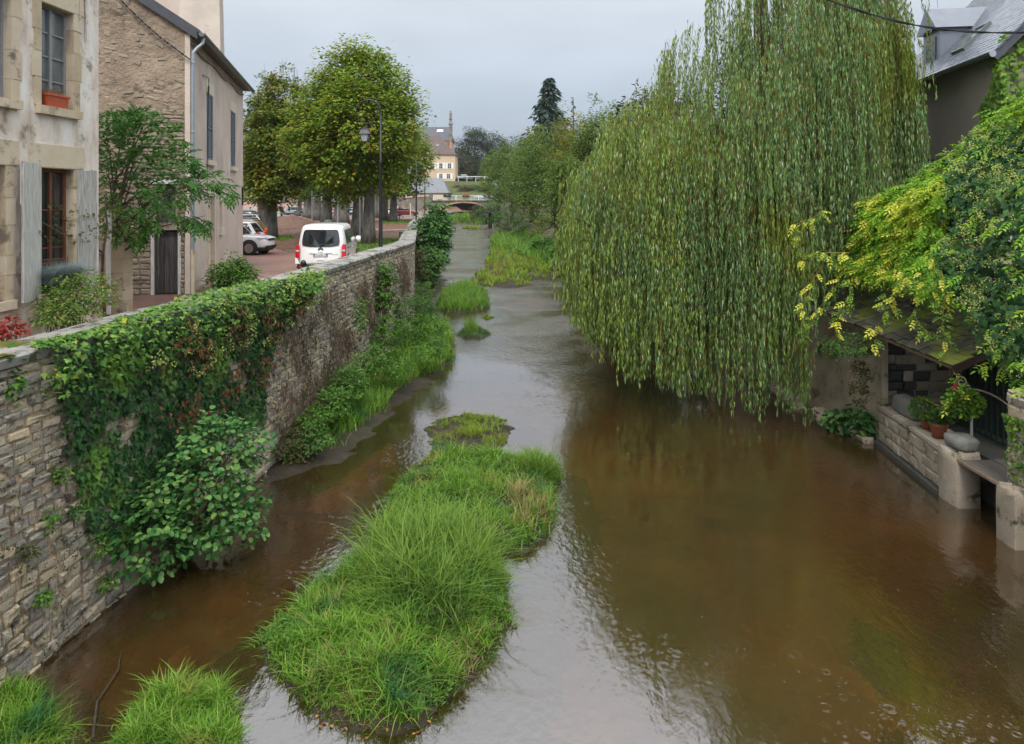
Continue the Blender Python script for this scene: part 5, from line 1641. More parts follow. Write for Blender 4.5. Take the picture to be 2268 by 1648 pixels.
def simple_house(name, label, fr, L_, D_, z0, ze, zr, wallm, roofm, hip=0.0, loc=None, cat='house'):
    t = thing(name, label, cat, fp(fr, L_ / 2, -D_ / 2, z0))
    mb = MB()
    mb.obox(fr, 0, L_, -D_, 0, z0, ze)
    part('wall', mb, wallm, t)
    r = MB(); o = .4
    A = [fp(fr, -o, o, ze), fp(fr, L_ + o, o, ze), fp(fr, L_ + o, -D_ - o, ze), fp(fr, -o, -D_ - o, ze), fp(fr, hip, -D_ / 2, zr), fp(fr, L_ - hip, -D_ / 2, zr)]
    r.add(A, [(0, 1, 5, 4), (2, 3, 4, 5), (1, 2, 5), (3, 0, 4), (3, 2, 1, 0)])
    ro = part('roof', r, roofm, t)
    return t, ro
# beige house with white shutters on the hill
fb = (np.array([-32.5, 215.0]), np.array([1.0, 0.0]), np.array([0.0, -1.0]))
hb_, ro = simple_house('house', 'beige hillside house with white shutters and brown tiled roof beyond the bridge', fb, 15.6, 10, 10.5, 19.4, 25.5, M['beige'], M['browntile'], 5.5)
part('rooflight', MB().prism([(-22.4, 212.6, 21.6), (-21.6, 212.6, 21.6), (-21.6, 213.3, 22.4), (-22.4, 213.3, 22.4)], (0, -.1, .1)), M['glasspale'], ro)
def small_window(t, fr, uc, z0, z1, w=1.1, mat=None, sh=True):
    f = part('window', MB().obox(fr, uc - w / 2, uc + w / 2, .0, .06, z0, z1), M['whitewood'], t)
    for s in (0, 1):
        for r in range(3):
            h = (z1 - z0 - .2) / 3
            part('pane', MB().obox(fr, uc - w / 2 + .08 + s * (w / 2 - .04), uc - .04 + s * (w / 2 - .04), .061, .075, z0 + .1 + r * h, z0 + .1 + r * h + h - .06), M['glass'], f)
    if sh:
        for s in (-1, 1):
            a = uc + s * (w / 2 + .06); b = uc + s * (w / 2 + .62)
            part('shutter', MB().obox(fr, min(a, b), max(a, b), .0, .08, z0 - .03, z1 + .03), M['whitewood'], t)
for x in (957.6, 976.5, 995.5):
    small_window(hb_, fb, at(x, 0, 215)[0] + 32.5, 15.2, 16.95)
for x in (976.5, 993.5):
    small_window(hb_, fb, at(x, 0, 215)[0] + 32.5, 12.2, 13.8)
part('drainpipe', MB().tube([(-27.2, 214.85, 10.6), (-27.2, 214.85, 19.2)], .08, 6), M['gutter'], hb_)
# chapel-like building with a statue on a column behind it
fc = (np.array([-34.5, 246.0]), np.array([1.0, 0.0]), np.array([0.0, -1.0]))
ch, ro = simple_house('building', 'tall slate-roofed building with a statue pinnacle behind the beige house', fc, 14.0, 10, 11, 26.0, 31.2, M['beige'], M['slatedark'], 1.2, cat='building')
part('rooflight', MB().prism([(-25.2, 242.9, 28.6), (-23.2, 242.9, 28.6), (-23.2, 243.3, 29.4), (-25.2, 243.3, 29.4)], (0, -.2, .15)), M['glasspale'], ro)
part('brick_pier', MB().obox(fc, 12.4, 13.3, .0, .3, 15, 26), M['brickred'], ch)
part('stone_quoin', MB().obox(fc, 13.31, 14.0, .0, .25, 11, 26), M['voussoir'], ch)
pn = part('pinnacle', MB().box(-21.45, -20.35, 245.6, 246.8, 25.9, 31.6).hexa([(-21.7, 245.4, 31.6), (-20.1, 245.4, 31.6), (-20.1, 247, 31.6), (-21.7, 247, 31.6), (-21.1, 246, 33.2), (-20.7, 246, 33.2), (-20.7, 246.4, 33.2), (-21.1, 246.4, 33.2)]), M['bridgestone'], ch)
part('statue', MB().lathe((-20.9, 246.2, 33.1), [(.5, 0), (.55, .2), (.42, .8), (.38, 1.6), (.5, 2.0), (.44, 2.4), (.18, 2.65), (.24, 2.9), (.22, 3.15), (.05, 3.35)], 10), M['bridgestone'], pn, True)
# brown-roofed gable wing between
fd = (np.array([-27.5, 230.0]), np.array([1.0, 0.0]), np.array([0.0, -1.0]))
wg, ro = simple_house('house', 'narrow brown-roofed wing between the beige house and the slate building', fd, 8.0, 8, 11, 21.6, 26.8, M['beige'], M['browntile'], 3.9)
fd2 = (np.array([-44.0, 232.0]), np.array([1.0, 0.0]), np.array([0.0, -1.0]))
wg2, ro = simple_house('house', 'grey-roofed house half hidden by the lime trees left of the beige house', fd2, 12.0, 9, 11, 25.0, 30.5, M['beige'], M['greyroof'], .5)
# low building with broad grey roof
fs = (np.array([-27.0, 183.0]), np.array([1.0, 0.0]), np.array([0.0, -1.0]))
ls, ro = simple_house('shed', 'low building with broad grey slate roof left of the bridge', fs, 10.6, 8, 5.6, 7.75, 11.6, M['beige'], M['greyroof'], 1.6, cat='building')
fz_ = (np.array([-74.0, 128.0]), unit(np.array([1.0, .25])), unit(np.array([.25, -1.0])))
pw, ro = simple_house('house', 'pale building at the far left of the car park behind the parked cars', fz_, 18.0, 8, 3.0, 9.0, 12.0, M['plaster'], M['greyroof'], .5)
# guard rail and terrace fence on the hill
tf = thing('guard_rail', 'white guard rail along the hillside car park', 'railing', (-8, 214, 12))
part('rail', MB().box(-16.2, 0, 213.6, 213.7, 12.7, 12.9), M['rail'], tf)
for i in range(7):
    part('post', MB().box(-16 + i * 2.6, -15.85 + i * 2.6, 213.72, 213.82, 11.2, 13.0), M['rail'], tf)
mb = MB(); mb.quad((-17, 215, 12.08), (6, 215, 12.08), (6, 262, 12.12), (-17, 262, 12.12)); 
o = part('hillside_car_park', mb, M['parking']); o["kind"] = 'structure'

# ================================================================ TREES AND PLANTS
def clumps(lobes, K, shell=(.55, 1.0), gap=None, seed=0.0):
    """cluster centres and outward directions over a set of ellipsoid lobes"""
    w = np.array([l[6] if len(l) > 6 else l[3] * l[4] + l[3] * l[5] for l in lobes], float); w /= w.sum()
    idx = rng.choice(len(lobes), K * 2, p=w)
    L_ = np.array([l[:6] for l in lobes], float)[idx]
    d = rvec(K * 2)
    r = rng.uniform(shell[0] ** 2, shell[1] ** 2, K * 2) ** .5
    r = r * (1 + .17 * wob(d[:, 0] * 2.2 + d[:, 2] + idx, d[:, 1] * 2.2 - d[:, 2], 1.7, seed + 1))
    P = L_[:, :3] + d * L_[:, 3:6] * r[:, None]
    inside = np.zeros(K * 2, bool)                       # drop clumps buried deep in another lobe
    for l in lobes:
        q = (P - np.array(l[:3])) / np.array(l[3:6])
        inside |= (q ** 2).sum(1) < .22
    keep = ~inside
    P, d = P[keep][:K], d[keep][:K]
    return P, d

def spray_leaves(C, O, per, rc, ln, wd, T=T_LANCE, droop=.35, flat_=.35, updir=.15, nup=1.0):
    K = len(C)
    i = np.repeat(np.arange(K), per)
    n = len(i)
    rcl = (rc * rng.uniform(.6, 1.35, K))[i]
    a = rng.uniform(0, 2 * math.pi, n); rr = rng.uniform(0, 1, n) ** .55
    off = np.column_stack([np.cos(a) * rr, np.sin(a) * rr, rng.normal(0, flat_, n)])
    off[:, 2] -= droop * rr ** 2
    P = C[i] + off * rcl[:, None] + O[i] * (rng.uniform(-.1, .3, n) * rcl)[:, None]
    D = np.column_stack([np.cos(a), np.sin(a), -.35 + rng.normal(0, .3, n)]) + O[i] * .5 + rvec(n) * .5
    Nn = np.array([0, 0, nup]) + O[i] * .5 + rvec(n) * .45
    return leaves(T, P, D, Nn, ln * rng.uniform(.7, 1.25, n), wd * rng.uniform(.7, 1.25, n))

def limbs_mesh(base, top, r0, lobes, nl=10, twist=.25, knob=0.0, thin=.35):
    """tapered trunk with limbs running out into the crown"""
    mb = MB()
    base = np.array(base, float); top = np.array(top, float)
    t = np.linspace(0, 1, 9)
    P = base + (top - base) * t[:, None]
    P[:, 0] += twist * np.sin(t * 3.1) * r0; P[:, 1] += twist * np.sin(t * 2.2 + 1) * r0
    R = r0 * (1.0 - .5 * t) * (1 + .45 * np.exp(-t * 14)) * (1 + knob * np.sin(t * 9) ** 2)
    mb.tube(P, R, 10)
    for k in range(nl):
        l = lobes[k % len(lobes)]
        d = rvec(1)[0]; d[2] = abs(d[2]) * .8 + .1
        e = np.array(l[:3]) + d * np.array(l[3:6]) * random.uniform(.5, .9)
        s = base + (top - base) * random.uniform(.55, 1.0)
        m = (s + e) / 2 + np.array([0, 0, -.15 * np.linalg.norm(e - s)]) * random.uniform(-.5, 1)
        q = [s, s * .45 + m * .55, m * .5 + e * .5, e]
        mb.tube(q, [r0 * thin, r0 * thin * .7, r0 * thin * .45, r0 * thin * .12], 5, False)
    return mb

def tree(name, label, base, lobes, mat, K, per, rc, ln, wd, r0, ztop, bark='bark', group=None, T=T_LANCE, nl=12, shell=(.55, 1), twigs=0, cat='tree', droop=.35, lean=(0, 0), knob=.0, inner=True):
    base = np.array(base, float)
    t = thing(name, label, cat, base, group=group)
    tr = limbs_mesh(base, (base[0] + lean[0], base[1] + lean[1], ztop), r0, lobes, nl, knob=knob)
    part('trunk', tr, M[bark], t, True)
    C, O = clumps(lobes, K, shell)
    vf = [spray_leaves(C, O, per, rc, ln, wd, T, droop)]
    if inner:
        C2, O2 = clumps(lobes, K // 4, (.2, .6))
        vf.append(spray_leaves(C2, O2, max(6, per // 2), rc * 1.2, ln * 1.2, wd * 1.2, T, droop))
    V, Fa = cat_vf(vf)
    part('crown', fastmesh('crown', V - base, Fa), M[mat] if isinstance(mat, str) else mat, t)
    if twigs:
        tw = MB()
        for k in range(twigs):
            l = lobes[k % len(lobes)]
            a = random.uniform(0, 6.28); q = random.uniform(0, .75)
            s = np.array([l[0] + l[3] * q * math.cos(a), l[1] + l[4] * q * math.sin(a), l[2] + l[5] * math.sqrt(1 - q * q) * .9])
            tw.tube([s, s + (random.uniform(-.15, .15), random.uniform(-.15, .15), random.uniform(.6, 1.5))], [.018, .005], 3, False)
        o = part('bare_twigs', tw, M['twig'], t); o['kind'] = 'stuff'
    return t

def lime(label, x, Z, ytop, rpx, mat, K, per, r0, y_low=430, dx=0, ln=.17, twigs=0, nl=14):
    b = at(x, 0, Z); b = np.array([b[0], Z, PZ])
    zt = EYE + (CPY - ytop) * Z / FPX
    R = rpx * Z / FPX
    zl = EYE - (y_low - CPY) * Z / FPX
    cx = b[0] + dx * Z / FPX
    h = (zt - zl) / 2; cz = (zt + zl) / 2
    lob = [(cx, Z, cz - h * .2, R * .82, R * .8, h * .78), (cx + R * .08, Z, cz + h * .48, R * .55, R * .6, h * .5), (cx - R * .55, Z - .3, cz - h * .2, R * .5, R * .55, h * .45), (cx + R * .55, Z - .2, cz - h * .05, R * .5, R * .55, h * .5), (cx + R * .1, Z - R * .5, cz - h * .05, R * .55, R * .5, h * .55), (cx - R * .3, Z, cz + h * .3, R * .42, R * .45, h * .42), (cx + R * .42, Z, cz + h * .38, R * .38, R * .4, h * .38), (cx - R * .2, Z - R * .4, cz - h * .5, R * .5, R * .45, h * .4)]
    return tree('lime_tree', label, b, lob, mat, K, per, .62 * max(1, R / 3.6), ln, ln * .8, r0, cz + h * .2, group='lime trees of the car park', twigs=twigs, T=T_LANCE, nl=nl, knob=.18)

lime('largest lime tree beside the river wall with a full green and yellowing crown', 815, 47, 86, 146, 'lime', 900, 50, .36, 440, -28, .23)
lime('leftmost lime tree with bare twigs above its browning crown', 595, 54, 150, 92, 'limeb', 600, 44, .48, 460, 24, .24, 90)
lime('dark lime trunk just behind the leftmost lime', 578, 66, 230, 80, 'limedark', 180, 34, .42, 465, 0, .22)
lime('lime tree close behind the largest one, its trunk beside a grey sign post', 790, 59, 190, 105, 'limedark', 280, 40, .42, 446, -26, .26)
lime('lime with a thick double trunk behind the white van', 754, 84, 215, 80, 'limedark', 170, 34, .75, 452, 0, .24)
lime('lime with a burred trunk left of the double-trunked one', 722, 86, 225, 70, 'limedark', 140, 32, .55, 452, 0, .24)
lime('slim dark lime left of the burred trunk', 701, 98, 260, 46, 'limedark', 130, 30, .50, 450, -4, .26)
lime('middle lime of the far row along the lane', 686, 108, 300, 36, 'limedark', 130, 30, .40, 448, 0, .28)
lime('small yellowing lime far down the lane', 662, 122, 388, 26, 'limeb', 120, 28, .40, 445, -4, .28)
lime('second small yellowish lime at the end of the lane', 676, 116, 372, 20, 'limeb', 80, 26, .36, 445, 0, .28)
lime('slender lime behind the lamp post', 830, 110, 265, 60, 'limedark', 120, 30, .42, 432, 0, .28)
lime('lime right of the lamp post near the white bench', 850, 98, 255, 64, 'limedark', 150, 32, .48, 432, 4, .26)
lime('rightmost lime with an orange-tinged crown by the second lamp', 870, 92, 262, 78, 'lime', 400, 38, .45, 440, 14, .34)

# the acacias along the right bank
def acacia(label, x, Z, ytop, rpx, ybot, mat='acacia', K=260, per=36, r0=.3, rc=1.0, ln=.3):
    X = (x - CPX) * Z / FPX
    zb = float(h_right(X, Z)); R = rpx * Z / FPX
    zt = EYE + (CPY - ytop) * Z / FPX; zl = EYE - (ybot - CPY) * Z / FPX
    h = (zt - zl) / 2; cz = (zt + zl) / 2
    lob = [(X, Z, cz, R, R, h), (X - R * .5, Z - R * .3, cz - h * .3, R * .6, R * .6, h * .5), (X + R * .5, Z, cz + h * .2, R * .6, R * .6, h * .55), (X - R * .2, Z - R * .4, cz + h * .35, R * .6, R * .5, h * .5)]
    return tree('acacia_tree', label, (X, Z, zb - .2), lob, mat, int(K * .8), per, rc * .8, ln, ln * .6, r0, cz + h * .3, 'barkdark', 'acacias on the right bank', nl=14, droop=.5, shell=(.6, 1.08))
acacia('tallest acacia behind the left edge of the willow', 1345, 62, 222, 78, 480, K=360, per=40, rc=.8, ln=.24)
acacia('acacia standing second from the willow', 1288, 74, 246, 66, 486, K=330, per=40, rc=.9, ln=.26)
acacia('broad acacia in the middle of the right bank row', 1225, 90, 268, 74, 488, K=330, per=38, rc=1.0, ln=.30)
acacia('yellowish acacia fourth from the willow', 1178, 104, 292, 58, 478, K=280, per=36, rc=1.1, ln=.33)
acacia('pale acacia above the right end of the bridge', 1134, 124, 312, 52, 462, K=220, per=34, rc=1.1, ln=.38)
acacia('last small acacia of the row by the bridge', 1104, 144, 330, 34, 446, K=130, per=30, rc=1.1, ln=.42)
acacia('added dark tree behind the left of the willow, screening sky reflections', 1470, 40, 190, 105, 470, 'wood', K=220, per=30, rc=.9, ln=.28)  # unseen trees, these three added to keep sky reflections off the water
acacia('added dark tree behind the middle of the willow, screening sky reflections', 1640, 42, 120, 120, 470, 'wood', K=260, per=30, rc=.9, ln=.28)
acacia('added dark tree behind the right side of the willow, screening sky reflections', 1800, 44, 110, 120, 460, 'wood', K=220, per=30, rc=.9, ln=.28)
acacia('low spreading acacia over the stake fence', 1262, 68, 340, 42, 468, K=200, per=36, rc=.8, ln=.25)

# woods on the hill
def woodtree(label, x, Z, ytop, rpx, ybase, mat='wood', K=150, per=26, name='woodland_tree', cat='tree', ln=1.0):
    X = (x - CPX) * Z / FPX
    zb = EYE - (ybase - CPY) * Z / FPX; R = rpx * Z / FPX; zt = EYE + (CPY - ytop) * Z / FPX
    h = (zt - zb) * .46; cz = zb + (zt - zb) * .54
    lob = [(X, Z, cz, R, R, h), (X - R * .5, Z - 1, cz - h * .2, R * .6, R * .5, h * .6), (X + R * .5, Z, cz - h * .1, R * .6, R * .5, h * .65), (X + R * .1, Z - 1, cz + h * .4, R * .55, R * .5, h * .5)]
    return tree(name, label, (X, Z, zb - .5), lob, mat, K, per, 1.7 * ln, .6 * ln, .42 * ln, .4, cz, 'barkdark', 'trees on the hill', nl=8, cat=cat)
woodtree('big dark tree beside the beige house', 1052, 275, 282, 44, 396, K=340, per=34)
woodtree('dark tree right of the big one on the hill', 1098, 290, 294, 34, 400, K=200)
woodtree('hilltop tree between the big tree and the spruce', 1140, 310, 296, 34, 400, K=170)
woodtree('hilltop tree right under the tall spruce', 1185, 300, 286, 32, 410, K=170)
woodtree('brownish leaning tree at the corner of the beige house', 1026, 248, 338, 17, 400, 'scrub', K=110, ln=.8)
woodtree('round dark tree above the black car', 1050, 255, 352, 26, 398, 'wood', K=150, ln=.8)
woodtree('small green tree over the black car on the hill', 1090, 245, 340, 22, 402, 'acacia', K=110, ln=.8)
woodtree('dark wood behind the lime crowns on the left skyline', 600, 240, 330, 60, 420, K=160)
woodtree('dark trees closing the lane on the left', 700, 260, 345, 60, 420, K=160)
woodtree('dark trees behind the grey-roofed house', 880, 275, 330, 50, 410, K=140)
woodtree('tree mass behind the right bank acacias', 1270, 230, 300, 45, 430, K=160)
woodtree('tree mass behind the willow', 1400, 220, 300, 70, 430, K=160)
for k, (x, Z, yt, r, yb, m, lbl) in enumerate([(1012, 205, 408, 10, 430, 'scrub', 'leftmost scrub bush on the embankment above the bridge'), (1030, 200, 410, 13, 434, 'scrub', 'brown scrub bush in the middle of the embankment'), (1052, 202, 405, 15, 434, 'bush', 'green scrub bush on the embankment behind the bridge car'), (1075, 200, 404, 14, 436, 'scrub', 'rightmost scrub bush on the embankment'),
                                  (988, 192, 418, 8, 436, 'limeb', 'orange-brown bush at the end of the grey roof'), (930, 186, 422, 14, 440, 'bush', 'pale green bush in front of the low grey roof'), (1062, 158, 452, 18, 494, 'scrub', 'thin leafless shrub leaning over the weir'), (1085, 140, 440, 26, 500, 'bush', 'big round bush at the right foot of the bridge')]):
    woodtree(lbl, x, Z, yt, r, yb, m, K=90, per=24, name='bush', cat='bush', ln=.45)

def conifer(label, x, Z, ytop, ybase, wpx, n=26, dens=1.0, name='spruce', sparse=False):
    X = (x - CPX) * Z / FPX; zt = EYE + (CPY - ytop) * Z / FPX; zb = EYE - (ybase - CPY) * Z / FPX
    W = wpx * Z / FPX
    t = thing(name, label, 'tree', (X, Z, zb))
    part('trunk', MB().tube([(X, Z, zb), (X, Z, zt)], [.35, .04], 7), M['barkdark'], t)
    P = []; D = []; Ls = []
    for k in range(n):
        f = (k + .5) / n
        for j in range(9):
            a = random.uniform(0, 6.28); L_ = W * (.04 + .96 * f) * random.uniform(.55, 1.1); zz = zt - (zt - zb) * .92 * min(1, max(0, f + random.uniform(-.6, .6) / n))
            if sparse and random.random() < .5: continue
            m = max(4, int(L_ * 9 * dens))
            for s in range(m):
                u = (s + random.random()) / m
                P.append((X + math.cos(a) * L_ * u, Z + math.sin(a) * L_ * u, zz - L_ * .35 * u + .12 * L_ * u * u * 2))
                D.append((math.cos(a) + random.uniform(-.9, .9), math.sin(a) + random.uniform(-.9, .9), -.5)); Ls.append(random.uniform(.5, 1.0) * (1 - .3 * u) * max(W / 4, .9))
    P = np.array(P); V, Fa = leaves(T_LANCE, P, np.array(D), rvec(len(P)) * .6 + (0, 0, 1), np.array(Ls), np.array(Ls) * .42)
    part('crown', fastmesh('crown', V - np.array([X, Z, zb]), Fa), M['conifer'], t)
conifer('tall dark spruce rising above the right bank trees', 1217, 150, 172, 430, 105, 34, .32)
conifer('nearly bare conifer right of the tall spruce', 1270, 150, 216, 430, 16, 20, .5, sparse=True)
conifer('small spruce left of the tall one on the skyline', 1170, 220, 280, 420, 14, 16)
conifer('flat-topped cedar behind the slate-roofed building', 945, 275, 262, 400, 26, 9, 1.6, 'cedar')

# ---------------------------------------------------------------- the weeping willow
WC = np.array([8.6, 26.0]); WRX, WRY = 6.55, 6.0
wil = thing('weeping_willow', 'huge weeping willow trailing its curtains of leaves over the river', 'tree', (10.2, 26.5, 2.4))
def wtop(r, a=math.pi):                   # outline of the crown, r = 0 centre .. 1 rim; fuller on the bank side
    k = smooth(-.5, .6, np.cos(a))
    return np.interp(r, [0, .2, .45, .7, .85, 1.0], [17.2, 16.3, 12.7, 10.0, 8.7, 7.5]) * (1 - k) + k * np.interp(r, [0, .4, .7, 1.0], [17.2, 16.8, 15.6, 12.6])
tk = MB()
tk.tube([(10.2, 26.5, 1.5), (10.1, 26.5, 3.5), (9.6, 26.4, 6.5), (9.2, 26.2, 10), (8.9, 26, 14), (8.7, 26, 16.4)], [.75, .6, .5, .38, .22, .08], 12)
LIMB = []
for k in range(22):
    a = random.uniform(0, 6.28); rr = random.uniform(.3, .8)
    e = np.array([WC[0] + WRX * rr * math.cos(a), WC[1] + WRY * rr * math.sin(a), float(wtop(rr, a)) - random.uniform(1.5, 4.5)])
    s = np.array([9.5, 26.3, max(4.5, e[2] - random.uniform(2.5, 5))])
    m = s * .45 + e * .55 + np.array([0, 0, .8])
    q = np.array([s, s * .6 + m * .4 + (0, 0, .3), m, e * .75 + m * .25 + (0, 0, .2), e])
    tk.tube(q, [.13, .10, .06, .035, .015], 5, False)
part('trunk', tk, M['barkdark'], wil, True)
NT = 830                                  # tresses, each a bundle of whips
tth = np.where(rng.random(NT) < .68, rng.uniform(math.pi * .95, 2.05 * math.pi, NT), rng.uniform(0, 2 * math.pi, NT))
trr = np.where(rng.random(NT) < .5, rng.uniform(.72, 1.0, NT), rng.uniform(.03, 1, NT) ** .5)
tlay = np.where(rng.random(NT) < .3, rng.uniform(0, .16, NT), rng.uniform(.05, 1, NT) ** .75)
tlen = rng.uniform(2.8, 7.5, NT)
mem = rng.integers(6, 12, NT)
ti = np.repeat(np.arange(NT), mem); NS = len(ti)
lump = (1 + .08 * np.sin(tth * 7 + 1) + .05 * np.sin(tth * 13)) * (1 - .27 * smooth(.2, .9, np.cos(tth)))
sx = (WC[0] + WRX * trr * np.cos(tth) * lump)[ti] + rng.normal(0, .19, NS)
sy = (WC[1] + WRY * trr * np.sin(tth) * lump)[ti] + rng.normal(0, .19, NS)
th = tth[ti] + rng.normal(0, .12, NS); rr = trr[ti]
ztop_ = wtop(trr, tth) + .6 * wob(WC[0] + WRX * trr * np.cos(tth), WC[1] + WRY * trr * np.sin(tth), 1.1, 3)
start = (ztop_ - tlay * (ztop_ - 4.0) * .74)[ti] + rng.normal(0, .25, NS)
length = tlen[ti] * rng.uniform(.75, 1.1, NS)
tfl = rng.uniform(0, 1, NT) ** 3
floor_ = np.where(sx > 8.5, 2.9 + tfl[ti] * 1.8, .10 + tfl[ti] * 1.3 + rng.uniform(0, .3, NS))
floor_ = floor_ + np.clip(4.2 - sx, 0, 3) * .75
rim = smooth(11.8, 14.3, sx) * 3.6
floor_ = floor_ + rim
endz = np.maximum(start - length, floor_)
k = start - endz > .8
sx, sy, start, endz, th, rr = sx[k], sy[k], start[k], endz[k], th[k], rr[k]
NS = len(sx); ln_ = start - endz
segs = 4
tpar = np.linspace(0, 1, segs)
ox, oy = np.cos(th), np.sin(th)
arc = rng.uniform(.15, .75, NS); sway = rng.normal(0, .12, NS); sway2 = rng.normal(0, .12, NS)
def strand(i, t):
    """points on strands i at parameter t (0 top .. 1 tip)"""
    out = arc[i] * (1 - np.exp(-t * 5)) - .15 * t
    return np.column_stack([sx[i] - ox[i] * arc[i] * .8 + ox[i] * out + sway[i] * t ** 2 + .05 * np.sin(t * 9 + i), sy[i] - oy[i] * arc[i] * .8 + oy[i] * out + sway2[i] * t ** 2,
                            start[i] + .35 * arc[i] * np.sin(np.clip(t * 8, 0, 1) * math.pi) - ln_[i] * t])
# stems as thin three-sided whips
ii = np.arange(NS)
rings = np.stack([strand(ii, np.full(NS, t)) for t in tpar], 1)          # NS x segs x 3
wv = np.array([(1, 0, 0), (-.5, .87, 0), (-.5, -.87, 0)]) * .0032
V = (rings[:, :, None, :] + wv[None, None] * np.linspace(1.5, .6, segs)[None, :, None, None]).reshape(-1, 3)
base_i = (np.arange(NS) * segs * 3)[:, None, None, None] + (np.arange(segs - 1) * 3)[None, :, None, None]
q = np.array([[j, (j + 1) % 3, (j + 1) % 3 + 3, j + 3] for j in range(3)])
Fa = (base_i + q[None, None]).reshape(-1, 4)
o = part('whips', fastmesh('whips', V - worldloc(wil), Fa), M['willowtwig'], wil); o["kind"] = 'stuff'
per_m = np.where(sy > 27.5, np.where(endz < 3, 11, 5), 15)
cnt = np.maximum(12, (ln_ * per_m * rng.uniform(.7, 1.15, NS)).astype(int))
li = np.repeat(ii, cnt); n = len(li)
lt = rng.uniform(.02, 1.0, n)
P = strand(li, lt)
aa = rng.uniform(0, 2 * math.pi, n)
D = np.column_stack([np.cos(aa) * .3, np.sin(aa) * .3, -1.0 + rng.normal(0, .15, n)])
Nn = np.column_stack([np.cos(aa), np.sin(aa), .55 + 0 * aa]) + rvec(n) * .35
Lf = rng.uniform(.12, .22, n)
old = rng.random(n) < (.025 + .14 * (wob(P[:, 0] + P[:, 1], P[:, 2], .7, 2) > .55))
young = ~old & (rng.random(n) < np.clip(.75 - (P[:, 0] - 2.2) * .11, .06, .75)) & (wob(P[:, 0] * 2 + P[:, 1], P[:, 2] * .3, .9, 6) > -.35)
main = ~old & ~young
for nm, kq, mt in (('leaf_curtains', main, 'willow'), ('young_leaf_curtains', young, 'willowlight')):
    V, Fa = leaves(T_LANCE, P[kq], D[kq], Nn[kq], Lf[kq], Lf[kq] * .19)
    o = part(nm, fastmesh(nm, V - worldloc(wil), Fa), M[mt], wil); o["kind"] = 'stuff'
V, Fa = leaves(T_LANCE, P[old], D[old], Nn[old], Lf[old], Lf[old] * .2)
o = part('yellowed_leaves', fastmesh('yellowed_leaves', V - worldloc(wil), Fa), M['willowold'], wil); o["kind"] = 'stuff'
# arching yellow branches showing among the leaves
yb = MB()
for k in range(40):
    a = random.uniform(2.2, 5.6); r_ = random.uniform(.5, .95)
    x0, y0 = WC[0] + WRX * r_ * math.cos(a), WC[1] + WRY * r_ * math.sin(a)
    z0 = float(wtop(r_, a)) - random.uniform(.1, 5.0)
    L_ = random.uniform(.5, 1.3)
    pts = [(x0 - math.cos(a) * L_, y0 - math.sin(a) * L_, z0 - .3), (x0 - math.cos(a) * L_ * .4, y0 - math.sin(a) * L_ * .4, z0 + .05), (x0, y0, z0), (x0 + math.cos(a) * .2, y0 + math.sin(a) * .2, z0 - .35), (x0 + math.cos(a) * .26, y0 + math.sin(a) * .26, z0 - 1.2)]
    yb.tube(pts, [.018, .016, .013, .010, .006], 4, False)
o = part('arching_branches', yb, M['willowtwig'], wil); o['kind'] = 'stuff'

# ---------------------------------------------------------------- compound leaves (wisteria, ash)
def compound(P, D, Nn, L_, pairs, ll, lw, droop=.25):
    N = len(P)
    D = unit(D); s = unit(np.cross(Nn, D)); up = np.cross(D, s)
    vf = []
    for i in range(pairs + 1):
        t = (i + 1) / (pairs + 1)
        pos = P + D * (L_ * t)[:, None] - np.array([0, 0, 1]) * (droop * L_ * t * t)[:, None]
        if i == pairs:
            vf.append(leaves(T_LANCE, pos - D * (ll * .2)[:, None], D - np.array([0, 0, droop * 1.4]), up + rvec(N) * .2, ll, lw))
        else:
            for sg in (-1, 1):
                vf.append(leaves(T_LANCE, pos, s * sg * .85 + D * .55 - np.array([0, 0, .25]), up + rvec(N) * .25 + s * sg * .1, ll * rng.uniform(.8, 1.1, N), lw))
    return cat_vf(vf)

# garden ash sapling in front of the gable
def px_blob(poly, Zr, n):
    poly = np.array(poly, float)
    p = in_area(poly, n)
    Z = rng.uniform(Zr[0], Zr[1], n)
    return np.column_stack([(p[:, 0] - CPX) * Z / FPX, Z, EYE - (p[:, 1] - CPY) * Z / FPX])
ASHP = [(222, 330), (228, 262), (300, 246), (380, 270), (420, 330), (470, 370), (522, 420), (515, 450), (450, 440), (470, 490), (440, 510), (400, 495), (345, 520), (290, 560), (262, 520), (222, 470)]
tb = at(238, 0, 17.4); tb[2] = PZ
ash = thing('ash_sapling', 'leafy ash sapling growing in front of the rubble gable', 'tree', tb)
sk = MB(); ctr = at(300, 400, 17.6)
sk.tube([tb, tb + (.02, 0, 1.2), tb + (.15, .1, 2.4), tb + (.4, .1, 3.6), at(300, 300, 17.6)], [.07, .06, .05, .035, .012], 7)
for k in range(26):
    e = px_blob(ASHP, (16.9, 18.6), 1)[0]
    s = tb + (.05 + .2 * random.random(), .1, random.uniform(1.6, 3.4))
    sk.tube([s, (s + e) / 2 + (0, 0, .2), e], [.025, .016, .005], 4, False)
part('stems', sk, M['twig'], ash)
P = np.vstack([px_blob([(222, 330), (230, 262), (300, 246), (380, 280), (420, 340), (430, 400), (400, 470), (340, 500), (285, 550), (250, 530), (222, 470)], (16.8, 18.8), 620),
               px_blob([(400, 340), (470, 380), (522, 425), (512, 448), (455, 430), (410, 420)], (17.2, 18.4), 110), px_blob([(390, 470), (455, 482), (470, 495), (440, 510), (395, 505)], (17.2, 18.0), 50), px_blob([(225, 300), (250, 250), (330, 240), (360, 290)], (17, 18.4), 60)])
P = P[wob(P[:, 0] * 2.2, P[:, 2] * 2.2, 1.3, 5) > -.62]
O = unit(P - (ctr - (0, -.2, .4)))
D = O * .8 + rvec(len(P)) * .6 + (0, -.15, -.25)
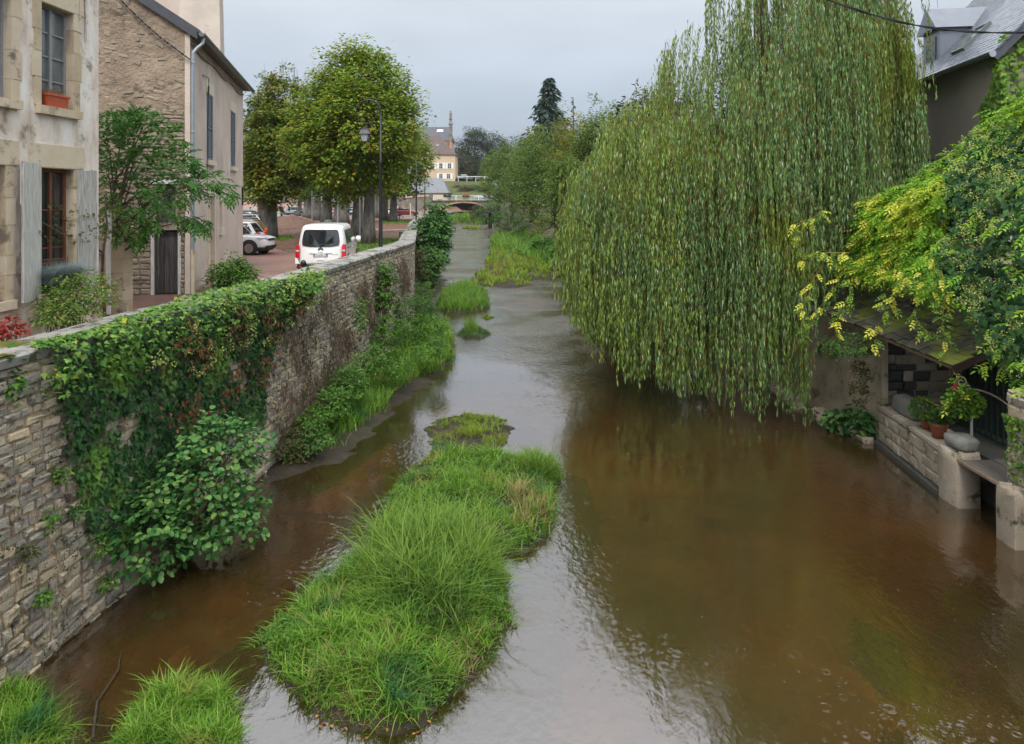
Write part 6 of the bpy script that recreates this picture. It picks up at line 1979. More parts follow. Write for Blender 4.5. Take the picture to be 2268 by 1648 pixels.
V, Fa = compound(P, D, rvec(len(P)) * .4 + (0, 0, 1) + O * .3, rng.uniform(.18, .32, len(P)), 3, rng.uniform(.12, .19, len(P)), .055)
part('leaves', fastmesh('leaves', V - tb, Fa), M['ash'], ash)
# rambling rose across the shutters
ROS = [(20, 470), (60, 440), (120, 455), (190, 470), (260, 450), (330, 470), (300, 540), (220, 530), (140, 545), (60, 510)]
rb = at(236, 0, 15.6); rb[2] = PZ
ros = thing('rose_bush', 'rambling rose with a curved bare stem crossing the lower shutters', 'bush', rb)
sk = MB()
j0 = at(228, 560, 15.4)
sk.tube([rb, at(226, 620, 15.5), j0, at(205, 545, 15.0), at(180, 525, 14.2), at(140, 520, 13.6), at(90, 490, 13.0), at(40, 470, 12.6)], [.035, .03, .028, .022, .02, .016, .012, .006], 6)
sk.tube([j0, at(212, 570, 15), at(188, 545, 14.5), at(170, 525, 14.2)], [.02, .016, .012, .008], 5)
sk.tube([j0, at(238, 500, 15.6), at(232, 430, 15.8)], [.025, .02, .008], 5)
part('stems', sk, M['twig'], ros)
P = px_blob(ROS, (12.8, 14.6), 420); P[:, 1] = np.clip(12.6 + (proj(P)[0] - 20) / 300 * 3.0 + rng.normal(0, .25, len(P)), 12, 16)
P = np.column_stack([(px_ := in_area(np.array(ROS, float), 420))[:, 0] * 0, np.zeros(420), np.zeros(420)])
Zr = 12.7 + (px_[:, 0] - 20) / 300 * 2.9 + rng.normal(0, .2, 420)
P = np.column_stack([(px_[:, 0] - CPX) * Zr / FPX, Zr, EYE - (px_[:, 1] - CPY) * Zr / FPX])
V, Fa = compound(P, rvec(420) + (0, 0, -.3), rvec(420) * .5 + (0, 0, 1), rng.uniform(.05, .09, 420), 2, rng.uniform(.035, .06, 420), .03)
part('leaves', fastmesh('leaves', V - rb, Fa), M['rose'], ros)

def shrub(name, label, c, rad, n, ln, wd, mat, T=T_OVAL, stem=True, cat='bush', group=None, zb=None):
    c = np.array(c, float); rad = np.array(rad, float)
    b = np.array([c[0], c[1], zb if zb is not None else c[2] - rad[2]])
    t = thing(name, label, cat, b, group=group)
    K = max(8, n // 14)
    lob = [(c[0], c[1], c[2], rad[0], rad[1], rad[2]), (c[0] - rad[0] * .4, c[1], c[2] - rad[2] * .1, rad[0] * .6, rad[1] * .7, rad[2] * .7), (c[0] + rad[0] * .35, c[1], c[2] + rad[2] * .2, rad[0] * .6, rad[1] * .7, rad[2] * .8)]
    C, O = clumps(lob, K, (.45, 1.0))
    V, Fa = spray_leaves(C, O, 14, max(ln * 1.4, rad[0] * .16), ln, wd, T, .3, .4)
    part('leaves', fastmesh('leaves', V - b, Fa), M[mat], t)
    if stem:
        sk = MB()
        for k in range(9):
            e = C[k % len(C)]
            sk.tube([b + (random.uniform(-.05, .05), random.uniform(-.05, .05), 0), (b + e) / 2 + (0, 0, .1 * rad[2]), e], [.012 + rad[2] * .012, .008 + rad[2] * .006, .004], 4, False)
        part('stems', sk, M['twig'], t)
    return t
def shrub_at(name, label, x, y, Z, rx, rz, n, ln, wd, mat, T=T_OVAL, ry=None, **k):
    s = Z / FPX
    return shrub(name, label, at(x, y, Z), (rx * s, (ry if ry is not None else rx) * s, rz * s), n, ln, wd, mat, T, **k)
shrub_at('azalea', 'azalea with reddish tips in front of the plastered house', 175, 655, 13.0, 78, 58, 2600, .075, .03, 'azalea', zb=PZ)
shrub_at('azalea', 'smaller azalea below the blue grass window box', 125, 690, 12.2, 40, 40, 800, .075, .03, 'azalea', zb=PZ)
shrub_at('nettle_patch', 'pale green nettles at the foot of the pink house', 512, 612, 23.4, 48, 42, 2200, .14, .06, 'weed', zb=PZ, cat='weeds')
shrub_at('maple_bush', 'red-leaved maple bush at the left edge behind the coping', 18, 722, 10.6, 30, 22, 420, .06, .035, 'maple', zb=PZ)
shrub_at('creeper_tuft', 'light green creeper hanging at the left edge below the coping', 12, 840, 9.3, 24, 70, 120, .10, .09, 'ivytop', T_IVY, ry=10, stem=False, cat='creeper')
# alder growing out of the wall foot
al = thing('alder_shrub', 'round-leaved alder shrub leaning over the water at the foot of the ivy', 'bush', (-5.98, 13.0, .05))
AL = [(-5.35, 12.3, 1.25, .95, .95, 1.1), (-5.1, 12.5, 1.9, .75, .8, .75), (-5.75, 11.6, .95, .6, .6, .75), (-4.85, 12.6, .85, .55, .6, .5)]
C, O = clumps(AL, 240, (.55, 1.0))
V, Fa = spray_leaves(C, O, 12, .20, .10, .09, T_ROUND, .3, .3, nup=.8)
part('leaves', fastmesh('leaves', V - worldloc(al), Fa), M['alder'], al)
sk = MB()
for kq in range(22):
    e = C[kq * 7]
    sk.tube([(-5.95, 13.0, .0), (np.array([-5.8, 12.8, .5]) + e) / 2, e], [.035, .02, .006], 5, False)
part('stems', sk, M['twig'], al)

# bushes of the banks
shrub_at('alder_bush', 'dense tall alder bush growing against the far part of the wall', 960, 520, 47, 42, 78, 5200, .20, .15, 'alder', ry=42, zb=.2)
shrub_at('alder_bush', 'lower spill of the dense alder bush over the water', 948, 592, 41, 34, 40, 2600, .15, .11, 'bush', zb=.1)
shrub_at('sapling', 'light green sapling rooted in the face of the wall', 848, 640, 26.5, 26, 66, 900, .13, .09, 'weed', ry=14, zb=1.2, cat='sapling')
shrub_at('creeper_tuft', 'small fresh creeper below the sapling on the wall', 795, 700, 22.5, 14, 40, 200, .1, .08, 'weed', ry=8, stem=False, cat='creeper')
shrub_at('fern', 'brownish fern at the top of the wall beside the alder bush', 912, 585, 36, 26, 40, 900, .22, .06, 'scrub', T_LANCE, ry=14, stem=False, cat='fern')
for i, (x, y, Z, rx, rz, n, m, lbl) in enumerate([(905, 690, 30, 60, 44, 2600, 'grassdark', 'dark nettle mound against the wall'), (860, 740, 26, 46, 36, 1600, 'weed', 'leafy mound spilling from the wall onto the bank'), (770, 850, 20.5, 46, 42, 1400, 'weed', 'nettles at the foot of the brown-stemmed wall'), (735, 890, 19, 38, 30, 900, 'weed', 'lower nettles nearer the water on the mud bank'),
                                         (650, 985, 17.4, 55, 40, 900, 'scrub', 'drab low plants where the wall meets the mud'), (690, 930, 18.2, 34, 26, 500, 'weed', 'small bright plants at the wall foot'), (930, 650, 34, 30, 26, 900, 'weed', 'pale weeds above the rounded islet'), (820, 800, 22.5, 40, 40, 1200, 'weed', 'tall weeds in the middle of the bank'), (955, 770, 25.5, 42, 24, 900, 'weed', 'weeds at the outer point of the mud bank'), (880, 810, 23, 36, 24, 700, 'weed', 'dark weeds behind the outer point of the mud bank'), (950, 720, 29, 44, 30, 1200, 'weed', 'lush mound below the rounded islet'), (700, 975, 17.2, 26, 18, 300, 'bush', 'sprawling plants at the near end of the mud bank')]):
    shrub_at('weed_mound', lbl, x, y, Z, rx, rz, n, .10, .05, m, stem=False, cat='weeds', group='weeds along the wall foot')
for i, (x, y, Z, rx, rz, n, m, lbl) in enumerate([(1130, 485, 112, 34, 34, 1500, 'bush', 'round green bush on the right bank below the bridge'), (1172, 500, 98, 40, 36, 1600, 'bush', 'broad bush left of the stake fence'), (1215, 508, 86, 36, 34, 1500, 'acacia', 'yellowish bush in front of the stake fence'),
                                         (1245, 545, 66, 28, 30, 1200, 'weed', 'bright green bush beside the willow edge'), (1200, 545, 74, 30, 20, 1000, 'weed', 'low green bush behind the marsh'), (1110, 520, 108, 16, 12, 500, 'scrub', 'small brown-green bush at the marsh edge'), (1092, 548, 88, 8, 9, 260, 'grassdark', 'small dark tussock at the water edge of the marsh'), (1262, 590, 56, 16, 24, 500, 'acacia', 'yellow-green sapling touching the willow')]):
    shrub_at('bank_bush', lbl, x, y, Z, rx, rz, n, .26, .17, m, cat='bush', group='bushes of the right bank')
shrub_at('wall_fern', 'cushion of greenery hanging below the washhouse eaves', 1880, 765, 18.4, 62, 28, 1500, .06, .04, 'bush', ry=20, stem=False, cat='creeper')
shrub_at('creeper_tuft', 'drab creeper down the corner of the washhouse', 1905, 850, 18.5, 24, 62, 1100, .06, .04, 'scrub', ry=10, stem=False, cat='creeper')
shrub_at('water_plant', 'broad-leaved plant at the foot of the bank wall', 1868, 930, 19.6, 36, 26, 260, .17, .14, 'alder', T_ROUND, ry=18, cat='plant', stem=False)
shrub_at('water_plant', 'second broad-leaved plant nearer the washhouse', 1922, 940, 18.9, 28, 34, 260, .16, .12, 'alder', T_ROUND, ry=16, cat='plant', stem=False)
for x, y, Z, rx, rz, lbl in ((1395, 560, 36, 75, 150, 'added dark undergrowth behind the left of the willow, blocking mirrored sky'), (1500, 560, 35, 85, 150, 'added dark undergrowth behind the middle of the willow, blocking mirrored sky'), (1630, 550, 36, 95, 160, 'added dark undergrowth behind the right of the willow, blocking mirrored sky')):  # unseen shrubs added to block the sky mirrored below the willow
    shrub_at('bank_bush', lbl, x, y, Z, rx, rz, 2400, .3, .22, 'wood', cat='bush', group='bushes of the right bank', zb=-.2)
# old stake fence
sf = thing('stake_fence', 'dark wooden stake fence behind the right bank bushes', 'fence', (*at(1240, 0, 74)[:2], 3))
for i in range(14):
    p = at(1228 + i * 2.6, 0, 74); part('stake', MB().box(p[0] - .07, p[0] + .06, p[1] - .05, p[1] + .05, 2.4, 5.1 + random.uniform(-.25, .25)), M['barkdark'], sf)

# ---------------------------------------------------------------- ivy over the left wall
def on_wall(n, y0, y1, z0, z1, poly):
    out = []
    while sum(map(len, out)) < n:
        Y = rng.uniform(y0, y1, n * 3); z = rng.uniform(z0, z1, n * 3)
        P = np.column_stack([wallx(Y), Y, z])
        x, y = proj(P)
        out.append(P[inpoly(x, y, poly)])
    return np.vstack(out)[:n]
IVYP = [(92, 775), (300, 712), (480, 670), (665, 615), (668, 650), (640, 700), (605, 740), (585, 830), (580, 940), (500, 960), (440, 1020), (420, 1120), (330, 1190), (250, 1230), (190, 1180), (140, 1010), (120, 900)]
ivy = thing('ivy', 'dense dark ivy curtain hanging over the near wall', 'ivy', (-6, 13, 2))
P = on_wall(7600, 8.5, 19.6, .1, 4.2, IVYP)
edge = wob(P[:, 1], P[:, 2], 1.2, 4)
P = P[(edge > -.55) | (P[:, 2] > 3.0)]
n = len(P)
thick = .05 + .26 * smooth(1.6, 3.9, P[:, 2]) * (.7 + .4 * wob(P[:, 1], P[:, 2], 2.2, 1))
P[:, 0] += rng.uniform(.03, 1, n) ** .6 * np.maximum(thick, .05) + .03
V, Fa = leaves(T_IVY, P, rvec(n) * .55 + (.25, -.1, -1), rvec(n) * .35 + (.9, -.2, .45), rng.uniform(.06, .125, n), rng.uniform(.06, .115, n))
part('leaves', fastmesh('leaves', V - worldloc(ivy), Fa), M['ivy'], ivy)
# young leaves on and over the coping
m = 3400
Y = rng.uniform(9.7, 19.0, m); u = rng.uniform(0, 1, m)
over = np.clip((Y - 9.9) / 4.5, .3, 1)
xin = .14 - .84 * over * u ** 1.2 * (Y < 17.5)
face = rng.random(m) < .5
Xp = np.where(face, wallx(Y) + rng.uniform(.1, .36, m), wallx(Y) + xin)
Zp = np.where(face, rng.uniform(3.6, 4.36, m), 4.31 + rng.uniform(.0, .10, m) * (.6 + .5 * wob(Xp, Y, 2, 1)))
P = np.column_stack([Xp, Y, Zp])
V, Fa = leaves(T_IVY, P, rvec(m) * .7 + (.5, -.2, -.45), rvec(m) * .35 + (.35, -.15, 1), rng.uniform(.06, .11, m), rng.uniform(.06, .105, m))
part('young_leaves', fastmesh('young_leaves', V - worldloc(ivy), Fa), M['ivytop'], ivy)
P = on_wall(2000, 12.0, 19.4, 2.2, 4.25, IVYP); n = len(P)
kk = wob(P[:, 1], P[:, 2], 2.4, 7) > .12; P = P[kk]; n = len(P)
P[:, 0] += .22 * rng.random(n) + .26
V, Fa = leaves(T_OVAL, P, rvec(n) * .5 + (.1, 0, -1), rvec(n) * .6 + (1, 0, .2), rng.uniform(.06, .12, n), rng.uniform(.04, .07, n))
part('withered_leaves', fastmesh('withered_leaves', V - worldloc(ivy), Fa), M['ivydead'], ivy)
def umbels(centres, r, per, s):
    C = np.repeat(np.asarray(centres, float), per, 0); n = len(C)
    d = rvec(n); P = C + d * r * rng.uniform(.6, 1, (n, 1))
    return leaves(T_OVAL, P, d, rvec(n), s * rng.uniform(.8, 1.2, n), s)
cs = on_wall(46, 11.5, 19.5, 3.0, 4.3, IVYP); cs[:, 0] += .36
cs = np.vstack([cs, np.column_stack([wallx(np.linspace(17.5, 19.2, 16)) + rng.uniform(-.1, .35, 16), np.linspace(17.5, 19.2, 16), rng.uniform(4.2, 4.42, 16)])])
cs = np.repeat(cs, 3, 0) + rng.normal(0, .06, (len(cs) * 3, 3))
V, Fa = umbels(cs, .04, 12, .026)
part('flower_heads', fastmesh('flower_heads', V - worldloc(ivy), Fa), M['ivyflower'], ivy)
# a bushy ivy head where the curtain ends
P = np.array([-5.25, 18.5, 4.1]) + rng.normal(0, 1, (700, 3)) * (.17, .5, .15); n = 700
V, Fa = leaves(T_IVY, P, rvec(n) * .7 + (.2, -.2, -.2), rvec(n) * .4 + (.4, -.3, 1), rng.uniform(.07, .13, n), rng.uniform(.07, .12, n))
o = part('bushy_head', fastmesh('bushy_head', V - worldloc(ivy), Fa), M['ivytop'], ivy); o['kind'] = 'stuff'
# dry climbing stems on the middle of the wall
DRY = [(590, 730), (680, 640), (760, 640), (830, 600), (905, 560), (905, 640), (850, 680), (760, 800), (700, 900), (640, 960), (600, 940), (585, 820)]
P = on_wall(6500, 15.5, 36, .4, 3.9, DRY); n = len(P)
kk = wob(P[:, 1], P[:, 2], 1.1, 9) > -.05 + .45 * smooth(2.0, 3.6, P[:, 2]) - .25 * rng.random(n); P = P[kk]; n = len(P); P[:, 0] += .04 + .10 * rng.random(n)
hh = -rng.uniform(.15, .6, n)
V, Fa = blades(P, hh, rng.uniform(.012, .028, n), np.abs(hh) * rng.uniform(.1, .45, n), rng.normal(0, .7, n), 3)
o = link('dry_creeper', fastmesh('dry_creeper', V, Fa), M['drytwig']); tag(o, 'tangle of dry brown creeper stems on the middle of the wall', 'creeper', kind='stuff')
P = on_wall(3400, 15.5, 36, .4, 3.6, DRY); n = len(P); kk = wob(P[:, 1], P[:, 2], 1.6, 3) > .1; P = P[kk]; n = len(P); P[:, 0] += .08 + .1 * rng.random(n)
V, Fa = leaves(T_OVAL, P, rvec(n) * .6 + (.2, 0, -.8), rvec(n) * .6 + (1, 0, .3), rng.uniform(.05, .1, n), rng.uniform(.03, .06, n))
o = link('wall_moss', fastmesh('wall_moss', V, Fa), M['scrub']); tag(o, 'olive mossy growth among the dry creeper on the wall', 'moss', kind='stuff')
# sprigs, rootlets and moss over the bare stones
P = on_wall(900, 7.2, 12.5, .1, 4.0, [(-20, 800), (95, 800), (140, 1000), (200, 1180), (260, 1300), (120, 1430), (-20, 1480)]); kk = wob(P[:, 1], P[:, 2], 2.3, 8) > .12; P = P[kk]; n = len(P)
P[:, 0] += .06 + .05 * rng.random(n)
V, Fa = leaves(T_OVAL, P, rvec(n) * .8 + (.2, 0, -.6), rvec(n) * .6 + (1, 0, .4), rng.uniform(.025, .06, n), rng.uniform(.018, .04, n))
tag(link('wall_sprigs', fastmesh('wall_sprigs', V, Fa), M['scrub']), 'drab sprigs and moss in the joints of the bare near wall', 'moss', kind='stuff')
P = on_wall(420, 7.2, 12.5, .3, 3.2, [(-20, 900), (110, 900), (190, 1120), (250, 1260), (120, 1400), (-20, 1450)]); n = len(P); P[:, 0] += .06
V, Fa = blades(P, -rng.uniform(.1, .4, n), rng.uniform(.005, .01, n), rng.uniform(.02, .12, n), rng.normal(0, 1.2, n), 3)
tag(link('dry_rootlets', fastmesh('dry_rootlets', V, Fa), M['drytwig']), 'dry rootlets hanging on the bare near wall', 'creeper', kind='stuff')
# little plants rooted in the bare stones
for i, (x, y, Z, r, m) in enumerate([(110, 1150, 10.0, 34, 'weed'), (130, 1050, 10.2, 16, 'weed'), (60, 1220, 9.3, 20, 'scrub'), (205, 1215, 11.0, 30, 'ivytop'), (225, 1290, 11.4, 26, 'ivytop'), (165, 1130, 10.6, 14, 'bush'), (90, 1320, 9.0, 12, 'weed')]):
    Zw = 9.0
    for _ in range(6):
        Zw = float(np.interp(0, [0], [Zw])); X = float(wallx(Zw)); Zw = X * FPX / (x - CPX)
    shrub_at('wall_plant', ['fern tuft high on the bare stones left of the ivy', 'small creeper sprig above the fern tuft', 'dry tuft low on the bare stones', 'ivy trails at the lower left corner of the curtain', 'yellowing ivy trails just above the water', 'dark sprig beside the fern tuft', 'tiny sprig on the lowest bare stones'][i], x, y, Zw - .12, r, r * .8, 130 if r > 18 else 60, .06, .035, m, stem=False, ry=8, cat='plant')

# ---------------------------------------------------------------- wisteria and ivy over the washhouse
ZT = lambda Z: np.interp(Z, [13.0, 15, 16.5, 17.2, 18, 19, 20, 20.6], [9.2, 9.1, 8.8, 8.4, 7.5, 6.75, 6.3, 5.6])
def mass(n, z0=3.1):
    Z = rng.uniform(13.0, 20.5, n); zt = ZT(Z); zlow = np.interp(Z, [13, 14.6, 15.4, 20.5], [2.6, 2.9, 4.15, 4.2])
    z = zlow + (zt - zlow) * rng.uniform(0, 1, n) ** .9
    X = 9.55 + .085 * np.clip(z - 3.4, 0, 9) ** 2 + .28 * wob(Z, z, 1.3, 2) + np.clip(3.6 - z, 0, 1) * .15
    return np.column_stack([X, Z, z])
IVR = [(2105, 360), (2160, 300), (2268, 270), (2300, 270), (2300, 830), (2235, 845), (2205, 790), (2165, 745), (2110, 690), (2085, 600), (2095, 480)]
wis = thing('wisteria', 'yellow-green wisteria spilling over the washhouse roof', 'climber', (10.2, 18, 3.6))
P = mass(3600); x, y = proj(P)
isv = inpoly(x, y, IVR)
W_ = P[~isv | (rng.random(len(P)) < .06)]
n = len(W_)
W_[:, 0] -= rng.uniform(-.25, .3, n)
x, y = proj(W_)
yel = inpoly(x, y, [(1830, 470), (1960, 400), (2060, 420), (2040, 520), (1990, 610), (1900, 640), (1850, 600)]) & (rng.random(n) < .32)
D = rvec(n) * .6 + (-.8, -.45, -.35); Nn = rvec(n) * .4 + (-.3, -.2, 1)
Lw = rng.uniform(.24, .42, n)
V, Fa = compound(W_[~yel], D[~yel], Nn[~yel], Lw[~yel], 4, Lw[~yel] * .38, .052)
part('leaves', fastmesh('leaves', V - worldloc(wis), Fa), M['wist'], wis)
V, Fa = compound(W_[yel], D[yel], Nn[yel], Lw[yel], 4, Lw[yel] * .38, .052)
part('yellow_leaves', fastmesh('yellow_leaves', V - worldloc(wis), Fa), M['wistyellow'], wis)
# inner dark stems and tangle
sk = MB()
for k in range(60):
    a = mass(1)[0]; b = mass(1)[0]
    sk.tube([a + (.35, 0, 0), (a + b) / 2 + (.5, 0, 0), b + (.3, 0, 0)], .014, 4, False)
part('stems', sk, M['twig'], wis)
# trailing tendrils
vines = [[(1885, 640), (1862, 690), (1848, 740), (1842, 790)], [(1960, 650), (1955, 710), (1925, 760), (1900, 820)], [(2085, 600), (2092, 690), (2088, 760), (2118, 830)], [(2040, 600), (2030, 700), (2050, 740), (2090, 745)], [(1830, 560), (1790, 640), (1770, 720), (1758, 790)], [(1860, 620), (1810, 690), (1780, 740), (1752, 800)], [(2000, 600), (1985, 660), (1960, 720)], [(2118, 830), (2125, 880), (2090, 905), (2045, 880)],
         [(1880, 560), (1800, 560), (1745, 600)], [(2060, 560), (2075, 640), (2060, 690)], [(1820, 470), (1760, 500), (1790, 600)]]
P_all = []; tn = MB()
for v in vines:
    v = np.array(v, float); tq = np.linspace(0, len(v) - 1, 16)
    xs_ = np.interp(tq, np.arange(len(v)), v[:, 0]) + 4 * np.sin(tq * 4); ys_ = np.interp(tq, np.arange(len(v)), v[:, 1])
    Zv = np.interp(xs_, [1740, 1900, 2000, 2120], [18.6, 17.6, 16.4, 14.9])
    Q = np.column_stack([(xs_ - CPX) * Zv / FPX, Zv, EYE - (ys_ - CPY) * Zv / FPX])
    tn.tube(Q, np.linspace(.010, .004, 16), 4, False)
    P_all.append(Q[:12] + rng.normal(0, .03, (12, 3)))
part('tendrils', tn, M['willowtwig'], wis)
P = np.vstack(P_all); P = np.repeat(P, 2, 0); n = len(P)
pick = rng.random(n) < .3
D = rvec(n) * .7 + (-.2, -.3, -.5); Nn = rvec(n) * .4 + (-.2, -.5, .8); Lw = rng.uniform(.14, .26, n)
V, Fa = compound(P[~pick], D[~pick], Nn[~pick], Lw[~pick], 3, Lw[~pick] * .4, .042)
part('trailing_leaves', fastmesh('trailing_leaves', V - worldloc(wis), Fa), M['vine'], wis)
V, Fa = compound(P[pick], D[pick], Nn[pick], Lw[pick], 3, Lw[pick] * .44, .05)
part('trailing_yellow_leaves', fastmesh('trailing_yellow_leaves', V - worldloc(wis), Fa), M['wistyellow'], wis)

iv2 = thing('ivy', 'dark flowering ivy mass at the right edge above the gate', 'ivy', (10.2, 15, 3))
P = mass(5200); x, y = proj(P); P = P[inpoly(x, y, IVR)]; n = len(P)
P[:, 0] -= rng.uniform(-.25, .22, n)
V, Fa = leaves(T_IVY, P, rvec(n) * .6 + (-.4, -.3, -.8), rvec(n) * .4 + (-.7, -.5, .6), rng.uniform(.10, .18, n), rng.uniform(.10, .165, n))
part('leaves', fastmesh('leaves', V - worldloc(iv2), Fa), M['ivy'], iv2)
c0 = P[rng.choice(n, 190)] + (-.16, -.14, .06)
cs = np.repeat(c0, 4, 0) + rng.normal(0, .075, (len(c0) * 4, 3))
V, Fa = umbels(cs, .042, 12, .026)
part('flower_heads', fastmesh('flower_heads', V - worldloc(iv2), Fa), M['ivyflower'], iv2)
# hidden bulk of stems and shade behind both climbers
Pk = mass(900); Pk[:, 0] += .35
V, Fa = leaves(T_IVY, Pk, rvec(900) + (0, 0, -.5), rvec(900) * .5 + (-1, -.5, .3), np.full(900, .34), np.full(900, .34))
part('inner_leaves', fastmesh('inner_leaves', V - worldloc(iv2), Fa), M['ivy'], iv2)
# ivy trails on the right pillar
P = np.column_stack([9.2 - rng.uniform(0, .06, 260), rng.uniform(12.6, 13.46, 260), 2.3 - rng.uniform(0, 1, 260) ** 2 * 1.1]); n = 260
V, Fa = leaves(T_IVY, P, rvec(n) * .7 + (-.2, -.2, -.8), rvec(n) * .4 + (-1, -.4, .3), rng.uniform(.05, .09, n), rng.uniform(.05, .085, n))
tag(link('ivy', fastmesh('ivy', V, Fa), M['vine']), 'thin ivy trails on the top of the right stone pillar', 'ivy')
# virginia creeper on the corner of the slate-roofed house
P = np.array([fp(fr_, u, .05 + .12 * random.random(), z) for u, z in zip(rng.uniform(-.5, 1.2, 900), 7.4 + 2.9 * rng.random(900))])
P2 = np.array([fp(fr_, -.06 - .1 * random.random(), -a, z) for a, z in zip(rng.uniform(-.1, 3.0, 900), 6.5 + 4.6 * rng.random(900) ** .8)])
uu = (P[:, :2] - fr_[0]) @ fr_[1]
P = np.vstack([P[(uu < .5 + .35 * np.sin(P[:, 2] * 3))], P2]); n = len(P)
V, Fa = leaves(T_IVY, P, rvec(n) * .5 + (-.4, -.3, -.9), rvec(n) * .35 + (-.6, -.7, .5), rng.uniform(.13, .21, n), rng.uniform(.12, .2, n))
tag(link('creeper', fastmesh('creeper', V, Fa), M['vine']), 'bright green creeper on the corner of the slate-roofed house', 'creeper')

# ================================================================ VEHICLES, LAMPS AND SMALL THINGS
def sup(xr, xf, hw, p=4.5, n=36):
    a = np.arange(n) * 2 * math.pi / n
    c, s = np.cos(a), np.sin(a)
    return np.column_stack([(xr + xf) / 2 + (xf - xr) / 2 * np.sign(c) * np.abs(c) ** (2 / p), hw * np.sign(s) * np.abs(s) ** (2 / p)])
def ring_loft(rings, n=36, capb=True, capt=True):
    """rings: n x 3 arrays from bottom to top"""
    V = np.vstack(rings); k = len(rings)
    f = [(i * n + j, i * n + (j + 1) % n, (i + 1) * n + (j + 1) % n, (i + 1) * n + j) for i in range(k - 1) for j in range(n)]
    if capb: f.append(tuple(range(n - 1, -1, -1)))
    if capt: f.append(tuple(range((k - 1) * n, k * n)))
    return MB().add(V, f)

def wheel(t, x, y, r, w=.22, spokes=9):
    s = 1 if y > 0 else -1
    wt_ = part('wheel', MB().lathe((x, y - w / 2, r), [(r * .62, .01), (r * .9, .0), (r, .03), (r, w - .03), (r * .9, w), (r * .62, w - .01)], 22, 'y'), M['rubber'], t, True, True)
    part('rim', MB().lathe((x, y + s * (w / 2 - .012), r), [(r * .66, -.02), (r * .66, .012), (r * .58, .006), (r * .56, -.02)], 22, 'y'), M['rim'], wt_, False, True)
    part('hub_disc', MB().lathe((x, y + s * (w / 2 - .05), r), [(r * .6, -.01), (r * .6, .01)], 18, 'y'), M['blackplastic'], wt_, False, True)
    sp = MB()
    for k in range(spokes):
        a = 2 * math.pi * k / spokes
        c, q = math.cos(a), math.sin(a)
        yy = y + s * (w / 2 - .008)
        for r0, r1, w0, w1 in ((.08 * r / .34, .6 * r, .024, .016),):
            sp.hexa([(x + c * r0 - q * w0, yy - .02, r + q * r0 + c * w0), (x + c * r0 + q * w0, yy - .02, r + q * r0 - c * w0), (x + c * r1 + q * w1, yy - .02, r + q * r1 - c * w1), (x + c * r1 - q * w1, yy - .02, r + q * r1 + c * w1),
                     (x + c * r0 - q * w0, yy + .01 * s, r + q * r0 + c * w0), (x + c * r0 + q * w0, yy + .01 * s, r + q * r0 - c * w0), (x + c * r1 + q * w1, yy + .0, r + q * r1 - c * w1), (x + c * r1 - q * w1, yy + .0, r + q * r1 + c * w1)])
    part('spokes', sp, M['rim'], wt_, False, True)

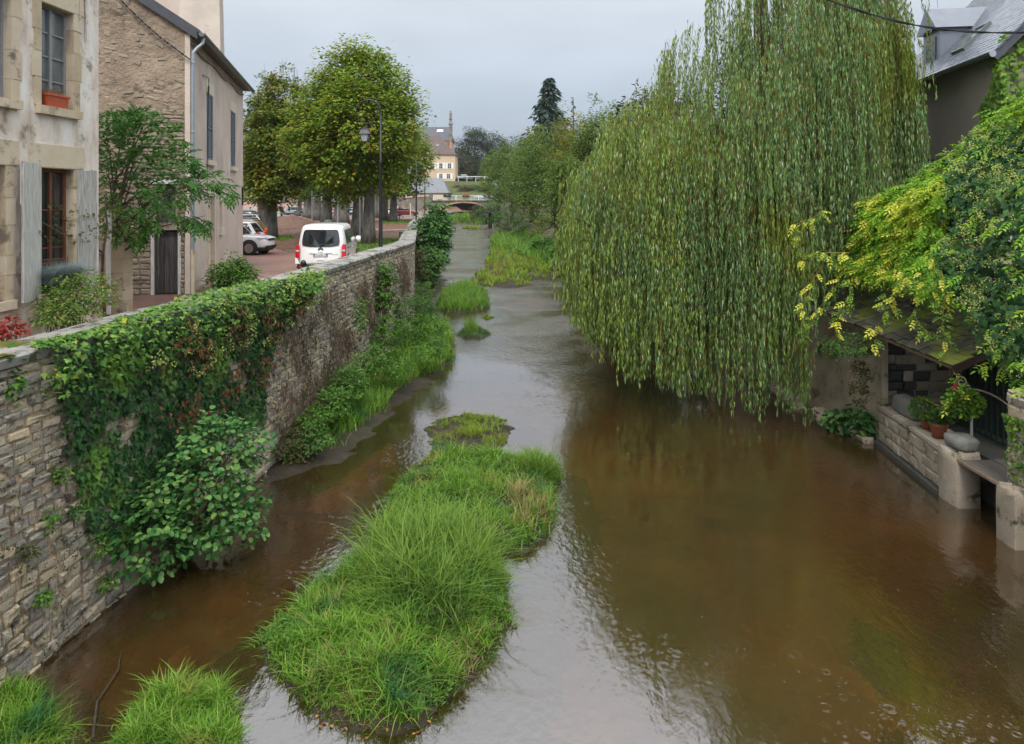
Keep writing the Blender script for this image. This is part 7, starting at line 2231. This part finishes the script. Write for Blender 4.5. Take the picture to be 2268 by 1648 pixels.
def car(label, loc, rz, paint, L_=4.1, W=1.76, H=1.5, kind='hatch', tail='redlamp', group=None, plate=True, rw=.32, name='parked_car', cat='car'):
    """local x forward, y left; built from lofted rings with a separate glasshouse"""
    t = thing(name, label, cat, loc, rz, group)
    h = L_ / 2; hw = W / 2
    belt = H * .60
    nose = H * (.50 if kind != 'suv' else .54)
    cowl = .20 * L_                 # windscreen base x
    def deck(x):                    # height of bonnet / belt along the car
        return np.where(x > cowl, belt + (nose - belt) * np.clip((x - cowl) / (h - cowl), 0, 1) ** 1.6, belt - .03 * np.clip((-x - h * .6) / (h * .4), 0, 1))
    rings = []
    for tz, gx, gw in ((.0, .94, .90), (.12, .985, .97), (.4, 1.0, 1.0), (.7, .992, .995), (.9, .975, .97), (1.0, .95, .935)):
        xy = sup(-h * gx, h * gx, hw * gw)
        z0 = .22 if kind != 'suv' else .27
        z = z0 + (deck(xy[:, 0]) - z0) * tz
        rings.append(np.column_stack([xy, z]))
    for k, dz in ((.85, .018), (.5, .03), (.02, .035)):
        xy = sup(-h * .95 * (.9 + .1 * k), h * .95 * (.88 + .12 * k), hw * .935 * k)
        rings.append(np.column_stack([xy, deck(xy[:, 0]) + dz]))
    part('body', ring_loft(rings), paint, t, True, True)
    # lower trim
    xy = sup(-h * .955, h * .955, hw * .93); xy2 = sup(-h * 1.0, h * 1.0, hw * 1.004)
    part('lower_trim', ring_loft([np.column_stack([xy, np.full(36, .2)]), np.column_stack([xy2, np.full(36, .30)]), np.column_stack([xy2, np.full(36, .40 if kind == 'suv' else .34)]), np.column_stack([xy * .97, np.full(36, .42)])]), M['blackplastic'], t, False, True)
    # glasshouse
    rb = -h * (.92 if kind in ('hatch', 'suv') else .72)
    rt = -h * (.70 if kind in ('hatch', 'suv') else .45)
    g0 = sup(rb, cowl + .02, hw * .925, 6); g1 = sup((rb + rt) / 2, cowl - .34, hw * .86, 6); g2 = sup(rt, cowl - .68, hw * .76, 6)
    zt = H - .05
    part('glasshouse', ring_loft([np.column_stack([g0, np.full(36, belt - .01)]), np.column_stack([g1, np.full(36, (belt + zt) / 2 + .02)]), np.column_stack([g2, np.full(36, zt)])]), M['carglass'], t, True, True)
    r0 = sup(rt - .10, cowl - .60, hw * .785, 6); r1 = sup(rt - .04, cowl - .66, hw * .75, 6); r2 = sup(rt + .5, cowl - 1.0, hw * .4, 6)
    part('roof', ring_loft([np.column_stack([r0, np.full(36, zt - .03)]), np.column_stack([r0, np.full(36, zt)]), np.column_stack([r1, np.full(36, H - .015)]), np.column_stack([r2, np.full(36, H)])]), paint, t, True, True)
    pl = MB()
    for s in (-1, 1):
        y0, y1 = s * hw * .935, s * hw * .77
        for xa, xb, w in ((cowl - .06, cowl - .70, .035), (-.05, -.12, .03), (-h * .48, -h * .50, .03 if kind == 'mpv' else .02), (rb + .14, rt + .06, .11)):
            pl.hexa([(xa - w, y0 * .985, belt - .02), (xa + w, y0 * .985, belt - .02), (xa + w, y0 * 1.004, belt - .02), (xa - w, y0 * 1.004, belt - .02),
                     (xb - w * .8, y1 * .985, zt), (xb + w * .8, y1 * .985, zt), (xb + w * .8, y1 * 1.03, zt), (xb - w * .8, y1 * 1.03, zt)])
    part('pillars', pl, paint, t, False, True)
    for x in (-h * .60, h * .62):
        for s in (-1, 1):
            part('wheel_arch', MB().lathe((x, s * (hw * .985), rw + .02), [(rw * 1.2, -.04), (rw * 1.22, .02), (rw * 1.0, .025), (0.01, .025)] if s > 0 else [(0.01, -.025), (rw * 1.0, -.025), (rw * 1.22, -.02), (rw * 1.2, .04)], 20, 'y'), M['blackplastic'], t, False, True)
            wheel(t, x, s * (hw - .07), rw)
    for s in (-1, 1):
        # head lamps wrap the front corners, tail lamps the rear
        fz = nose - .13
        part('headlight', MB().hexa([(h * .86, s * hw * .86, fz), (h * 1.0, s * hw * .50, fz), (h * .96, s * hw * .45, fz), (h * .82, s * hw * .80, fz), (h * .80, s * hw * .955, fz + .15), (h * .985, s * hw * .56, fz + .12), (h * .93, s * hw * .45, fz + .14), (h * .78, s * hw * .85, fz + .15)]), M['clearlamp'], t, False, True)
        part('tail_light', MB().hexa([(-h * .90, s * hw * .99, belt - .20), (-h * 1.005, s * hw * .62, belt - .20), (-h * .95, s * hw * .6, belt - .2), (-h * .86, s * hw * .93, belt - .2), (-h * .86, s * hw * .985, belt - .0), (-h * .985, s * hw * .62, belt + .0), (-h * .92, s * hw * .58, belt + .02), (-h * .82, s * hw * .9, belt)]), M[tail], t, False, True)
        m_ = part('mirror', MB().lathe((cowl - .12, s * (hw + .07), belt + .03), [(.02, -.08), (.085, -.05), (.09, .05), (.03, .08)], 10, 'y'), paint, t, True, True)
        for x in (.12, -h * .45):
            part('door_handle', MB().box(x - .09, x + .09, s * hw * .985 - .012, s * hw * .985 + .012, belt - .14, belt - .115), M['blackplastic'], t, False, True)
    part('grille', MB().box(h * .955, h * 1.004, -hw * .45, hw * .45, nose - .17, nose - .06), M['blackplastic'], t, False, True)
    part('lower_grille', MB().box(h * .965, h * 1.006, -hw * .7, hw * .7, .36, .48), M['blackplastic'], t, False, True)
    if plate:
        part('number_plate', MB().box(-h * 1.012, -h * .99, -.26, .26, belt - .33, belt - .22), M['plate'], t, False, True)
    part('wiper', MB().box(-h * .93, -h * .91, -.3, .05, belt + .06, belt + .08), M['blackplastic'], t, False, True)
    return t

def text_mesh(s, size, extr=.002):
    cu = bpy.data.curves.new('text', 'FONT'); cu.body = s; cu.size = size; cu.extrude = extr; cu.align_x = 'CENTER'; cu.align_y = 'CENTER'
    o = bpy.data.objects.new('text', cu); COL.objects.link(o)
    bpy.context.view_layer.update()
    me = bpy.data.meshes.new_from_object(o.evaluated_get(bpy.context.evaluated_depsgraph_get()))
    bpy.data.objects.remove(o)
    return me

# ---- the white van, seen from behind
VL, VH_ = 4.95, 1.93
vdir = math.atan2(5.0, -.55)
vc = np.array([-7.42, 28.0]) + np.array([math.cos(vdir), math.sin(vdir)]) * VL / 2
van = thing('parked_van', 'white passenger van with dark rear glass parked behind the wall', 'van', (vc[0], vc[1], PZ), vdir)
h = VL / 2
prof = [(.28, -h + .02, h - .25, .90), (.42, -h - .02, h - .05, .945), (.62, -h - .01, h, .955), (.95, -h + .03, h - .02, .955), (1.08, -h + .05, h - .32, .95), (1.22, -h + .08, h - .75, .935), (1.5, -h + .15, h - 1.15, .885), (1.75, -h + .23, h - 1.55, .825), (1.85, -h + .29, h - 1.75, .79), (1.91, -h + .40, h - 1.9, .70), (1.93, -h + .75, h - 2.2, .40)]
part('body', ring_loft([np.column_stack([sup(a, b, w, 7.5), np.full(36, z)]) for z, a, b, w in prof]), M['whitepaint'], van, True, True)
def rear(z): return float(np.interp(z, [p[0] for p in prof], [p[1] for p in prof]))
def sidey(z): return float(np.interp(z, [p[0] for p in prof], [p[3] for p in prof]))
# rear window, rounded
def rear_panel(pts, thick, off=.012):
    V0 = [(rear(z) - off, y, z) for y, z in pts]; 
    return MB().prism(V0, (-thick, 0, 0))
RW = [(-.70, 1.16), (-.62, 1.115), (-.4, 1.08), (0, 1.07), (.4, 1.08), (.62, 1.115), (.70, 1.16), (.715, 1.3), (.69, 1.5), (.66, 1.66), (.62, 1.72), (.55, 1.745), (0, 1.76), (-.55, 1.745), (-.62, 1.72), (-.66, 1.66), (-.69, 1.5), (-.715, 1.3)]
part('rear_window', rear_panel(RW, .02, .0), M['carglass'], van, False, True)
part('rear_wiper', MB().prism([(rear(1.16) - .03, -.36, 1.16), (rear(1.16) - .03, .05, 1.165), (rear(1.19) - .03, .05, 1.19), (rear(1.18) - .03, -.36, 1.175)], (-.02, 0, 0)), M['blackplastic'], van, False, True)
part('brake_light', rear_panel([(-.13, 1.80), (.13, 1.80), (.13, 1.83), (-.13, 1.83)], .04, -.02), M['redlamp'], van, False, True)
for s in (-1, 1):
    pts = [(s * .80, .66), (s * .935, .66), (s * .945, .9), (s * .92, 1.16), (s * .85, 1.19), (s * .80, 1.1)]
    if s > 0: pts = pts[::-1]
    tl = part('tail_light', MB().prism([(rear(z) - .012 + .05, y, z) for y, z in pts], (-.06, 0, 0)), M['redlamp'], van, False, True)
    part('reversing_lamp', MB().prism([(rear(.93) - .028, s * .81, .90), (rear(.93) - .028, s * .935, .90), (rear(.98) - .028, s * .935, .97), (rear(.98) - .028, s * .81, .97)], (-.012, 0, 0)), M['clearlamp'], tl, False, True)
    part('side_light_wrap', MB().box(-h + .02, -h + .16, s * .945 - .012, s * .945 + .012, .68, 1.16), M['redlamp'], tl, False, True)
bp_ = part('bumper', MB().prism([(-h - .02, -.9, .26), (-h - .02, .9, .26), (-h - .05, .86, .42), (-h - .05, -.86, .42)], (-.03, 0, 0)), M['blackplastic'], van, False, True)
for s in (-1, 1):
    part('reflector', MB().box(-h - .1, -h - .075, s * .74 - .05, s * .74 + .05, .32, .37), M['redlamp'], bp_, False, True)
    part('bumper_corner', MB().prism([(-h - .025, s * .78, .44), (-h - .025, s * .945, .44), (-h + .0, s * .955, .68), (-h + .0, s * .90, .68)], (-.02, 0, 0)), M['whitepaint'], bp_, False, True)
part('plate_recess', rear_panel([(-.42, .83), (.42, .83), (.42, .90), (-.42, .90)], .025, .01), M['whitepaint'], van, False, True)
npl = part('number_plate', MB().box(-h - .035, -h - .018, -.27, .27, .71, .82), M['plate'], van, False, True)
part('blue_band', MB().box(-h - .0375, -h - .0355, -.27, -.225, .71, .82).box(-h - .0375, -h - .0355, .225, .27, .71, .82), M['plateblue'], npl, False, True)
def rear_text(s, size, y, z, x, mat, parent, nm):
    me = text_mesh(s, size); me.materials.clear(); me.materials.append(mat)
    o = link(nm, me, None, parent)
    o.rotation_euler = (math.radians(90), 0, math.radians(-90)); o.location = (x, y, z)
    return o
rear_text('FW-694-TF', .098, 0, .765, -h - .039, M['ink'], npl, 'registration_number')
rear_text('CITROËN', .045, 0, .865, rear(.87) - .04, M['chrome'], van, 'maker_lettering')
rear_text('SPACETOURER', .034, -.55, .79, rear(.79) - .014, M['chrome'], van, 'model_lettering')
em = MB()
for k in (0, 1):
    z0 = .955 + k * .055
    for s in (-1, 1):
        em.prism([(rear(1.0) - .008, 0, z0 + .062), (rear(1.0) - .008, s * .10, z0), (rear(1.0) - .008, s * .10, z0 - .028), (rear(1.0) - .008, 0, z0 + .03)], (-.014, 0, 0))
part('emblem', em, M['chrome'], van, False, True)
part('tailgate_handle', rear_panel([(-.14, .555), (.14, .555), (.12, .60), (-.12, .60)], .02, .004), M['whitepaint'], van, False, True)
part('tailgate_seam', MB().box(-h - .024, -h - .012, -.83, .83, .448, .456), M['blackplastic'], van, False, True)
for s in (-1, 1):
    def sp_(pts, th=.012, off=.002):
        return MB().prism([(x, s * (sidey(z) + off), z) for x, z in pts], (0, s * th, 0))
    part('side_window', sp_([(-h + .55, 1.14), (-h + 2.0, 1.14), (-h + 2.0, 1.70), (-h + .60, 1.70)]), M['carglass'], van, False, True)
    part('side_window', sp_([(-h + 2.06, 1.14), (-h + 3.0, 1.12), (-h + 2.9, 1.70), (-h + 2.06, 1.70)]), M['carglass'], van, False, True)
    part('side_window', sp_([(-h + 3.08, 1.12), (-h + 3.9, 1.08), (-h + 3.35, 1.66), (-h + 3.0, 1.70)]), M['carglass'], van, False, True)
    part('slide_rail', sp_([(-h + .5, .99), (-h + 1.9, .98), (-h + 1.9, 1.01), (-h + .5, 1.02)], .01), M['blackplastic'], van, False, True)
    part('door_handle', sp_([(-h + 2.2, .93), (-h + 2.4, .93), (-h + 2.4, .97), (-h + 2.2, .97)], .03), M['whitepaint'], van, False, True)
    part('mirror', MB().lathe((h - 1.1, s * 1.06, 1.17), [(.03, -.10), (.13, -.08), (.15, .06), (.06, .12)], 12, 'y'), M['whitepaint'], van, True, True)
    for x in (-h + .98, h - .95):
        part('wheel_arch', MB().lathe((x, s * .94, .36), [(.40, -.04), (.41, .02), (.34, .02), (.01, .02)] if s > 0 else [(.01, -.02), (.34, -.02), (.41, -.02), (.40, .04)], 22, 'y'), M['blackplastic'], van, False, True)
        wheel(van, x, s * .87, .335)
part('windscreen', MB().prism([(h - .82, -.78, 1.2), (h - .82, .78, 1.2), (h - 1.62, .68, 1.76), (h - 1.62, -.68, 1.76)], (.02, 0, .02)), M['carglass'], van, False, True)

# ---- parked cars
def car_at(label, x, Z, rz, paint, end='nose', **k):
    """x: picture column of the car's right-hand end"""
    L_ = k.get('L_', 4.1)
    X = (x - CPX) * Z / FPX
    cx = X - abs(math.cos(rz)) * L_ / 2 + 0
    return car(label, (cx, Z, float(h_left(cx, Z))), rz, paint, group='cars in the car park', **k)
PI = math.pi
car_at('white off-road car nosing out from behind the pink house', 604, 38.6, -.06, M['whitepaint'], L_=4.45, W=1.82, H=1.68, kind='suv', rw=.36)
car_at('white car with a roof spoiler behind the off-road car', 583, 43.2, PI + .04, M['whitepaint'], L_=4.1, H=1.56)
car_at('yellow car between the white cars', 586, 46.6, PI + .02, M['yellowpaint'], L_=3.9, H=1.5, tail='redlamp')
car_at('silver hatchback with orange-red tail lamps beyond the yellow car', 587, 50.6, PI, M['greypaint'], L_=4.0, H=1.5, tail='orangelamp')
car_at('black car between the silver and the white hatchback', 581, 57.0, PI, M['darkpaint'], L_=4.2, H=1.45)
car_at('white hatchback with dark red round tail lamp at the end of the row', 589, 66.0, PI + .03, M['whitepaint'], L_=4.0, H=1.52)
car_at('charcoal estate car behind the white hatchback', 574, 82.0, PI + .05, M['darkpaint'], L_=4.5, H=1.6, kind='suv')
car_at('second dark car farthest up the left row', 566, 94.0, PI, M['darkpaint'], L_=4.4, H=1.5)
car('dark red hatchback parked by the river wall in the distance', (*at(898, 0, 122)[:2], PZ), -.05, M['redpaint'], 4.2, 1.75, 1.6, 'mpv', group='cars in the car park')
car('white car behind the dark red hatchback', (*at(868, 0, 127)[:2], PZ), PI - .05, M['whitepaint'], 4.2, 1.75, 1.5, group='cars in the car park')
car('small dark blue car seen from behind between the trunks', (*at(783, 0, 128)[:2], PZ), PI / 2, M['bluepaint'], 3.8, 1.7, 1.55, group='cars in the car park')
car('pale green-grey car at the far end of the lane', (*at(647, 0, 128)[:2], float(h_left(at(647, 0, 128)[0], 128))), PI - .2, M['palegreenpaint'], 4.0, 1.7, 1.5, group='cars in the car park')
car('dark car nosing out behind the slim trunks', (*at(690, 0, 122)[:2], PZ), PI - .15, M['darkpaint'], 4.3, 1.75, 1.5, group='cars in the car park')
car('light blue car behind the slim trunks', (*at(712, 0, 130)[:2], PZ), PI - .1, M['palegreenpaint'], 4.3, 1.75, 1.5, group='cars in the car park')
car('bright red car up on the road behind the trunks', (*at(772, 0, 172)[:2], float(h_left(at(772, 0, 172)[0], 172)) + .1), -.2, M['redpaint'], 4.1, 1.75, 1.5, name='parked_car')
car('pale car crossing the stone bridge', (*at(1068, 0, 172.2)[:2], 5.94), PI, M['palegreenpaint'], 4.3, 1.78, 1.55, name='car')
car('dark grey car behind the guard rail on the hill', (*at(1022, 0, 219)[:2], 12.12), PI, M['palegreenpaint'], 4.4, 1.78, 1.5)
car('black car at the back of the hillside car park', (*at(1073, 0, 240)[:2], 12.14), PI, M['darkpaint'], 4.6, 1.8, 1.5)

# ---- street lamps
def lamp(label, x, Z, post=False):
    X = (x - CPX) * Z / FPX
    b = np.array([X, Z, PZ])
    t = thing('street_lamp', label, 'street lamp', b, group='street lamps by the river wall')
    H = 6.55
    part('post', MB().lathe(b, [(.11, 0), (.11, .9), (.085, 1.0), (.075, 3.0), (.06, 4.4), (.07, 4.42), (.07, 4.5), (.045, 4.55), (.035, H)], 12), M['iron'], t, True)
    R = .50; pts = []
    for i in range(30):
        a = math.radians(-2 + 262 * i / 29)
        pts.append((X - R + R * math.cos(a), Z, PZ + H + R * math.sin(a)))
    # inward curl
    e = pts[-1]
    for i in range(1, 10):
        a = math.radians(260 + 11 * i); r = R * (1 - .045 * i)
        pts.append((X - R + r * math.cos(a) + .0, Z, PZ + H + r * math.sin(a)))
    part('scroll_arm', MB().tube(pts, np.linspace(.035, .018, len(pts)), 8), M['iron'], t, True)
    lx = X - R - .15; lz = PZ + H - R - .10
    part('hanger', MB().tube([(lx, Z, lz + .1), (lx, Z, lz - .06)], .016, 6), M['iron'], t)
    def pyr(w0, w1, z0, z1): return MB().hexa([(lx - w0, Z - w0, z0), (lx + w0, Z - w0, z0), (lx + w0, Z + w0, z0), (lx - w0, Z + w0, z0), (lx - w1, Z - w1, z1), (lx + w1, Z - w1, z1), (lx + w1, Z + w1, z1), (lx - w1, Z + w1, z1)])
    ln = part('lantern', pyr(.21, .13, lz - .32, lz - .12), M['iron'], t)
    part('lantern_cap', pyr(.15, .05, lz - .118, lz - .03), M['iron'], ln)
    part('lantern_glass', pyr(.105, .165, lz - .62, lz - .325), M['lampglass'], ln)
    fr = MB()
    for sx_ in (-1, 1):
        for sy_ in (-1, 1):
            fr.tube([(lx + sx_ * .11, Z + sy_ * .11, lz - .63), (lx + sx_ * .175, Z + sy_ * .175, lz - .32)], .012, 4)
    fr.box(lx - .12, lx + .12, Z - .12, Z + .12, lz - .655, lz - .622)
    part('lantern_frame', fr, M['iron'], ln)
lamp('nearest tall black street lamp with a scrolled arm before the big lime', 843, 30)
lamp('second street lamp by the dense alder bush', 922, 69)
lamp('third and farthest street lamp near the bridge approach', 941, 109)
def old_lamp(label, x, Z, ytop):
    X = (x - CPX) * Z / FPX; zt = EYE + (CPY - ytop) * Z / FPX
    t = thing('lamp_post', label, 'post', (X, Z, PZ))
    part('post', MB().tube([(X, Z, PZ), (X, Z, zt)], [.07, .05], 8), M['zinc'], t)
    part('head', MB().lathe((X, Z, zt), [(.06, 0), (.22, .12), (.24, .4), (.1, .55)], 10), M['lampglass'], t)
old_lamp('thin grey lamp post standing against the lime behind the big one', 797, 56, 382)
old_lamp('grey lamp post left of the double-trunked lime', 748, 80, 392)
old_lamp('far grey lamp post by the slim lime', 691, 96, 398)

# ---- bollard, box, posts, bench
bx_ = at(672, 0, 23); bx_[2] = PZ
t = thing('bollard', 'black iron bollard with a ball top behind the coping', 'bollard', bx_)
part('shaft', MB().lathe(bx_, [(.10, 0), (.09, .1), (.06, .16), (.055, .62), (.07, .64), (.09, .68), (.09, .74), (.05, .78), (.05, .80)], 14), M['iron'], t, True)
part('ball', MB().lathe((bx_[0], bx_[1], bx_[2] + .78), [(.03, 0), (.075, .04), (.095, .11), (.075, .18), (.02, .22)], 14), M['iron'], t, True)
p = at(889, 0, 50.5)
t = thing('information_box', 'small green box on the grass by the wall', 'box', (p[0], p[1], PZ))
part('box', MB().hexa([(p[0] - .16, p[1] - .1, PZ), (p[0] + .16, p[1] - .1, PZ), (p[0] + .16, p[1] + .12, PZ), (p[0] - .16, p[1] + .12, PZ), (p[0] - .16, p[1] - .02, PZ + .62), (p[0] + .16, p[1] - .02, PZ + .62), (p[0] + .16, p[1] + .12, PZ + .62), (p[0] - .16, p[1] + .12, PZ + .62)]), M['greenmetal'], t)
part('panel', MB().prism([(p[0] - .08, p[1] - .115, PZ + .08), (p[0] + .10, p[1] - .115, PZ + .08), (p[0] + .12, p[1] - .06, PZ + .5), (p[0] - .02, p[1] - .06, PZ + .5)], (0, -.01, .0)), M['cream'], t)
p = at(905, 0, 48.5)
tag(part('marker_post', MB().box(p[0] - .13, p[0] + .13, p[1] - .06, p[1] + .06, PZ, PZ + .72).box(p[0] - .15, p[0] + .15, p[1] - .08, p[1] + .08, PZ + .722, PZ + .77), M['cream']), 'short cream-coloured post between the green box and the wall', 'post')
p = at(904, 0, 104)
t = thing('bench', 'white bench on the far verge by the alder bush', 'bench', (p[0], p[1], PZ))
part('seat', MB().box(p[0] - .9, p[0] + .9, p[1] - .2, p[1] + .2, PZ + .42, PZ + .5), M['cream'], t)
for s in (-1, 1):
    part('leg', MB().box(p[0] + s * .75 - .08, p[0] + s * .75 + .08, p[1] - .18, p[1] + .18, PZ, PZ + .418), M['cream'], t)
p = at(872, 0, 100)
t = thing('bench', 'grey slatted bench behind the right limes', 'bench', (p[0], p[1], PZ))
for i in range(3):
    part('slat', MB().box(p[0] - 1.0, p[0] + 1.0, p[1] - .25 + i * .17, p[1] - .11 + i * .17, PZ + .44, PZ + .48), M['oldwood'], t)
for s in (-1, 1):
    part('leg', MB().box(p[0] + s * .8 - .06, p[0] + s * .8 + .06, p[1] - .25, p[1] + .2, PZ, PZ + .438), M['granite'], t)
for i, (x, Z, lbl) in enumerate([(679, 118, 'small white marker post at the foot of the far limes'), (909, 118, 'white post in front of the dark red car')]):
    p = at(x, 0, Z)
    tag(part('marker_post', MB().lathe((p[0], p[1], PZ), [(.18, 0), (.18, .7), (.22, .72), (.22, .85), (.1, .95)] if i == 0 else [(.08, 0), (.08, 2.1), (.05, 2.2)], 10), M['cream']), lbl, 'post')
tag(boulder('boulder', (*at(727, 0, 84)[:2], PZ + .2), (.5, .4, .3), M['granite'], None, 2), 'small stone at the foot of the burred lime', 'stone')
# driftwood on the marsh and a twig in the shallows
dw = MB(); c = ground_poly([(1240, 604)])[0]
for k in range(16):
    a = random.uniform(0, 6.28); L_ = random.uniform(.5, 1.4)
    dw.tube([(c[0], c[1], .2), (c[0] + math.cos(a) * L_ * .5, c[1] + math.sin(a) * L_ * .5, .5 + random.uniform(-.1, .3)), (c[0] + math.cos(a) * L_, c[1] + math.sin(a) * L_, .25)], [.08, .05, .02], 5, False)
tag(part('driftwood', dw, M['barkdark']), 'dark heap of driftwood at the edge of the marsh beside the willow', 'driftwood')
b1 = ground_poly([(205, 1640), (215, 1560), (262, 1490), (268, 1450)])
tag(part('branch', MB().tube([(q[0], q[1], .02 + .01 * i) for i, q in enumerate(b1)], [.018, .015, .011, .005], 6), M['barkdark']), 'dead branch lying in the shallows at the lower left', 'branch')

# ---------------------------------------------------------------- raindrops hitting the water
P = np.vstack([in_area(ground_poly([(1150, 1100), (1400, 900), (2000, 1150), (2268, 1400), (2268, 1700), (1100, 1700)]), 130), in_area(ground_poly([(950, 760), (1230, 760), (1400, 900), (1250, 1000), (1150, 940)]), 20), in_area(ground_poly([(420, 1300), (640, 1150), (900, 950), (850, 1080), (560, 1400)]), 20)])
P = P[polydist(P[:, 0], P[:, 1], ISL) < -.1]
n = len(P); r = rng.uniform(.004, .010, n)
V, Fa = [], []
for k in range(2):
    a0 = rng.uniform(0, 3.14, n)
    d = np.column_stack([np.cos(a0) * .5, np.sin(a0) * .5, np.ones(n)])
    V_, F_ = leaves(T_LANCE, np.column_stack([P, np.full(n, .0)]), d, np.column_stack([-np.sin(a0), np.cos(a0), 0 * a0]), r * 1.8, r * 1.1)
    V.append(V_); Fa.append(F_ + k * len(V_))
V_, F_ = leaves(T_ROUND, np.column_stack([P - (.01, .01), np.full(n, .006)]), np.column_stack([np.ones(n), 0 * r, 0 * r]), np.tile([0, 0, 1.0], (n, 1)), r * 1.6, r * 1.3)
Fa.append(F_ + sum(map(len, V))); V.append(V_)
tag(link('raindrop_splashes', fastmesh('raindrop_splashes', np.vstack(V), np.vstack(Fa)), flat('splash_white', (.3, .31, .32), .15, 0, .6)), 'tiny white splashes of raindrops on the river', 'splashes', kind='stuff')

# ---------------------------------------------------------------- rainy air between the near and the far
def haze():
    m = bpy.data.materials.new('rain_haze'); m.use_nodes = True
    nt = m.node_tree
    nt.nodes.remove(nt.nodes['Principled BSDF'])
    v = nt.nodes.new('ShaderNodeVolumePrincipled')
    v.inputs['Color'].default_value = (.86, .90, .95, 1)
    v.inputs['Density'].default_value = .00016
    v.inputs['Anisotropy'].default_value = .2
    nt.links.new(v.outputs[0], nt.nodes['Material Output'].inputs['Volume'])
    o = part('haze', MB().box(-520, 520, -40, 920, -3, 60), m)
    tag(o, 'thin grey rain haze over the valley', 'haze', kind='stuff')
haze()
